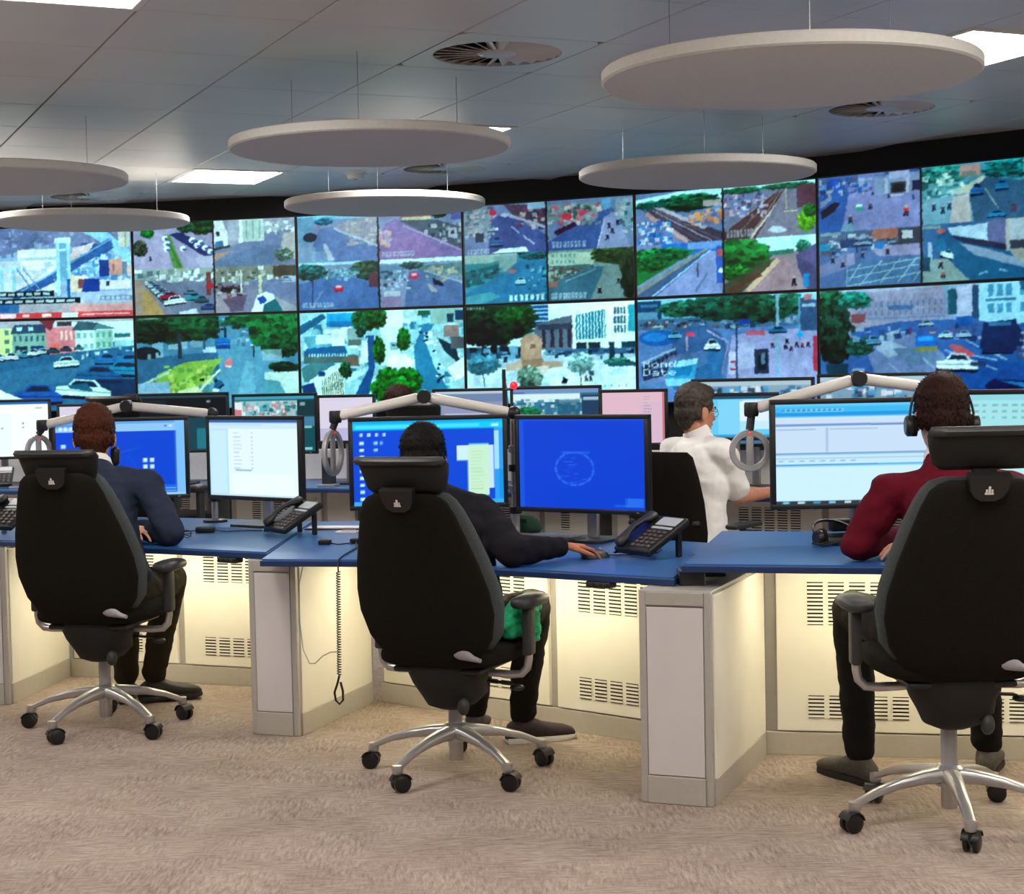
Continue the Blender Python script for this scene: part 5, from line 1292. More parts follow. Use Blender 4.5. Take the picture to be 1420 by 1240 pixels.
monitor(-3.46, 11.25, 1.13, 0.66, 0.405, 8, 0.745, scr_white_title, 'far monitor with bright white screen and blue title bar at the left edge', G2, 96)
monitor(-2.83, 11.20, 1.13, 0.47, 0.33, 0, 0.745, scr_lilac, 'far monitor with lilac screen half hidden by the reddish brown head', G2, 72)
monitor(-2.23, 11.06, 1.155, 0.70, 0.40, 0, 0.745, scr_dark, 'far monitor with nearly black screen behind the white lamp arm', G2, 96)
monitor(-1.55, 10.88, 1.140, 0.565, 0.40, -4, 0.745, scr_traffic, 'far monitor with teal traffic picture above the white monitor', G2, 96)
monitor(-1.065, 10.72, 1.167, 0.385, 0.315, -6, 0.745, scr_lilac, 'small far monitor with lilac grey screen behind the narrow lamp ring', G2, 72)
monitor(-0.255, 10.28, 1.165, 0.47, 0.375, -8, 0.745, scr_greyblue, 'far monitor with grey blue screen behind the middle lamp arm', G2, 72)
monitor(0.27, 9.98, 1.175, 0.555, 0.37, -10, 0.745, scr_trafficgreen, 'far monitor with traffic picture and green bushes above the plain blue monitor', G2, 96)
monitor(0.72, 9.76, 1.165, 0.405, 0.335, -12, 0.745, scr_pink, 'far monitor with plain pink screen beside the man in white', G2, 72)
monitor(1.40, 9.62, 1.185, 0.72, 0.40, -20, 0.745, scr_strip, 'far wide monitor whose upper strip shows behind the cyan screen', G2, 96)
monitor(1.26, 9.36, 1.17, 0.50, 0.27, -10, 0.745, scr_cyan, 'far monitor with cyan and white windows in front of the man in white', G2, 96)
monitor(2.06, 9.22, 1.20, 0.72, 0.40, -24, 0.745, scr_strip, 'far wide monitor whose upper strip shows below the right lamp arm', G2, 96)

# ------------------------------------------------------------------ ring lamps on jointed white arms
M_ARM = mat('lamp_arm_white', 'e6e2dc', 0.35, 0.0, 0.02)
M_RING = mat('lamp_ring_grey', 'a9a6a4', 0.4, 0.2, 0.04)
M_RED = mat('red_led', 'c02020', 0.4, emis='ff3020', estr=0.6)
def ring_lamp(post, elbow, end, ringc, R, yaw, zdesk, label):
    post, elbow, end, ringc = map(Vector, (post, elbow, end, ringc))
    t = thing('ring_lamp', label, 'desk lamp', (post.x, post.y, zdesk), 0, 'ring lamps on jointed white arms')
    o = t.location
    L = lambda p: Vector(p) - Vector(o)
    MB().lathe([(0.001, 0), (0.06, 0), (0.06, 0.012), (0.02, 0.018), (0.001, 0.018)], 24).build('clamp_base', M_BLKPL, t, 35)
    pz = post.z - zdesk
    p = MB(); p.tube([(0, 0, 0.01), (0, 0, pz - 0.02)], 0.017, 14); po = p.build('pole', M_SILVER, t, 40)
    for k, z in enumerate((0.10, 0.19, 0.28, 0.36)):
        MB().lathe([(0.016, z), (0.027, z + 0.002), (0.027, z + 0.03), (0.016, z + 0.032)], 14).build('collar', [M_BLKPL, M_GREYPL][k % 2], po, 40)
    MB().sphere((0, 0, pz), 0.03).build('shoulder_joint', M_BLKPL, t, 60)
    def arm(a, b):
        a, b = L(a), L(b)
        d = (b - a).normalized()
        m = MB(); m.tube([a + d * 0.02, a + d * 0.03, b - d * 0.03, b - d * 0.02], [0.016, 0.022, 0.022, 0.016], 16)
        return m.build('arm', M_ARM, t, 40)
    arm(post, elbow); arm(elbow, end)
    e = L(elbow)
    M = Matrix.Translation(e) @ Matrix.Rotation(pi / 2, 4, 'X')
    MB().lathe([(0.001, -0.032), (0.026, -0.032), (0.030, -0.026), (0.030, 0.026), (0.026, 0.032), (0.001, 0.032)], 20, M).build('elbow_joint', M_BLKPL, t, 40)
    q = L(end)
    M = Matrix.Translation(q)
    MB().lathe([(0.001, -0.026), (0.024, -0.026), (0.027, -0.018), (0.027, 0.018), (0.024, 0.026), (0.001, 0.026)], 20, M).build('wrist_joint', M_BLKPL, t, 40)
    rc = L(ringc)
    top = rc + Vector((0, 0, R))
    h = MB(); h.tube([q + Vector((0, 0, -0.02)), top], 0.015, 12); h.build('hanger', M_BLKPL2, t, 40)
    Rm = Matrix.Translation(rc) @ Matrix.Rotation(radians(yaw), 4, 'Z')
    ring = MB()
    n = 40
    rs = []
    for i in range(n):
        a = 2 * pi * i / n
        cr = []
        for (dr, dy) in ((-0.0095, -0.009), (0.0095, -0.009), (0.012, 0), (0.0095, 0.009), (-0.0095, 0.009), (-0.012, 0)):
            cr.append(((R - 0.012 + dr) * cos(a), dy, (R - 0.012 + dr) * sin(a)))
        rs.append(cr)
    ring.rings(rs, closed=True, M=Rm)
    ro = ring.build('lamp_ring', M_RING, t, 40)
    MB().box((0, 0, 0), (0.027, 0.016, 2 * R - 0.02), 0.004, M=Rm).build('centre_bar', M_RING, ro, 40)
    MB().sphere((0, -0.010, R - 0.014), 0.005, M=Rm).build('indicator', M_RED, ro, 60)
ring_lamp((1.66, 6.22, 1.345), (1.277, 6.10, 1.398), (0.883, 6.1, 1.293), (0.876, 6.1, 1.141), 0.077, 0, 0.795, 'ring lamp seen face on, its white arm reaching behind the headset wearer')
ring_lamp((0.010, 7.05, 1.274), (-0.369, 7.05, 1.352), (-0.748, 7.05, 1.274), (-0.762, 7.05, 1.121), 0.100, 72, 0.745, 'ring lamp seen nearly edge on, its arm above the middle blue monitor')
ring_lamp((-1.46, 8.10, 1.276), (-1.857, 8.02, 1.323), (-2.25, 7.95, 1.240), (-2.27, 7.95, 1.112), 0.085, 60, 0.745, 'ring lamp whose white arm crosses behind the reddish brown head')

# ------------------------------------------------------------------ telephones
M_KEY = mat('phone_keys', '5b4f50', 0.5, 0.0, 0.25, 80)
M_LCD = mat('phone_lcd', 'b8bcc0', 0.3, 0.0, 0.05)
def desk_phone(x, y, z, yaw, label, s=1.0):
    t = thing('desk_phone', label, 'telephone', (x, y, z), radians(yaw), 'black desk telephones')
    a = radians(30)
    T = Matrix.Translation((0, 0, 0.012)) @ Matrix.Rotation(a, 4, 'X')     # tilted console, front edge at y=0
    w, d = 0.205 * s, 0.215 * s
    b = MB(); b.box((0, d / 2, 0.012), (w, d, 0.030), 0.010, M=T, seg=3)
    body = b.build('phone_body', M_BLKPL, t, 40)
    st = MB(); st.box((0.075 * s, 0.15 * s, 0.047 * s), (0.02, 0.02, 0.095 * s), 0.004); st.build('stand_leg', M_BLKPL, t)
    st = MB(); st.box((-0.075 * s, 0.15 * s, 0.047 * s), (0.02, 0.02, 0.095 * s), 0.004); st.build('stand_leg', M_BLKPL, t)
    MB().box((0.035 * s, 0.178 * s, 0.028), (0.115 * s, 0.048 * s, 0.004), 0.002, M=T).build('display', M_LCD, body)
    MB().box((0.035 * s, 0.138 * s, 0.028), (0.115 * s, 0.012 * s, 0.004), 0.001, M=T).build('label_strip', M_LCD, body)
    k = MB().box((0, 0, 0), (0.017 * s, 0.012 * s, 0.006), 0.002).mesh('key'); k.materials.append(M_KEY)
    for i in range(4):
        for j in range(5):
            o = obj('key', k, None, body)
            o.matrix_local = T @ Matrix.Translation(((-0.01 + i * 0.03) * s, (0.028 + j * 0.021) * s, 0.029))
    hs = MB()
    hs.rings([[tuple(Vector((cx, 0, 0)) + Vector((rx * cos(q), yy, rz * sin(q) + zz))) for q in [2 * pi * i / 14 for i in range(14)]]
              for (yy, cx, rx, rz, zz) in ((0.005 * s, 0, 0.010, 0.006, 0.035), (0.012 * s, 0, 0.024, 0.017, 0.037), (0.045 * s, 0, 0.025, 0.016, 0.041), (0.07 * s, 0, 0.017, 0.010, 0.050), (0.105 * s, 0, 0.016, 0.010, 0.054), (0.14 * s, 0, 0.017, 0.010, 0.050), (0.165 * s, 0, 0.025, 0.016, 0.041), (0.20 * s, 0, 0.024, 0.017, 0.037), (0.208 * s, 0, 0.010, 0.006, 0.035))], M=T @ Matrix.Translation((-0.072 * s, 0, 0.002)))
    hs.build('handset', M_BLKPL2, t, 60)
    cu = MB()
    cu.tube([tuple(T @ Vector((-0.072 * s, 0.01, 0.03)))] + [(-0.10 * s - 0.012 * i + 0.006 * sin(i * 2.2), -0.01 + 0.012 * i + 0.006 * cos(i * 2.2), 0.012 + 0.004 * sin(i * 1.7)) for i in range(9)], 0.003, 6)
    cu.build('handset_cord', M_BLKPL, t, 60)
    return t
desk_phone(-1.06, 7.33, 0.745, -58, 'black desk telephone on the left desk beside the white monitor', 1.05)
desk_phone(0.44, 6.16, 0.745, -58, 'black desk telephone on the middle desk beside the hand on the mouse', 1.05)
desk_phone(-2.44, 7.75, 0.745, -25, 'black desk telephone cut off by the left edge of the photo', 1.1)
desk_phone(-3.42, 10.95, 0.745, 10, 'far black desk telephone below the bright white monitor')

# ------------------------------------------------------------------ small things on the desks
def keyboard(x, y, z, yaw, label, m=M_BLKPL2, w=0.43):
    t = thing('keyboard', label, 'keyboard', (x, y, z), radians(yaw), 'keyboards')
    b = MB(); b.box((0, 0, 0.009), (w, 0.15, 0.016), 0.005); body = b.build('keyboard_body', m, t, 40)
    k = MB()
    for r in range(5):
        for c in range(15):
            k.box((-w / 2 + 0.026 + c * (w - 0.05) / 14, -0.052 + r * 0.026, 0.020), ((w - 0.05) / 14 * 0.82, 0.021, 0.007), 0)
    tag(k.build('keys', M_KEY if m is not M_WHITEPL else M_GREYPL, body), kind='stuff')
keyboard(0.08, 6.88, 0.745, -35, 'dark keyboard with a pale edge behind the arm of the person in black')
keyboard(-3.12, 11.02, 0.745, 5, 'far grey keyboard below the bright white monitor', M_GREYPL)
keyboard(1.22, 9.13, 0.745, -20, 'far keyboard in front of the man in white')
def mouse(x, y, z, yaw, label):
    t = thing('computer_mouse', label, 'mouse', (x, y, z), radians(yaw))
    b = MB()
    rs = []
    for yy, w, h in ((-0.058, 0.012, 0.010), (-0.05, 0.024, 0.022), (-0.02, 0.031, 0.034), (0.02, 0.030, 0.031), (0.045, 0.026, 0.020), (0.056, 0.015, 0.010)):
        rs.append([(w * cos(q), yy, 0.002 + h * max(0, sin(q))) for q in [2 * pi * i / 16 for i in range(16)]])
    b.rings(rs)
    body = b.build('mouse_body', M_BLKPL2, t, 60)
    MB().lathe([(0.001, -0.004), (0.007, -0.004), (0.007, 0.004), (0.001, 0.004)], 12, Matrix.Translation((0, 0.025, 0.031)) @ Matrix.Rotation(pi / 2, 4, 'Y')).build('scroll_wheel', M_GREYPL, body)
    c = MB(); c.tube([(0, 0.056, 0.006), (0.01, 0.10, 0.004), (0.06, 0.16, 0.004), (0.05, 0.26, 0.004), (-0.02, 0.34, 0.004)], 0.0025, 6)
    c.build('mouse_cable', M_BLKPL, t, 60)
    return t
mouse(0.305, 6.20, 0.745, -55, 'dark computer mouse under the right hand of the person in black')
M_PURPLE = mat('purple_cover', '6a3a5c', 0.6)
M_PAPER = mat('paper', 'e9e6e2', 0.7, var=0.02)
M_GREEN = mat('dark_green_cloth', '20402c', 0.9, var=0.2)
t = thing('notebook', 'thin purple notebook lying behind the desk end panel', 'notebook', (-0.80, 7.60, 0.745), radians(-10))
MB().box((0, 0, 0.003), (0.30, 0.12, 0.006), 0.002).build('cover', M_PURPLE, t)
MB().box((0, 0.002, 0.008), (0.285, 0.11, 0.004), 0.001).build('pages', M_PAPER, t)
t = thing('pen_tray', 'small white card on the middle desk left of the black chair', 'card', (-0.745, 7.40, 0.745), radians(-12))
MB().box((0, 0, 0.004), (0.10, 0.055, 0.008), 0.002).build('card_stack', M_PAPER, t)
MB().box((0.01, -0.005, 0.011), (0.07, 0.012, 0.006), 0.002).build('clip', M_SILVER, t)
# headset connector lead with a coiled cord hanging over the desk edge
t = thing('headset_lead', 'black headset lead with coiled cord hanging over the desk edge', 'cable', (-0.73, 6.75, 0.745))
def rel(pts, o): return [tuple(Vector(p) - Vector(o)) for p in pts]
o = t.location.copy()
MB().box(tuple(Vector((-0.79, 6.90, 0.757)) - o), (0.055, 0.035, 0.022), 0.006, seg=2).build('plug', M_BLKPL, t, 40)
MB().box(tuple(Vector((-0.66, 6.93, 0.757)) - o), (0.055, 0.035, 0.022), 0.006, seg=2).build('plug', M_BLKPL, t, 40)
m = MB(); m.tube(rel([(-0.77, 6.90, 0.752), (-0.73, 6.86, 0.749), (-0.69, 6.90, 0.749), (-0.66, 6.93, 0.752)], o), 0.003, 6); m.build('lead', M_BLKPL, t, 60)
m = MB(); m.tube(rel([(-0.66, 6.91, 0.752), (-0.64, 6.70, 0.749), (-0.665, 6.45, 0.749), (-0.672, 6.335, 0.746), (-0.674, 6.312, 0.730), (-0.674, 6.312, 0.70)], o), 0.003, 6); m.build('lead', M_BLKPL, t, 60)
m = MB()
hel = []
for i in range(420):
    a = i / 420
    hel.append((-0.674 - 0.006 * a + 0.0075 * cos(i * 0.62), 6.312 + 0.0075 * sin(i * 0.62), 0.70 - 0.40 * a))
m.tube(rel(hel, o), 0.0022, 5); m.build('coiled_cord', M_BLKPL, t, 60)
m = MB(); m.tube(rel([(-0.68, 6.312, 0.30), (-0.688, 6.312, 0.27), (-0.700, 6.312, 0.235), (-0.696, 6.312, 0.205), (-0.682, 6.312, 0.19), (-0.668, 6.312, 0.205), (-0.668, 6.312, 0.24), (-0.676, 6.312, 0.275)], o), 0.0045, 8); m.build('cord_loop', M_BLKPL, t, 60)
t = thing('thin_cable', 'thin grey cable drooping from the end panel to the coiled cord', 'cable', (-0.87, 6.66, 0))
o = Vector((-0.87, 6.66, 0))
m = MB(); m.tube(rel([(-0.845, 6.62, 0.70), (-0.862, 6.60, 0.62), (-0.858, 6.55, 0.48), (-0.84, 6.50, 0.37), (-0.81, 6.45, 0.325), (-0.785, 6.42, 0.33), (-0.75, 6.38, 0.365), (-0.715, 6.35, 0.385), (-0.69, 6.325, 0.39)], o), 0.0022, 6); m.build('cable_run', M_GREYPL, t, 60)
MB().box(tuple(Vector((-0.845, 6.62, 0.703)) - o), (0.012, 0.02, 0.02), 0.003).build('cable_clip', M_BLKPL, t)
# small black lead and pens on the left desk
t = thing('charger_lead', 'black charger with a trailing lead on the left desk', 'cable', (-1.41, 7.56, 0.745))
MB().box((0, 0, 0.014), (0.085, 0.05, 0.028), 0.008, seg=3).build('charger', M_BLKPL, t, 40)
m = MB(); m.tube([(0.04, 0, 0.01), (0.10, -0.01, 0.004), (0.18, 0.02, 0.004), (0.26, 0.0, 0.004)], 0.003, 6); m.build('lead', M_BLKPL, t, 60)
m = MB(); m.tube([(-0.04, 0, 0.01), (-0.10, 0.02, 0.004), (-0.16, 0.06, 0.004), (-0.20, 0.10, 0.004)], 0.003, 6); m.build('lead', M_BLKPL, t, 60)
t = thing('spectacles', 'small dark folded spectacles on the left desk by the elbow', 'spectacles', (-1.475, 7.33, 0.745), radians(-20))
for sx in (-0.03, 0.03):
    m = MB(); m.tube([(sx + 0.021 * cos(q), 0.0, 0.018 + 0.016 * sin(q)) for q in [2 * pi * i / 16 for i in range(16)]], 0.002, 6, closed=True); m.build('lens_rim', M_BLKPL, t, 60)
m = MB(); m.tube([(-0.009, 0, 0.022), (0, 0, 0.025), (0.009, 0, 0.022)], 0.002, 6); m.build('bridge', M_BLKPL, t, 60)
for sx in (-1, 1):
    m = MB(); m.tube([(sx * 0.051, 0, 0.022), (sx * 0.05, 0.012, 0.02), (-sx * 0.04, 0.02, 0.006)], 0.002, 6); m.build('temple', M_BLKPL, t, 60)
# dark green pouch beside the blue logo monitor's foot
t = thing('pouch', 'dark green pouch beside the foot of the plain blue monitor', 'pouch', (0.04, 7.24, 0.745), radians(-25))
m = MB(); m.rings([[(rx * cos(q) * (1 + .12 * sin(3 * q)), ry * sin(q), z) for q in [2 * pi * i / 18 for i in range(18)]] for z, rx, ry in ((0, .07, .05), (.02, .085, .06), (.05, .07, .05), (.075, .045, .035), (.082, .02, .02))]); m.build('pouch_body', M_GREEN, t, 60)
MB().box((0.01, -0.04, 0.055), (0.06, 0.008, 0.02), 0.003).build('flap', M_GREEN, t)
# desk headset lying on the right desk
def headset_geo(t, T, m_band=M_BLKPL, R=0.085, flat=False):
    b = MB(); b.tube([tuple(T @ Vector((R * cos(q), 0, R * 1.12 * sin(q)))) for q in [pi * i / 24 for i in range(25)]], 0.006, 8)
    b.build('headband', m_band, t, 60)
    for s in (-1, 1):
        c = MB(); c.lathe([(0.001, -0.016), (0.026, -0.016), (0.032, -0.008), (0.032, 0.008), (0.026, 0.016), (0.001, 0.016)], 20, T @ Matrix.Translation((s * (R - 0.002), 0.004, -0.022)) @ Matrix.Rotation(pi / 2, 4, 'Y'))
        co = c.build('ear_cup', M_BLKPL, t, 40)
        c = MB(); c.lathe([(0.020, -0.008), (0.034, -0.008), (0.034, 0.006), (0.020, 0.006)], 20, T @ Matrix.Translation((s * (R - 0.014), 0.004, -0.022)) @ Matrix.Rotation(pi / 2, 4, 'Y'))
        c.build('ear_pad', M_BLKFAB, co, 40)
t = thing('telephone_headset', 'black headset with tangled lead lying on the raised desk beside the maroon sleeve', 'headset', (1.18, 6.08, 0.795), radians(20))
headset_geo(t, Matrix.Translation((0.02, 0.02, 0.035)) @ Matrix.Rotation(radians(-65), 4, 'X'))
m = MB(); m.tube([(-0.06 - 0.06 * sin(i * .9), -0.03 - .04 * cos(i * .7) - .004 * i, 0.006 + .002 * (i % 3)) for i in range(16)], 0.004, 6); m.build('lead', M_BLKPL, t, 60)
t = thing('stapler', 'dark upright stapler standing behind the headset on the raised desk', 'stapler', (1.25, 6.22, 0.795), radians(15))
MB().box((0, 0, 0.012), (0.15, 0.05, 0.022), 0.006).build('stapler_base', M_BLKPL, t, 40)
MB().box((0.0, 0, 0.055), (0.14, 0.04, 0.05), 0.014, seg=3).build('stapler_arm', M_BLKPL2, t, 40)
# signal beacon of the second row
M_BEACON = mat('beacon_red', 'e02028', 0.3, emis='ff2030', estr=1.2)
t = thing('signal_beacon', 'thin black pole with a red light above the far monitors', 'beacon', (-0.04, 9.98, 0.745))
m = MB(); m.tube([(0, 0, 0), (0, 0, 0.72)], 0.011, 10); m.build('pole', M_BLKPL, t, 40)
MB().lathe([(0.001, 0), (0.05, 0), (0.05, 0.012), (0.001, 0.016)], 20).build('foot', M_BLKPL, t, 40)
m = MB(); m.tube([(0, 0, 0.60), (0.058, -0.01, 0.60)], 0.008, 8); b = m.build('bracket', M_BLKPL, t, 40)
MB().sphere((0.058, -0.01, 0.622), 0.024).build('red_light', M_BEACON, t, 60)
# small speaker on the far middle desk
t = thing('speaker', 'small dark speaker box standing behind the narrow lamp ring', 'speaker', (-1.17, 10.55, 0.745), radians(-15))
MB().box((0, 0, 0.10), (0.07, 0.08, 0.17), 0.006).build('speaker_box', M_BLKPL2, t)
MB().lathe([(0.001, -0.003), (0.022, -0.003), (0.024, 0.002), (0.001, 0.002)], 18, Matrix.Translation((0, -0.041, 0.11)) @ Matrix.Rotation(pi / 2, 4, 'X')).build('speaker_cone', M_BLKPL, t, 40)
MB().box((0, -0.01, 0.008), (0.12, 0.10, 0.016), 0.004).build('speaker_foot', M_GREYPL, t)
# ------------------------------------------------------------------ office chairs
M_CASTER = mat('caster_black', '0f0f10', 0.35, 0.0, 0.1)
M_EMBLEM = mat('emblem_white', 'd8d4d0', 0.5)
M_BLKSOFT = mat('black_soft_foam', '121110', 0.75, 0.0, 0.2, 120, bump=0.2, bscale=300)
def sgnpow(x, e):
    return math.copysign(abs(x) ** e, x)
def pillow(rows, n=28, e=0.62, M=None):
    """rows: (centre point, side half-width, depth half, curve) with the ring in the local XY plane of each row"""
    rs = []
    for (c, w, d, k) in rows:
        r = []
        for i in range(n):
            a = 2 * pi * i / n
            x = w * sgnpow(cos(a), e); y = d * sgnpow(sin(a), e)
            r.append((c[0] + x, c[1] + y + k * (x * x - w * w * 0.33), c[2]))
        rs.append(r)
    m = MB(); m.rings(rs, M=M)
    return m

def office_chair(label, loc, face, base_rot=0.0, lift=0.0, head=0.0, recline=0.36, slide=0.0, group='black high backed office chairs'):
    """face: degrees turned to the right of +Y; lift raises the seat; slide shifts the seat along its facing"""
    t = thing('office_chair', label, 'office chair', (loc[0], loc[1], 0), -radians(face), group)
    # five-star base (parts share the thing's frame, turned by base_rot)
    BR = Matrix.Rotation(radians(base_rot), 4, 'Z')
    lg = MB()
    rs = []
    for (r, w, h, z) in ((0.035, 0.030, 0.026, 0.155), (0.09, 0.026, 0.022, 0.152), (0.17, 0.021, 0.017, 0.140), (0.25, 0.018, 0.013, 0.118), (0.305, 0.017, 0.012, 0.094), (0.325, 0.018, 0.012, 0.084)):
        rs.append([(r, w * sgnpow(cos(q), .7), z + h * sgnpow(sin(q), .7)) for q in [2 * pi * i / 12 for i in range(12)]])
    lg.rings(rs)
    lg.lathe([(0.001, 0.064), (0.016, 0.064), (0.019, 0.070), (0.019, 0.095), (0.001, 0.097)], 14, Matrix.Translation((0.325, 0, 0)))
    me_leg = lg.mesh('base_leg', 40); me_leg.materials.append(M_SILVER)
    ca = MB()
    for s in (-1, 1):
        ca.lathe([(0.001, -0.010), (0.024, -0.010), (0.031, -0.006), (0.031, 0.006), (0.024, 0.010), (0.001, 0.010)], 20, Matrix.Translation((0.012, s * 0.0145, 0.031)) @ Matrix.Rotation(pi / 2, 4, 'X'))
    ca.box((0.004, 0, 0.045), (0.05, 0.012, 0.034), 0.005)
    ca.rings([[(0.012 + 0.034 * cos(q), yy, 0.033 + 0.034 * sin(q)) for q in [radians(20) + radians(150) * i / 9 for i in range(10)]] + [(0.012 + 0.030 * cos(q), yy, 0.033 + 0.030 * sin(q)) for q in [radians(170) - radians(150) * i / 9 for i in range(10)]] for yy in (-0.027, 0.027)])
    ca.lathe([(0.001, 0.052), (0.008, 0.052), (0.008, 0.08), (0.001, 0.08)], 10)
    me_ca = ca.mesh('caster', 40); me_ca.materials.append(M_CASTER)
    for i in range(5):
        a = radians(base_rot) + 2 * pi * i / 5
        o = obj('base_leg', me_leg, None, t)
        o.rotation_euler = (0, 0, a)
        c = obj('caster', me_ca, None, o, (0.325, 0, 0))
        c.rotation_euler = (0, 0, [0.6, -1.1, 2.0, 0.2, 2.7][i])
    h = MB(); h.lathe([(0.001, 0.05), (0.024, 0.05), (0.026, 0.055), (0.026, 0.118), (0.044, 0.122), (0.046, 0.178), (0.034, 0.188), (0.001, 0.188)], 24); h.build('hub', M_SILVER, t, 40)
    h = MB(); h.lathe([(0.001, 0.18), (0.0255, 0.18), (0.0255, 0.26 + lift), (0.001, 0.26 + lift)], 20); h.build('gas_column', M_GREYPL, t, 40)
    h = MB(); h.lathe([(0.001, 0.25 + lift), (0.014, 0.25 + lift), (0.014, 0.38 + lift), (0.001, 0.38 + lift)], 16); h.build('gas_piston', M_CHROME, t, 40)
    Z = lift
    Y = slide
    # tilt mechanism and its loose black cover
    m = pillow([((0, Y - 0.02, 0.245 + Z), 0.045, 0.05, 0), ((0, Y - 0.02, 0.262 + Z), 0.085, 0.09, 0), ((0.012, Y - 0.03, 0.30 + Z), 0.115, 0.11, 0), ((0, Y - 0.04, 0.345 + Z), 0.130, 0.12, 0), ((0, Y - 0.05, 0.40 + Z), 0.150, 0.13, 0), ((0, Y - 0.03, 0.44 + Z), 0.15, 0.14, 0)], e=.8)
    m.build('tilt_mechanism', M_BLKSOFT, t, 50)
    m = MB(); m.tube([(0.05, Y + 0.02, 0.345 + Z), (0.21, Y + 0.02, 0.335 + Z), (0.235, Y + 0.02, 0.325 + Z)], [0.006, 0.006, 0.006], 8)
    le = m.build('height_lever', M_BLKPL, t, 40)
    MB().sphere((0.235, Y + 0.02, 0.322 + Z), (0.028, 0.02, 0.012)).build('lever_paddle', M_BLKPL, le, 60)
    m = MB(); m.tube([(0.075, Y - 0.10, 0.41 + Z), (0.085, Y - 0.12, 0.30 + Z)], 0.005, 8); k = m.build('tension_rod', M_BLKPL2, t, 40)
    MB().sphere((0.086, Y - 0.121, 0.272 + Z), (0.022, 0.022, 0.032)).build('tension_knob', M_BLKPL2, k, 60)
    # seat
    rows = []
    for (y, w, z0, th) in ((-0.215, 0.16, 0.452, 0.020), (-0.20, 0.205, 0.452, 0.036), (-0.12, 0.235, 0.450, 0.044), (0.0, 0.245, 0.448, 0.046), (0.12, 0.245, 0.450, 0.046), (0.20, 0.235, 0.448, 0.044), (0.235, 0.21, 0.440, 0.036), (0.248, 0.16, 0.434, 0.020)):
        rows.append([(w * sgnpow(cos(q), .6), Y + y + 0.02, z0 + Z + th * sgnpow(sin(q), .6) + 0.10 * max(0, (w * cos(q)) ** 2 - 0.02)) for q in [2 * pi * i / 26 for i in range(26)]])
    m = MB(); m.rings(rows); m.build('seat_cushion', M_BLKFAB, t, 60)
    m = MB(); m.box((0, Y + 0.02, 0.402 + Z), (0.34, 0.36, 0.022), 0.01); m.build('seat_pan', M_BLKPL, t, 40)
    # backrest: rear shell and front cushion, reclined
    def yb(z):
        return Y - 0.175 - recline * (z - 0.45)
    shell = [(0.425, 0.111, 0.012), (0.432, 0.143, 0.020), (0.46, 0.186, 0.028), (0.53, 0.235, 0.032), (0.62, 0.256, 0.034), (0.70, 0.252, 0.034), (0.80, 0.230, 0.034), (0.90, 0.200, 0.032), (0.97, 0.178, 0.030), (1.015, 0.158, 0.026), (1.035, 0.136, 0.020), (1.046, 0.105, 0.012)]
    m = pillow([((0, yb(z) - 0.012, z + Z), w, d, 0.55) for z, w, d in shell], e=.75); m.build('backrest_shell', M_BLKFAB, t, 60)
    cush = [(0.46, 0.159, 0.014), (0.475, 0.201, 0.026), (0.54, 0.252, 0.034), (0.64, 0.271, 0.036), (0.72, 0.266, 0.036), (0.82, 0.243, 0.036), (0.92, 0.212, 0.034), (0.98, 0.189, 0.030), (1.02, 0.168, 0.026), (1.042, 0.146, 0.020), (1.052, 0.112, 0.012)]
    m = pillow([((0, yb(z) + 0.045, z + Z), w, d, 0.62) for z, w, d in cush], e=.7); m.build('backrest_cushion', M_GREYFAB, t, 60)
    # emblem plate at the top of the shell
    ze = 1.018
    EM = Matrix.Translation((0, yb(ze) - 0.056, ze + Z)) @ Matrix.Rotation(math.atan(recline), 4, 'X')
    m = MB(); m.rings([[(x, yy, z) for x, z in [(-0.062, 0.045), (-0.055, 0.0), (-0.042, -0.022), (-0.02, -0.034), (0.02, -0.034), (0.042, -0.022), (0.055, 0.0), (0.062, 0.045)]] for yy in (0.028, -0.004)], M=EM)
    ep = m.build('emblem_plate', M_BLKPL, t)
    m = MB()
    for x, z, w_, h_ in ((0, 0.006, 0.007, 0.022), (-0.008, 0.001, 0.006, 0.013), (0.008, 0.001, 0.006, 0.013), (0, -0.006, 0.026, 0.005)):
        m.box((x, -0.005, z - 0.004), (w_, 0.003, h_), 0.001, M=EM)
    m.build('emblem', M_EMBLEM, ep)
    # headrest on its stem
    zh = 1.06 + head
    yh = yb(1.06) - recline * head
    m = MB(); m.box((0, yb(1.02) - 0.005, 1.05 + Z + head / 2), (0.075, 0.03, 0.13 + head), 0.008); m.build('headrest_stem', M_BLKPL, t, 40)
    m = pillow([((0, yh + 0.03, zh - 0.015 + Z), 0.122, 0.020, 0.4), ((0, yh + 0.028, zh + 0.0 + Z), 0.145, 0.034, 0.55), ((0, yh + 0.016, zh + 0.045 + Z), 0.157, 0.042, 0.6), ((0, yh + 0.0, zh + 0.085 + Z), 0.165, 0.046, 0.6), ((0, yh - 0.010, zh + 0.102 + Z), 0.160, 0.034, 0.55)], e=.7); hp = m.build('headrest', M_BLKSOFT, t, 60)
    m = pillow([((0, yh - 0.034, zh + 0.084 + Z), 0.160, 0.020, 0.5), ((0, yh - 0.036, zh + 0.098 + Z), 0.170, 0.026, 0.5), ((0, yh - 0.034, zh + 0.112 + Z), 0.164, 0.018, 0.5)], e=.7); m.build('headrest_rim', M_BLKPL2, hp, 60)
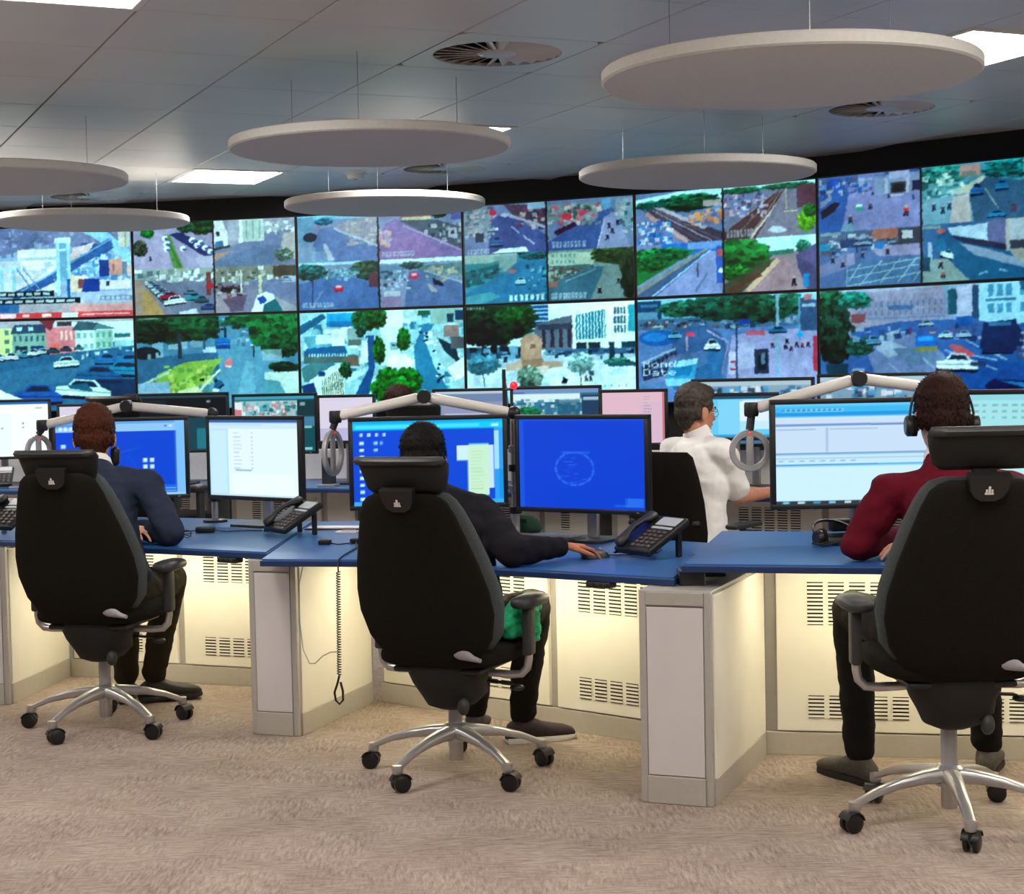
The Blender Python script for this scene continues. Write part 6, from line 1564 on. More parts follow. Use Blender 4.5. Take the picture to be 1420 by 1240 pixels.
    # armrests
    for s in (-1, 1):
        br = MB(); br.tube([(s * 0.135, Y + 0.0, 0.375 + Z), (s * 0.22, Y + 0.0, 0.372 + Z), (s * 0.262, Y + 0.0, 0.376 + Z), (s * 0.284, Y + 0.0, 0.398 + Z), (s * 0.290, Y + 0.0, 0.43 + Z), (s * 0.291, Y + 0.0, 0.47 + Z)], 0.0145, 12)
        ar = br.build('armrest_bracket', M_SILVER, t, 50)
        po = MB(); po.box((s * 0.292, Y, 0.53 + Z), (0.034, 0.055, 0.17), 0.010, seg=3); po.build('armrest_post', M_BLKPL2, ar, 40)
        pad = []
        for (y, w, h_) in ((-0.115, 0.016, 0.010), (-0.105, 0.032, 0.018), (-0.075, 0.046, 0.023), (0.0, 0.050, 0.024), (0.07, 0.048, 0.022), (0.10, 0.036, 0.016), (0.11, 0.016, 0.009)):
            pad.append([(s * 0.285 + w * sgnpow(cos(q), .8), Y + 0.035 + y, 0.635 + Z + h_ * sgnpow(sin(q), .8)) for q in [2 * pi * i / 18 for i in range(18)]])
        pm = MB(); pm.rings(pad); pm.build('armrest_pad', M_BLKPL2, ar, 60)
    # grey adjuster paddle on the lower right of the shell
    m = MB(); zz = 0.475
    m.rings([[(0.115 + x - r * 0, yb(zz) - 0.030 - 0.012 * sin(q) * 1, zz + Z + zo + r * cos(q)) for q in [2 * pi * i / 12 for i in range(12)]] for x, r, zo in ((-0.03, 0.010, 0.016), (-0.022, 0.024, 0.014), (0.0, 0.029, 0.010), (0.025, 0.022, 0.0), (0.055, 0.011, -0.014), (0.08, 0.007, -0.020))])
    m.build('adjuster_paddle', M_GREYPL, t, 60)
    return t

office_chair('black high backed office chair of the person in the navy sweater', (-1.715, 6.86), 10, base_rot=-44 + 10, lift=0.045, head=-0.035)
office_chair('black high backed office chair in the middle, of the person in black', (-0.225, 5.955), 22, base_rot=-55 + 22, lift=0.0, head=0.0)
office_chair('nearest black high backed office chair, of the person in the maroon sweater', (1.355, 5.17), -1, base_rot=-22 - 1, lift=0.065, head=0.03)
office_chair('far black office chair whose headrest shows behind the left lamp elbow', (-2.06, 9.55), 20, base_rot=10, lift=0.19, head=0.0)
office_chair('far black office chair whose headrest shows behind the middle lamp elbow', (-0.41, 9.45), 20, base_rot=30, lift=0.12, head=0.0)

# the man in white sits on a different, lower backed chair
def task_chair(label, loc, face):
    t = thing('task_chair', label, 'office chair', (loc[0], loc[1], 0), -radians(face))
    for i in range(5):
        a = 2 * pi * i / 5 + 0.3
        m = MB(); m.tube([(0.03 * cos(a), 0.03 * sin(a), 0.13), (0.20 * cos(a), 0.20 * sin(a), 0.11), (0.31 * cos(a), 0.31 * sin(a), 0.075)], [0.024, 0.018, 0.014], 10)
        o = m.build('base_leg', M_BLKPL, t, 40)
        MB().lathe([(0.001, -0.022), (0.027, -0.022), (0.031, -0.012), (0.031, 0.012), (0.027, 0.022), (0.001, 0.022)], 18, Matrix.Translation((0.31 * cos(a), 0.31 * sin(a), 0.031)) @ Matrix.Rotation(pi / 2, 4, 'X')).build('caster', M_CASTER, o, 40)
    MB().lathe([(0.001, 0.09), (0.03, 0.09), (0.03, 0.25), (0.016, 0.25), (0.016, 0.42), (0.001, 0.42)], 18).build('gas_column', M_BLKPL, t, 40)
    rows = []
    for (y, w, th) in ((-0.22, 0.17, 0.02), (-0.20, 0.215, 0.036), (0.0, 0.245, 0.04), (0.2, 0.235, 0.036), (0.235, 0.18, 0.02)):
        rows.append([(w * sgnpow(cos(q), .6), y + 0.03, 0.455 + th * sgnpow(sin(q), .6)) for q in [2 * pi * i / 24 for i in range(24)]])
    m = MB(); m.rings(rows); m.build('seat', M_BLKFAB, t, 60)
    yb = lambda z: -0.20 - 0.16 * (z - 0.5)
    m = pillow([((0, yb(z), z), w, d, 0.7) for z, w, d in ((0.52, 0.18, 0.012), (0.54, 0.205, 0.024), (0.65, 0.222, 0.026), (0.80, 0.220, 0.026), (0.92, 0.205, 0.024), (1.02, 0.185, 0.022), (1.045, 0.16, 0.012))], e=.6); m.build('backrest', M_BLKFAB, t, 60)
    m = MB(); m.box((0, -0.245, 0.56), (0.06, 0.025, 0.26), 0.01); m.build('back_bar', M_BLKPL, t, 40)
    for s in (-1, 1):
        m = MB(); m.tube([(s * 0.18, -0.02, 0.44), (s * 0.27, 0.0, 0.46), (s * 0.29, 0.02, 0.56), (s * 0.29, 0.02, 0.66)], 0.018, 10); a = m.build('armrest_post', M_BLKPL, t, 50)
        m = MB(); m.box((s * 0.285, 0.04, 0.672), (0.07, 0.26, 0.026), 0.012, seg=3); m.build('armrest_pad', M_BLKPL2, a, 40)
    m = MB(); m.box((0, -0.236, 0.70), (0.40, 0.022, 0.022), 0.006); m.build('back_crossbar', M_BLKPL2, t, 40)
    return t
task_chair('black lower backed task chair of the man in the white shirt', (0.885, 8.28), 38)
# ------------------------------------------------------------------ people
def remeshed(mb, voxel, iters, name, noise_amp=0.0, noise_f=9.0, seed=0.0, origin=(0, 0, 0)):
    me = bpy.data.meshes.new('tmp')
    me.from_pydata(mb.v, [], mb.f)
    bm = bmesh.new(); bm.from_mesh(me); bmesh.ops.recalc_face_normals(bm, faces=bm.faces); bm.to_mesh(me); bm.free()
    o = bpy.data.objects.new('tmp', me)
    COL.objects.link(o)
    r = o.modifiers.new('r', 'REMESH'); r.mode = 'VOXEL'; r.voxel_size = voxel
    s = o.modifiers.new('s', 'SMOOTH'); s.factor = 0.5; s.iterations = iters
    dg = bpy.context.evaluated_depsgraph_get()
    out = bpy.data.meshes.new_from_object(o.evaluated_get(dg))
    out.name = name
    bpy.data.objects.remove(o, do_unlink=True)
    bpy.data.meshes.remove(me)
    n = len(out.vertices)
    co = np.empty(n * 3); out.vertices.foreach_get('co', co); co = co.reshape(-1, 3)
    if noise_amp:
        no = np.empty(n * 3); out.vertices.foreach_get('normal', no); no = no.reshape(-1, 3)
        d = np.array([noise.noise(Vector((p[0] * noise_f + seed, p[1] * noise_f, p[2] * noise_f * 1.9))) + 0.5 * noise.noise(Vector((p[0] * noise_f * 2.3, p[1] * noise_f * 2.3 + seed, p[2] * noise_f * 3.1))) for p in co])
        co = co + no * (d * noise_amp)[:, None]
    co = co - np.array(origin)
    out.vertices.foreach_set('co', co.ravel())
    out.polygons.foreach_set('use_smooth', [True] * len(out.polygons))
    out.update()
    return out

def ell_loft(mb, rows, n=20):
    """rows: (centre, half width along right, half depth along fwd, right)"""
    rs = []
    m = len(rows)
    for i, (c, rw, rd, right) in enumerate(rows):
        c = Vector(c)
        d = (Vector(rows[min(i + 1, m - 1)][0]) - Vector(rows[max(i - 1, 0)][0])).normalized()
        right = Vector(right); right = (right - d * right.dot(d)).normalized()
        f = d.cross(right).normalized()
        rs.append([c + right * (rw * sgnpow(cos(q), .85)) + f * (rd * sgnpow(sin(q), .85)) for q in [2 * pi * i / n for i in range(n)]])
    mb.rings(rs)

def hand(mb, w, d, down, side, curl=22, spread=0.0):
    """palm and five fingers; d: pointing direction, down: palm normal, side: +1 right hand, -1 left hand"""
    w, d, down = Vector(w), Vector(d).normalized(), Vector(down).normalized()
    down = (down - d * down.dot(d)).normalized()
    lat = d.cross(down).normalized() * -side          # towards the thumb... index side
    for i in range(4):
        k = w + d * (0.082 - 0.006 * abs(i - 1)) + lat * (0.031 - 0.0205 * i)
        mb.capsule(w + d * 0.004 + lat * (0.016 - 0.011 * i), k, 0.0165, 0.0125, 10)
        p, q = k, d
        L = [0.042, 0.047, 0.044, 0.034][i]
        ang = radians(curl * (0.5 + 0.12 * i))
        for s, f in enumerate((1.0, 0.64, 0.52)):
            q = (q * cos(ang) + down * sin(ang)).normalized()
            dn = (down * cos(ang) - (q * 1) * 0).normalized()
            e = p + (q + lat * (0.10 - 0.066 * i)).normalized() * (L * f)
            mb.capsule(p, e, 0.0092 - 0.0009 * s, 0.0086 - 0.0009 * s, 9)
            p = e
            ang = radians(curl)
    b = w + d * 0.022 + lat * 0.022
    t1 = b + (d * 0.55 + lat * 0.75 + down * 0.25).normalized() * 0.042
    t2 = t1 + (d * 0.85 + lat * 0.35 + down * 0.3).normalized() * 0.034
    t3 = t2 + (d * 0.95 + lat * 0.05 + down * 0.3).normalized() * 0.024
    mb.capsule(b, t1, 0.0145, 0.0115, 9); mb.capsule(t1, t2, 0.0112, 0.0098, 9); mb.capsule(t2, t3, 0.0096, 0.0082, 9)

def look_frame(pos, facing, tilt=0.0, roll=0.0, s=1.0):
    """head frame: +Y looks along facing"""
    f = Vector(facing).normalized()
    yaw = math.atan2(-f.x, f.y)
    return Matrix.Translation(Vector(pos)) @ Matrix.Rotation(yaw, 4, 'Z') @ Matrix.Rotation(radians(roll), 4, 'Y') @ Matrix.Rotation(radians(tilt), 4, 'X') @ Matrix.Scale(s, 4)

M_SKIN_A = mat('skin_light', 'd8a184', 0.5, 0, 0.06, 30, bump=0.05, bscale=300, spec=0.35)
M_SKIN_B = mat('skin_warm', 'b8704f', 0.5, 0, 0.06, 30, bump=0.05, bscale=300, spec=0.35)
M_SKIN_C = mat('skin_ruddy', 'cf8f72', 0.5, 0, 0.08, 30, bump=0.05, bscale=300, spec=0.35)
M_EYE = mat('eye_white', 'e8e6e2', 0.2)
M_IRIS = mat('eye_dark', '2a1c14', 0.2)
M_LIP = mat('lip', 'a86258', 0.5)
M_BROW = mat('brow_hair', '3a2a20', 0.9)

def build_person(name, label, J, look, cols):
    """J: joints in world metres; look: head facing/tilt/scale; cols: materials and options"""
    g = {k: Vector(v) for k, v in J.items()}
    org = Vector((g['pelvis'].x, g['pelvis'].y, 0))
    t = thing(name, label, 'person', org, 0)
    right = (g['shR'] - g['shL']); right.z = 0; right.normalize()
    hipr = (g['hipR'] - g['hipL']); hipr.z = 0; hipr.normalize()
    HM = look_frame(g['head'], look['dir'], look.get('tilt', 0), look.get('roll', 0), look.get('s', 1.06))
    sc = look.get('s', 1.06)
    # ---- body: one continuous surface
    b = MB()
    b.sphere((0, -0.012, 0.045), (0.074, 0.094, 0.088), 24, 16, HM)
    b.sphere((0, 0.028, -0.018), (0.059, 0.064, 0.088), 22, 14, HM)
    b.sphere((0, 0.046, -0.078), (0.040, 0.040, 0.034), 18, 12, HM)
    b.sphere((0, 0.012, -0.062), (0.054, 0.055, 0.040), 18, 12, HM)
    b.capsule((0, 0.086, 0.006), (0, 0.106, -0.028), 0.008, 0.0125, 10, HM)
    b.sphere((0.010, 0.094, -0.033), 0.0085, 10, 8, HM); b.sphere((-0.010, 0.094, -0.033), 0.0085, 10, 8, HM)
    b.capsule((-0.030, 0.078, 0.020), (0.030, 0.078, 0.020), 0.010, 0.010, 8, HM)
    b.capsule((-0.016, 0.086, -0.058), (0.016, 0.086, -0.058), 0.0065, 0.0065, 8, HM)
    for s in (-1, 1):
        E = HM @ Matrix.Translation((s * 0.0765, -0.008, -0.010)) @ Matrix.Rotation(s * radians(-22), 4, 'Z') @ Matrix.Rotation(radians(-8), 4, 'X')
        b.sphere((0, 0, 0), (0.0085, 0.020, 0.033), 14, 10, E)
        b.sphere((s * 0.004, -0.012, 0.010), (0.007, 0.011, 0.020), 12, 8, E)
    nk = HM @ Vector((0, -0.022, -0.055))
    b.capsule(g['neck'], nk, 0.056, 0.054, 18)
    w = g['pelvis']; n_ = g['neck']; c_ = g['chest']
    sm = (g['shR'] + g['shL']) / 2
    rows = [(w - (c_ - w).normalized() * 0.06, 0.10, 0.07, hipr), (w, 0.14, 0.10, hipr), (w.lerp(c_, .5), 0.13, 0.085, hipr.lerp(right, .5)), (c_, 0.15, 0.10, right), (c_.lerp(n_, .6), 0.15, 0.085, right), (n_, 0.06, 0.055, right)]
    ell_loft(b, rows)
    b.capsule(g['shL'], g['shR'], 0.050, 0.050)
    for S in 'LR':
        b.capsule(g['sh' + S], g['el' + S], 0.048, 0.040); b.capsule(g['el' + S], g['wr' + S], 0.041, 0.027)
        d = (g['fi' + S] - g['wr' + S])
        hand(b, g['wr' + S], d, look.get('palm' + S, (0, 0, -1)), 1 if S == 'R' else -1, look.get('curl', 22))
        b.capsule(g['hip' + S], g['kn' + S], 0.078, 0.056); b.capsule(g['kn' + S], g['an' + S], 0.052, 0.036)
        b.capsule(g['an' + S] + Vector((0, 0, -0.03)), g['an' + S] + Vector(g['toe' + S]).normalized() * 0.11 + Vector((0, 0, -0.070)), 0.030, 0.012)
    obj('body', remeshed(b, 0.0055, 4, 'body', origin=org), cols['skin'], t)
    # ---- face
    for s in (-1, 1):
        e = MB(); e.sphere((s * 0.030, 0.0765, 0.000), (0.0125, 0.0105, 0.0085), 12, 8, HM)
        eo = e.build('eye', M_EYE, t, 60, org)
        e = MB(); e.sphere((s * 0.030, 0.0845, 0.000), (0.0058, 0.0035, 0.0058), 10, 8, HM); e.build('iris', M_IRIS, eo, 60, org)
        e = MB(); e.tube([tuple(HM @ Vector(p)) for p in ((s * 0.013, 0.0895, 0.021), (s * 0.030, 0.090, 0.026), (s * 0.046, 0.080, 0.021))], 0.0035, 8); e.build('eyebrow', cols.get('brow', M_BROW), t, 60, org)
    e = MB(); e.tube([tuple(HM @ Vector(p)) for p in ((-0.020, 0.086, -0.059), (-0.008, 0.0935, -0.057), (0.008, 0.0935, -0.057), (0.020, 0.086, -0.059))], [0.002, 0.004, 0.004, 0.002], 8); e.build('lips', M_LIP, t, 60, org)
    # ---- hair: a close cap with many short tufts
    h = MB()
    hs = cols.get('hair_scale', 1.0)
    h.sphere((0, -0.020, 0.052), (0.0815 * hs, 0.098 * hs, 0.092 * hs), 26, 16, HM)
    h.sphere((0, -0.056, 0.0), (0.068 * hs, 0.056 * hs, 0.066), 20, 12, HM)
    h.sphere((0, -0.058, -0.048), (0.048, 0.036, 0.042), 18, 10, HM)
    h.sphere((0, 0.030, 0.088), (0.058 * hs, 0.062 * hs, 0.044 * hs), 18, 10, HM)
    for s in (-1, 1):
        h.sphere((s * 0.062, 0.010, 0.034), (0.020, 0.040, 0.036), 14, 10, HM)
        h.sphere((s * 0.066, -0.034, 0.004), (0.016, 0.024, 0.040), 14, 10, HM)
    hm = remeshed(h, 0.006, 3, 'hair', 0.003, 28.0, 3.1, org)
    n = len(hm.vertices)
    co = np.empty(n * 3); hm.vertices.foreach_get('co', co); co = co.reshape(-1, 3)
    no = np.empty(n * 3); hm.vertices.foreach_get('normal', no); no = no.reshape(-1, 3)
    rng = np.random.default_rng(11)
    tf = MB()
    inv = HM.inverted()
    fwd = (HM.to_3x3() @ Vector((0, 1, 0))).normalized()
    for i in rng.choice(n, min(n, 2600), replace=False):
        p, q = Vector(co[i]), Vector(no[i])
        lp = inv @ (p + org)
        if lp.y > 0.05 and lp.z < 0.075:
            continue
        flow = Vector((rng.normal(0, .45), rng.normal(0, .45), rng.normal(0, .3))) + fwd * (0.5 if lp.z > .09 else -.15) + Vector((0, 0, -1.0 if lp.z < .08 else 0.0))
        d = (q * cols.get('lift', 0.55) + flow.normalized() * 0.8).normalized()
        L = rng.uniform(0.010, 0.020) * cols.get('tuft', 1.0)
        s_, u_, _ = frame_from(d)
        r = 0.0032
        a0 = p - q * 0.003
        tf.add([a0 + s_ * r, a0 - s_ * r * .5 + u_ * r * .87, a0 - s_ * r * .5 - u_ * r * .87, a0 + d * L], [(0, 1, 3), (1, 2, 3), (2, 0, 3)])
    bm = bmesh.new(); bm.from_mesh(hm)
    tm = bpy.data.meshes.new('t'); tm.from_pydata([tuple(v) for v in tf.v], [], tf.f); bm.from_mesh(tm); bm.to_mesh(hm); bm.free(); bpy.data.meshes.remove(tm)
    hm.polygons.foreach_set('use_smooth', [True] * len(hm.polygons))
    obj('hair', hm, cols['hair'], t)
    # ---- top garment
    k = cols.get('bulk', 1.0)
    s = MB()
    rows = [(w - (c_ - w).normalized() * 0.09, 0.150 * k, 0.115 * k, hipr), (w, 0.178 * k, 0.132 * k, hipr), (w.lerp(c_, .35), 0.166 * k, 0.118 * k, hipr), (w.lerp(c_, .7), 0.168 * k, 0.118 * k, right), (c_, 0.182 * k, 0.128 * k, right), (c_.lerp(n_, .45), 0.182 * k, 0.116 * k, right), (c_.lerp(n_, .80), 0.125 * k, 0.095 * k, right), (n_ + (n_ - c_).normalized() * 0.0, 0.074, 0.072, right), (n_ + (nk - n_) * 0.22, 0.066, 0.064, right)]
    ell_loft(s, rows, 24)
    for S in 'LR':
        s.capsule(sm.lerp(g['sh' + S], .35) + Vector((0, 0, .008)), g['sh' + S], 0.074 * k, 0.070 * k)
        u = g['el' + S]
        if cols.get('short'):
            e = g['sh' + S].lerp(u, 0.80)
            s.capsule(g['sh' + S], e, 0.070 * k, 0.068 * k)
        else:
            s.capsule(g['sh' + S], u, 0.068 * k, 0.056 * k); s.capsule(u, g['wr' + S].lerp(u, .08), 0.056 * k, 0.040 * k)
    obj(cols['top_name'], remeshed(s, 0.008, cols.get('smooth', 4), cols['top_name'], cols.get('wr', 0.007), cols.get('wf', 11.0), cols.get('seed', 1.0), org), cols['top'], t)
    # ---- trousers
    s = MB()
    s.sphere(tuple(w + Vector((0, 0, -0.03))), (0.165, 0.155, 0.10), 20, 12)
    for S in 'LR':
        s.capsule(g['hip' + S], g['kn' + S], 0.094, 0.072); s.capsule(g['kn' + S], g['an' + S] + Vector((0, 0, 0.02)), 0.072, 0.054)
    obj('trousers', remeshed(s, 0.009, 4, 'trousers', 0.006, 12.0, 5.0, org), cols['legs'], t)
    # ---- shoes
    for S in 'LR':
        d = Vector(g['toe' + S]); d.z = 0; d.normalize()
        r_ = Vector((d.y, -d.x, 0))
        a = g['an' + S]
        heel = Vector((a.x, a.y, 0)) - d * 0.07
        SM = Matrix(((r_.x, d.x, 0, heel.x), (r_.y, d.y, 0, heel.y), (0, 0, 1, max(0.0, a.z - 0.10)), (0, 0, 0, 1)))
        up = MB()
        rs = []
        for (y, wd, h_, lo) in ((0.0, 0.022, 0.050, .014), (0.012, 0.034, 0.075, .012), (0.05, 0.040, 0.100, .012), (0.10, 0.042, 0.100, .012), (0.15, 0.045, 0.076, .012), (0.20, 0.048, 0.064, .012), (0.245, 0.045, 0.055, .012), (0.272, 0.032, 0.044, .012), (0.282, 0.016, 0.032, .014)):
            rs.append([(wd * sgnpow(cos(q), .8), y, lo + (h_ - lo) * (0.5 + 0.5 * sgnpow(sin(q), .8))) for q in [2 * pi * i / 16 for i in range(16)]])
        up.rings(rs, M=SM)
        sh = up.build('shoe', cols['shoe'], t, 60, org)
        so = MB(); so.rings([[tuple(SM @ Vector((x * f_, 0.135 + (y - 0.135) * f_, z))) for x, y in [(0.030, 0.0), (0.038, 0.03), (0.036, 0.10), (0.046, 0.17), (0.048, 0.21), (0.040, 0.26), (0.018, 0.284), (-0.018, 0.284), (-0.040, 0.26), (-0.048, 0.21), (-0.046, 0.17), (-0.036, 0.10), (-0.038, 0.03), (-0.030, 0.0)]] for z, f_ in ((0.001, 0.97), (0.006, 1.0), (0.018, 1.0), (0.022, .97))])
        so.build('sole', cols['sole'], sh, 40, org)
        la = MB()
        for i in range(4):
            y = 0.105 + i * 0.02
            z = 0.088 - i * 0.010
            la.tube([tuple(SM @ Vector(p)) for p in ((-0.022, y, z - .006), (0, y + .004, z + .003), (0.022, y, z - .006))], 0.003, 6)
        la.build('laces', cols.get('lace', cols['sole']), sh, 60, org)
    if 'collar' in cols:
        cb = MB()
        ax = (nk - n_).normalized()
        s_, u_, _ = frame_from(ax)
        rs = []
        for i in range(28):
            q = 2 * pi * i / 28
            dr = s_ * cos(q) + u_ * sin(q)
            c0 = n_ + ax * 0.005
            rs.append([c0 + dr * 0.068, c0 + dr * 0.074, c0 + ax * 0.038 + dr * 0.067, c0 + ax * 0.041 + dr * 0.0625])
        cb.rings(rs, closed=True)
        cb.build('shirt_collar', cols['collar'], t, 60, org)
    return t, HM

M_HAIR_RED = mat('hair_auburn', '4c2514', 0.75, 0, 0.35, 90, spec=0.2)
M_HAIR_BLK = mat('hair_black', '100b0a', 0.7, 0, 0.4, 90, spec=0.2)
M_HAIR_BRN = mat('hair_brown', '2b150d', 0.75, 0, 0.4, 90, spec=0.2)
M_HAIR_GRY = mat('hair_grey_brown', '4a3f39', 0.65, 0, 0.5, 60, spec=0.4)
M_NAVY = mat('navy_knit', '2c3346', 0.9, 0, 0.12, 200, bump=0.25, bscale=400, spec=0.15)
M_INK = mat('black_hoodie', '17161c', 0.9, 0, 0.2, 200, bump=0.25, bscale=400, spec=0.15)
M_MAROON = mat('maroon_knit', '5c0c1e', 0.9, 0, 0.12, 200, bump=0.25, bscale=400, spec=0.15)
M_SHIRT = mat('white_shirt', 'efece9', 0.8, 0, 0.03, 20, bump=0.1, bscale=60, spec=0.2)
M_TROU = mat('dark_trousers', '1d1b1a', 0.9, 0, 0.2, 200, bump=0.15, bscale=300, spec=0.15)
M_KHAKI = mat('dark_khaki_trousers', '2e2a1c', 0.9, 0, 0.2, 200, bump=0.15, bscale=300, spec=0.15)
M_SHOEB = mat('black_shoe', '1a1817', 0.5, 0, 0.2, 60)
M_SHOEG = mat('grey_trainer', '4c4742', 0.7, 0, 0.25, 90)
M_SHOEP = mat('black_pink_trainer', '2a1a20', 0.6, 0, 0.4, 40)
M_SOLEW = mat('white_sole', 'dcd8d4', 0.6)
M_SOLEB = mat('dark_sole', '201e1c', 0.7)
M_PINK = mat('pink_lace', 'c83c7c', 0.6)

build_person('person', 'person in a navy sweater with short auburn hair seated at the left desk',
    dict(pelvis=(-1.69, 6.93, 0.58), chest=(-1.775, 7.04, 0.86), neck=(-1.80, 7.16, 1.065), head=(-1.825, 7.25, 1.198), shR=(-1.555, 7.06, 0.995), shL=(-1.95, 7.21, 0.995),
         elR=(-1.445, 6.98, 0.80), wrR=(-1.68, 7.27, 0.795), fiR=(-1.80, 7.36, 0.79), elL=(-1.98, 7.36, 0.80), wrL=(-1.655, 7.115, 0.81), fiL=(-1.545, 7.03, 0.81),
         hipR=(-1.60, 6.91, 0.55), hipL=(-1.78, 6.96, 0.55), knR=(-1.51, 7.24, 0.575), knL=(-1.73, 7.33, 0.565), anR=(-1.63, 7.40, 0.11), anL=(-1.76, 7.42, 0.10), toeR=(0.8, 0.35, 0), toeL=(-0.2, 1, 0)),
    dict(dir=(-0.20, 0.98, 0), tilt=-6, s=1.08),
    dict(skin=M_SKIN_A, hair=M_HAIR_RED, top_name='sweater', top=M_NAVY, legs=M_KHAKI, shoe=M_SHOEB, sole=M_SOLEB, collar=M_SHIRT, brow=M_HAIR_RED, wr=0.009, seed=2.0, tuft=0.8, lift=0.42))
build_person('person', 'person in black with short black hair, right hand on a mouse',
    dict(pelvis=(-0.205, 6.00, 0.56), chest=(-0.25, 6.13, 0.80), neck=(-0.315, 6.31, 0.985), head=(-0.345, 6.41, 1.108), shR=(-0.125, 6.185, 0.925), shL=(-0.455, 6.38, 0.935),
         elR=(-0.005, 5.965, 0.800), wrR=(0.175, 6.13, 0.800), fiR=(0.27, 6.19, 0.790), elL=(-0.45, 6.62, 0.80), wrL=(-0.25, 6.78, 0.79), fiL=(-0.15, 6.84, 0.785),
         hipR=(-0.115, 5.96, 0.53), hipL=(-0.285, 6.05, 0.53), knR=(0.065, 6.27, 0.555), knL=(-0.13, 6.44, 0.555), anR=(0.02, 6.44, 0.10), anL=(-0.17, 6.55, 0.10), toeR=(0.95, 0.30, 0), toeL=(0.1, 1, 0)),
    dict(dir=(0.05, 1, 0), tilt=-14, s=1.08, curl=26),
    dict(skin=M_SKIN_B, hair=M_HAIR_BLK, top_name='hooded_top', top=M_INK, legs=M_TROU, shoe=M_SHOEP, sole=M_SOLEW, lace=M_PINK, wr=0.010, wf=9.0, seed=7.0, bulk=1.04, tuft=0.8, lift=0.45))
p3, HM3 = build_person('person', 'person in a maroon sweater wearing a headset, seen from behind at the right desk',
    dict(pelvis=(1.39, 5.25, 0.62), chest=(1.465, 5.37, 0.87), neck=(1.445, 5.52, 1.115), head=(1.455, 5.61, 1.262), shR=(1.645, 5.46, 1.02), shL=(1.245, 5.48, 1.02),
         elR=(1.73, 5.55, 0.850), wrR=(1.375, 5.53, 0.856), fiR=(1.26, 5.48, 0.850), elL=(1.140, 5.49, 0.852), wrL=(1.38, 5.76, 0.850), fiL=(1.48, 5.83, 0.845),
         hipR=(1.46, 5.25, 0.59), hipL=(1.26, 5.25, 0.59), knR=(1.59, 5.68, 0.60), knL=(1.165, 5.70, 0.60), anR=(1.65, 5.78, 0.10), anL=(1.185, 5.70, 0.10), toeR=(0.35, 0.9, 0), toeL=(-0.45, 0.85, 0)),
    dict(dir=(0.06, 1, 0), tilt=-8, s=1.10),
    dict(skin=M_SKIN_A, hair=M_HAIR_BRN, top_name='sweater', top=M_MAROON, legs=M_TROU, shoe=M_SHOEG, sole=M_SOLEB, collar=M_SHIRT, wr=0.007, seed=4.0, tuft=0.8, lift=0.42))
p4, HM4 = build_person('person', 'man in a white short sleeved shirt with greying hair and glasses at the far desk',
    dict(pelvis=(0.90, 8.27, 0.56), chest=(0.92, 8.32, 0.86), neck=(0.942, 8.37, 1.10), head=(0.935, 8.385, 1.228), shR=(1.045, 8.21, 1.025), shL=(0.825, 8.51, 1.025),
         elR=(1.135, 8.31, 0.80), wrR=(1.38, 8.66, 0.795), fiR=(1.46, 8.77, 0.79), elL=(0.99, 8.74, 0.82), wrL=(1.25, 8.93, 0.79), fiL=(1.36, 9.0, 0.785),
         hipR=(0.97, 8.20, 0.53), hipL=(0.83, 8.34, 0.53), knR=(1.22, 8.52, 0.54), knL=(1.08, 8.70, 0.54), anR=(1.27, 8.66, 0.10), anL=(1.14, 8.84, 0.10), toeR=(0.7, 0.7, 0), toeL=(0.7, 0.7, 0)),
    dict(dir=(0.90, 0.55, 0), tilt=-4, s=1.06),
    dict(skin=M_SKIN_C, hair=M_HAIR_GRY, top_name='short_sleeved_shirt', top=M_SHIRT, legs=M_TROU, shoe=M_SHOEB, sole=M_SOLEB, short=True, wr=0.009, wf=9.0, seed=9.0, bulk=1.03, collar=M_SHIRT, tuft=0.7))
build_person('person', 'person with dark brown hair mostly hidden behind the middle lamp elbow and headrest',
    dict(pelvis=(-0.41, 9.48, 0.68), chest=(-0.48, 9.52, 0.92), neck=(-0.61, 9.56, 1.115), head=(-0.645, 9.60, 1.238), shR=(-0.42, 9.47, 1.04), shL=(-0.78, 9.62, 1.04),
         elR=(-0.34, 9.68, 0.84), wrR=(-0.38, 9.93, 0.80), fiR=(-0.40, 10.03, 0.79), elL=(-0.84, 9.86, 0.84), wrL=(-0.68, 10.08, 0.80), fiL=(-0.62, 10.16, 0.79),
         hipR=(-0.32, 9.46, 0.65), hipL=(-0.50, 9.52, 0.65), knR=(-0.20, 9.86, 0.60), knL=(-0.38, 9.92, 0.60), anR=(-0.20, 10.0, 0.10), anL=(-0.36, 10.05, 0.10), toeR=(0.3, 0.9, 0), toeL=(0.3, 0.9, 0)),
    dict(dir=(0.2, 1, 0), tilt=-4, s=1.06),
    dict(skin=M_SKIN_A, hair=M_HAIR_BRN, top_name='dark_top', top=M_INK, legs=M_TROU, shoe=M_SHOEB, sole=M_SOLEB, seed=12.0))

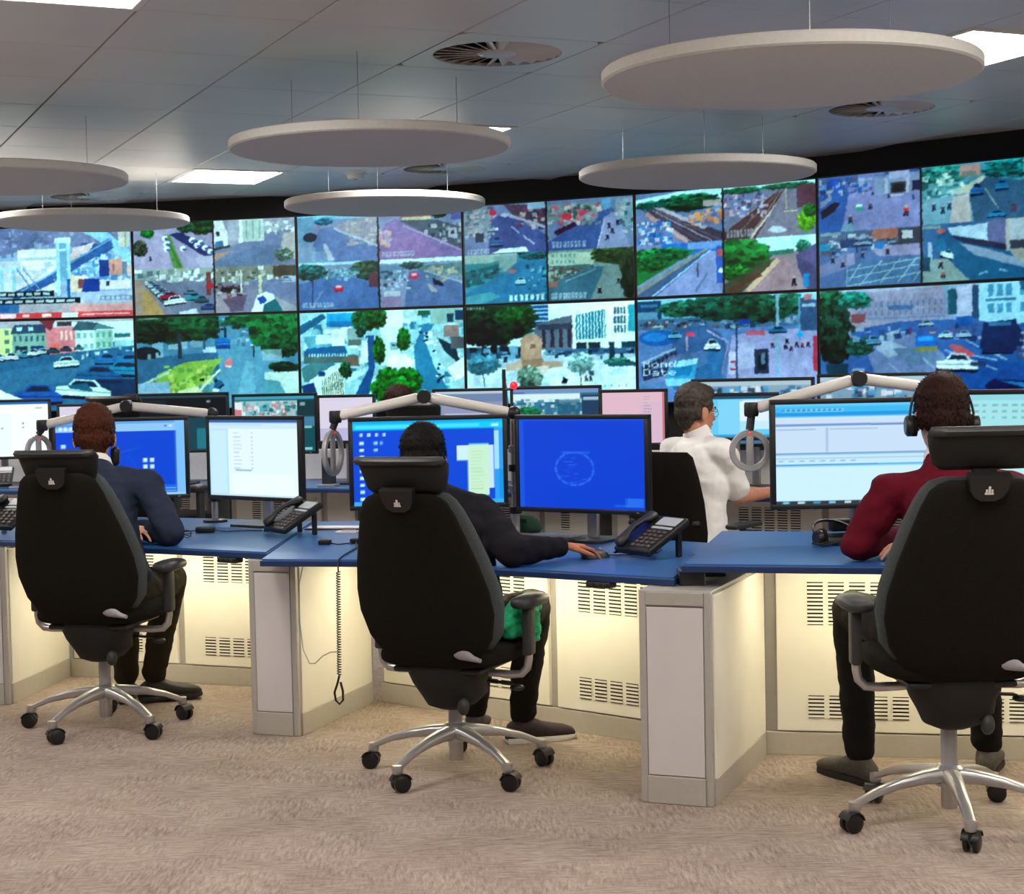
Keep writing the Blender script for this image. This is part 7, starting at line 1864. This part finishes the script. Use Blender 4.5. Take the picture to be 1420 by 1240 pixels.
# ---- things they wear
t = thing('headset', 'black headset worn by the person in the maroon sweater', 'headset', HM3.translation)
R3 = HM3.copy(); R3.translation = (0, 0, 0)
bnd = MB(); bnd.tube([tuple(R3 @ Vector((0.098 * cos(q), -0.006, -0.012 + 0.150 * sin(q)))) for q in [pi * i / 30 for i in range(31)]], 0.0045, 8); bnd.build('headband', M_BLKPL, t, 60)
for s in (-1, 1):
    c = MB(); c.lathe([(0.001, -0.012), (0.028, -0.012), (0.033, -0.004), (0.033, 0.008), (0.026, 0.014), (0.001, 0.014)], 20, R3 @ Matrix.Translation((s * 0.098, -0.004, -0.022)) @ Matrix.Rotation(s * pi / 2, 4, 'Y')); co = c.build('ear_cup', M_BLKPL, t, 40)
    c = MB(); c.lathe([(0.018, -0.008), (0.033, -0.008), (0.033, 0.006), (0.018, 0.006)], 20, R3 @ Matrix.Translation((s * 0.086, -0.004, -0.022)) @ Matrix.Rotation(s * pi / 2, 4, 'Y')); c.build('ear_pad', M_BLKFAB, co, 40)
m = MB(); m.tube([tuple(R3 @ Vector(p)) for p in ((0.10, 0.0, -0.04), (0.10, 0.03, -0.06), (0.09, 0.07, -0.08), (0.06, 0.10, -0.085), (0.035, 0.115, -0.085))], 0.0035, 8); m.build('microphone_boom', M_BLKPL, t, 60)
t = thing('spectacles', 'thin framed spectacles worn by the man in white', 'spectacles', HM4.translation)
R4 = HM4.copy(); R4.translation = (0, 0, 0)
for sx in (-0.031, 0.031):
    m = MB(); m.tube([tuple(R4 @ Vector((sx + 0.024 * cos(q), 0.097 - 0.25 * abs(sx + 0.024 * cos(q)) * .4, -0.002 + 0.018 * sin(q)))) for q in [2 * pi * i / 20 for i in range(20)]], 0.0018, 6, closed=True); m.build('lens_rim', M_CHROME, t, 60)
m = MB(); m.tube([tuple(R4 @ Vector(p)) for p in ((-0.009, 0.098, 0.004), (0, 0.104, 0.007), (0.009, 0.098, 0.004))], 0.0018, 6); m.build('bridge', M_CHROME, t, 60)
for s in (-1, 1):
    m = MB(); m.tube([tuple(R4 @ Vector(p)) for p in ((s * 0.055, 0.090, 0.003), (s * 0.074, 0.06, 0.004), (s * 0.081, 0.0, 0.006), (s * 0.082, -0.02, -0.004))], 0.0018, 6); m.build('temple', M_CHROME, t, 60)
t = thing('telephone_handset', 'black handset held against the jaw of the person in the navy sweater', 'handset', (-1.742, 7.275, 1.118))
m = MB(); m.capsule((0.0, 0.0, -0.022), (0.0, 0.0, 0.018), 0.020, 0.022, 14); m.build('earpiece', M_BLKPL, t, 60)
m = MB(); m.tube([(0.0, 0.01, -0.02), (-0.01, 0.05, -0.035), (-0.03, 0.09, -0.045)], [0.014, 0.012, 0.015], 10); m.build('mouthpiece', M_BLKPL2, t, 60)
# green jacket bunched on the middle chair
M_GRN = mat('green_jacket', '12a06a', 0.8, 0, 0.25, 40, bump=0.2, bscale=80)
g = MB()
for (p, q, r) in (((0.005, 5.93, 0.585), (0.055, 6.02, 0.60), 0.05), ((0.045, 5.95, 0.56), (0.06, 5.99, 0.50), 0.045), ((-0.02, 5.90, 0.54), (0.05, 5.98, 0.53), 0.045)):
    g.capsule(p, q, r, r * .8)
gm = remeshed(g, 0.007, 4, 'green_jacket', 0.012, 22.0, 3.0, (0.03, 5.95, 0.5))
t = obj('green_jacket', gm, M_GRN, None, (0.03, 5.95, 0.5))
tag(t, 'bright green cloth bunched beside the thigh of the person in black', 'jacket')
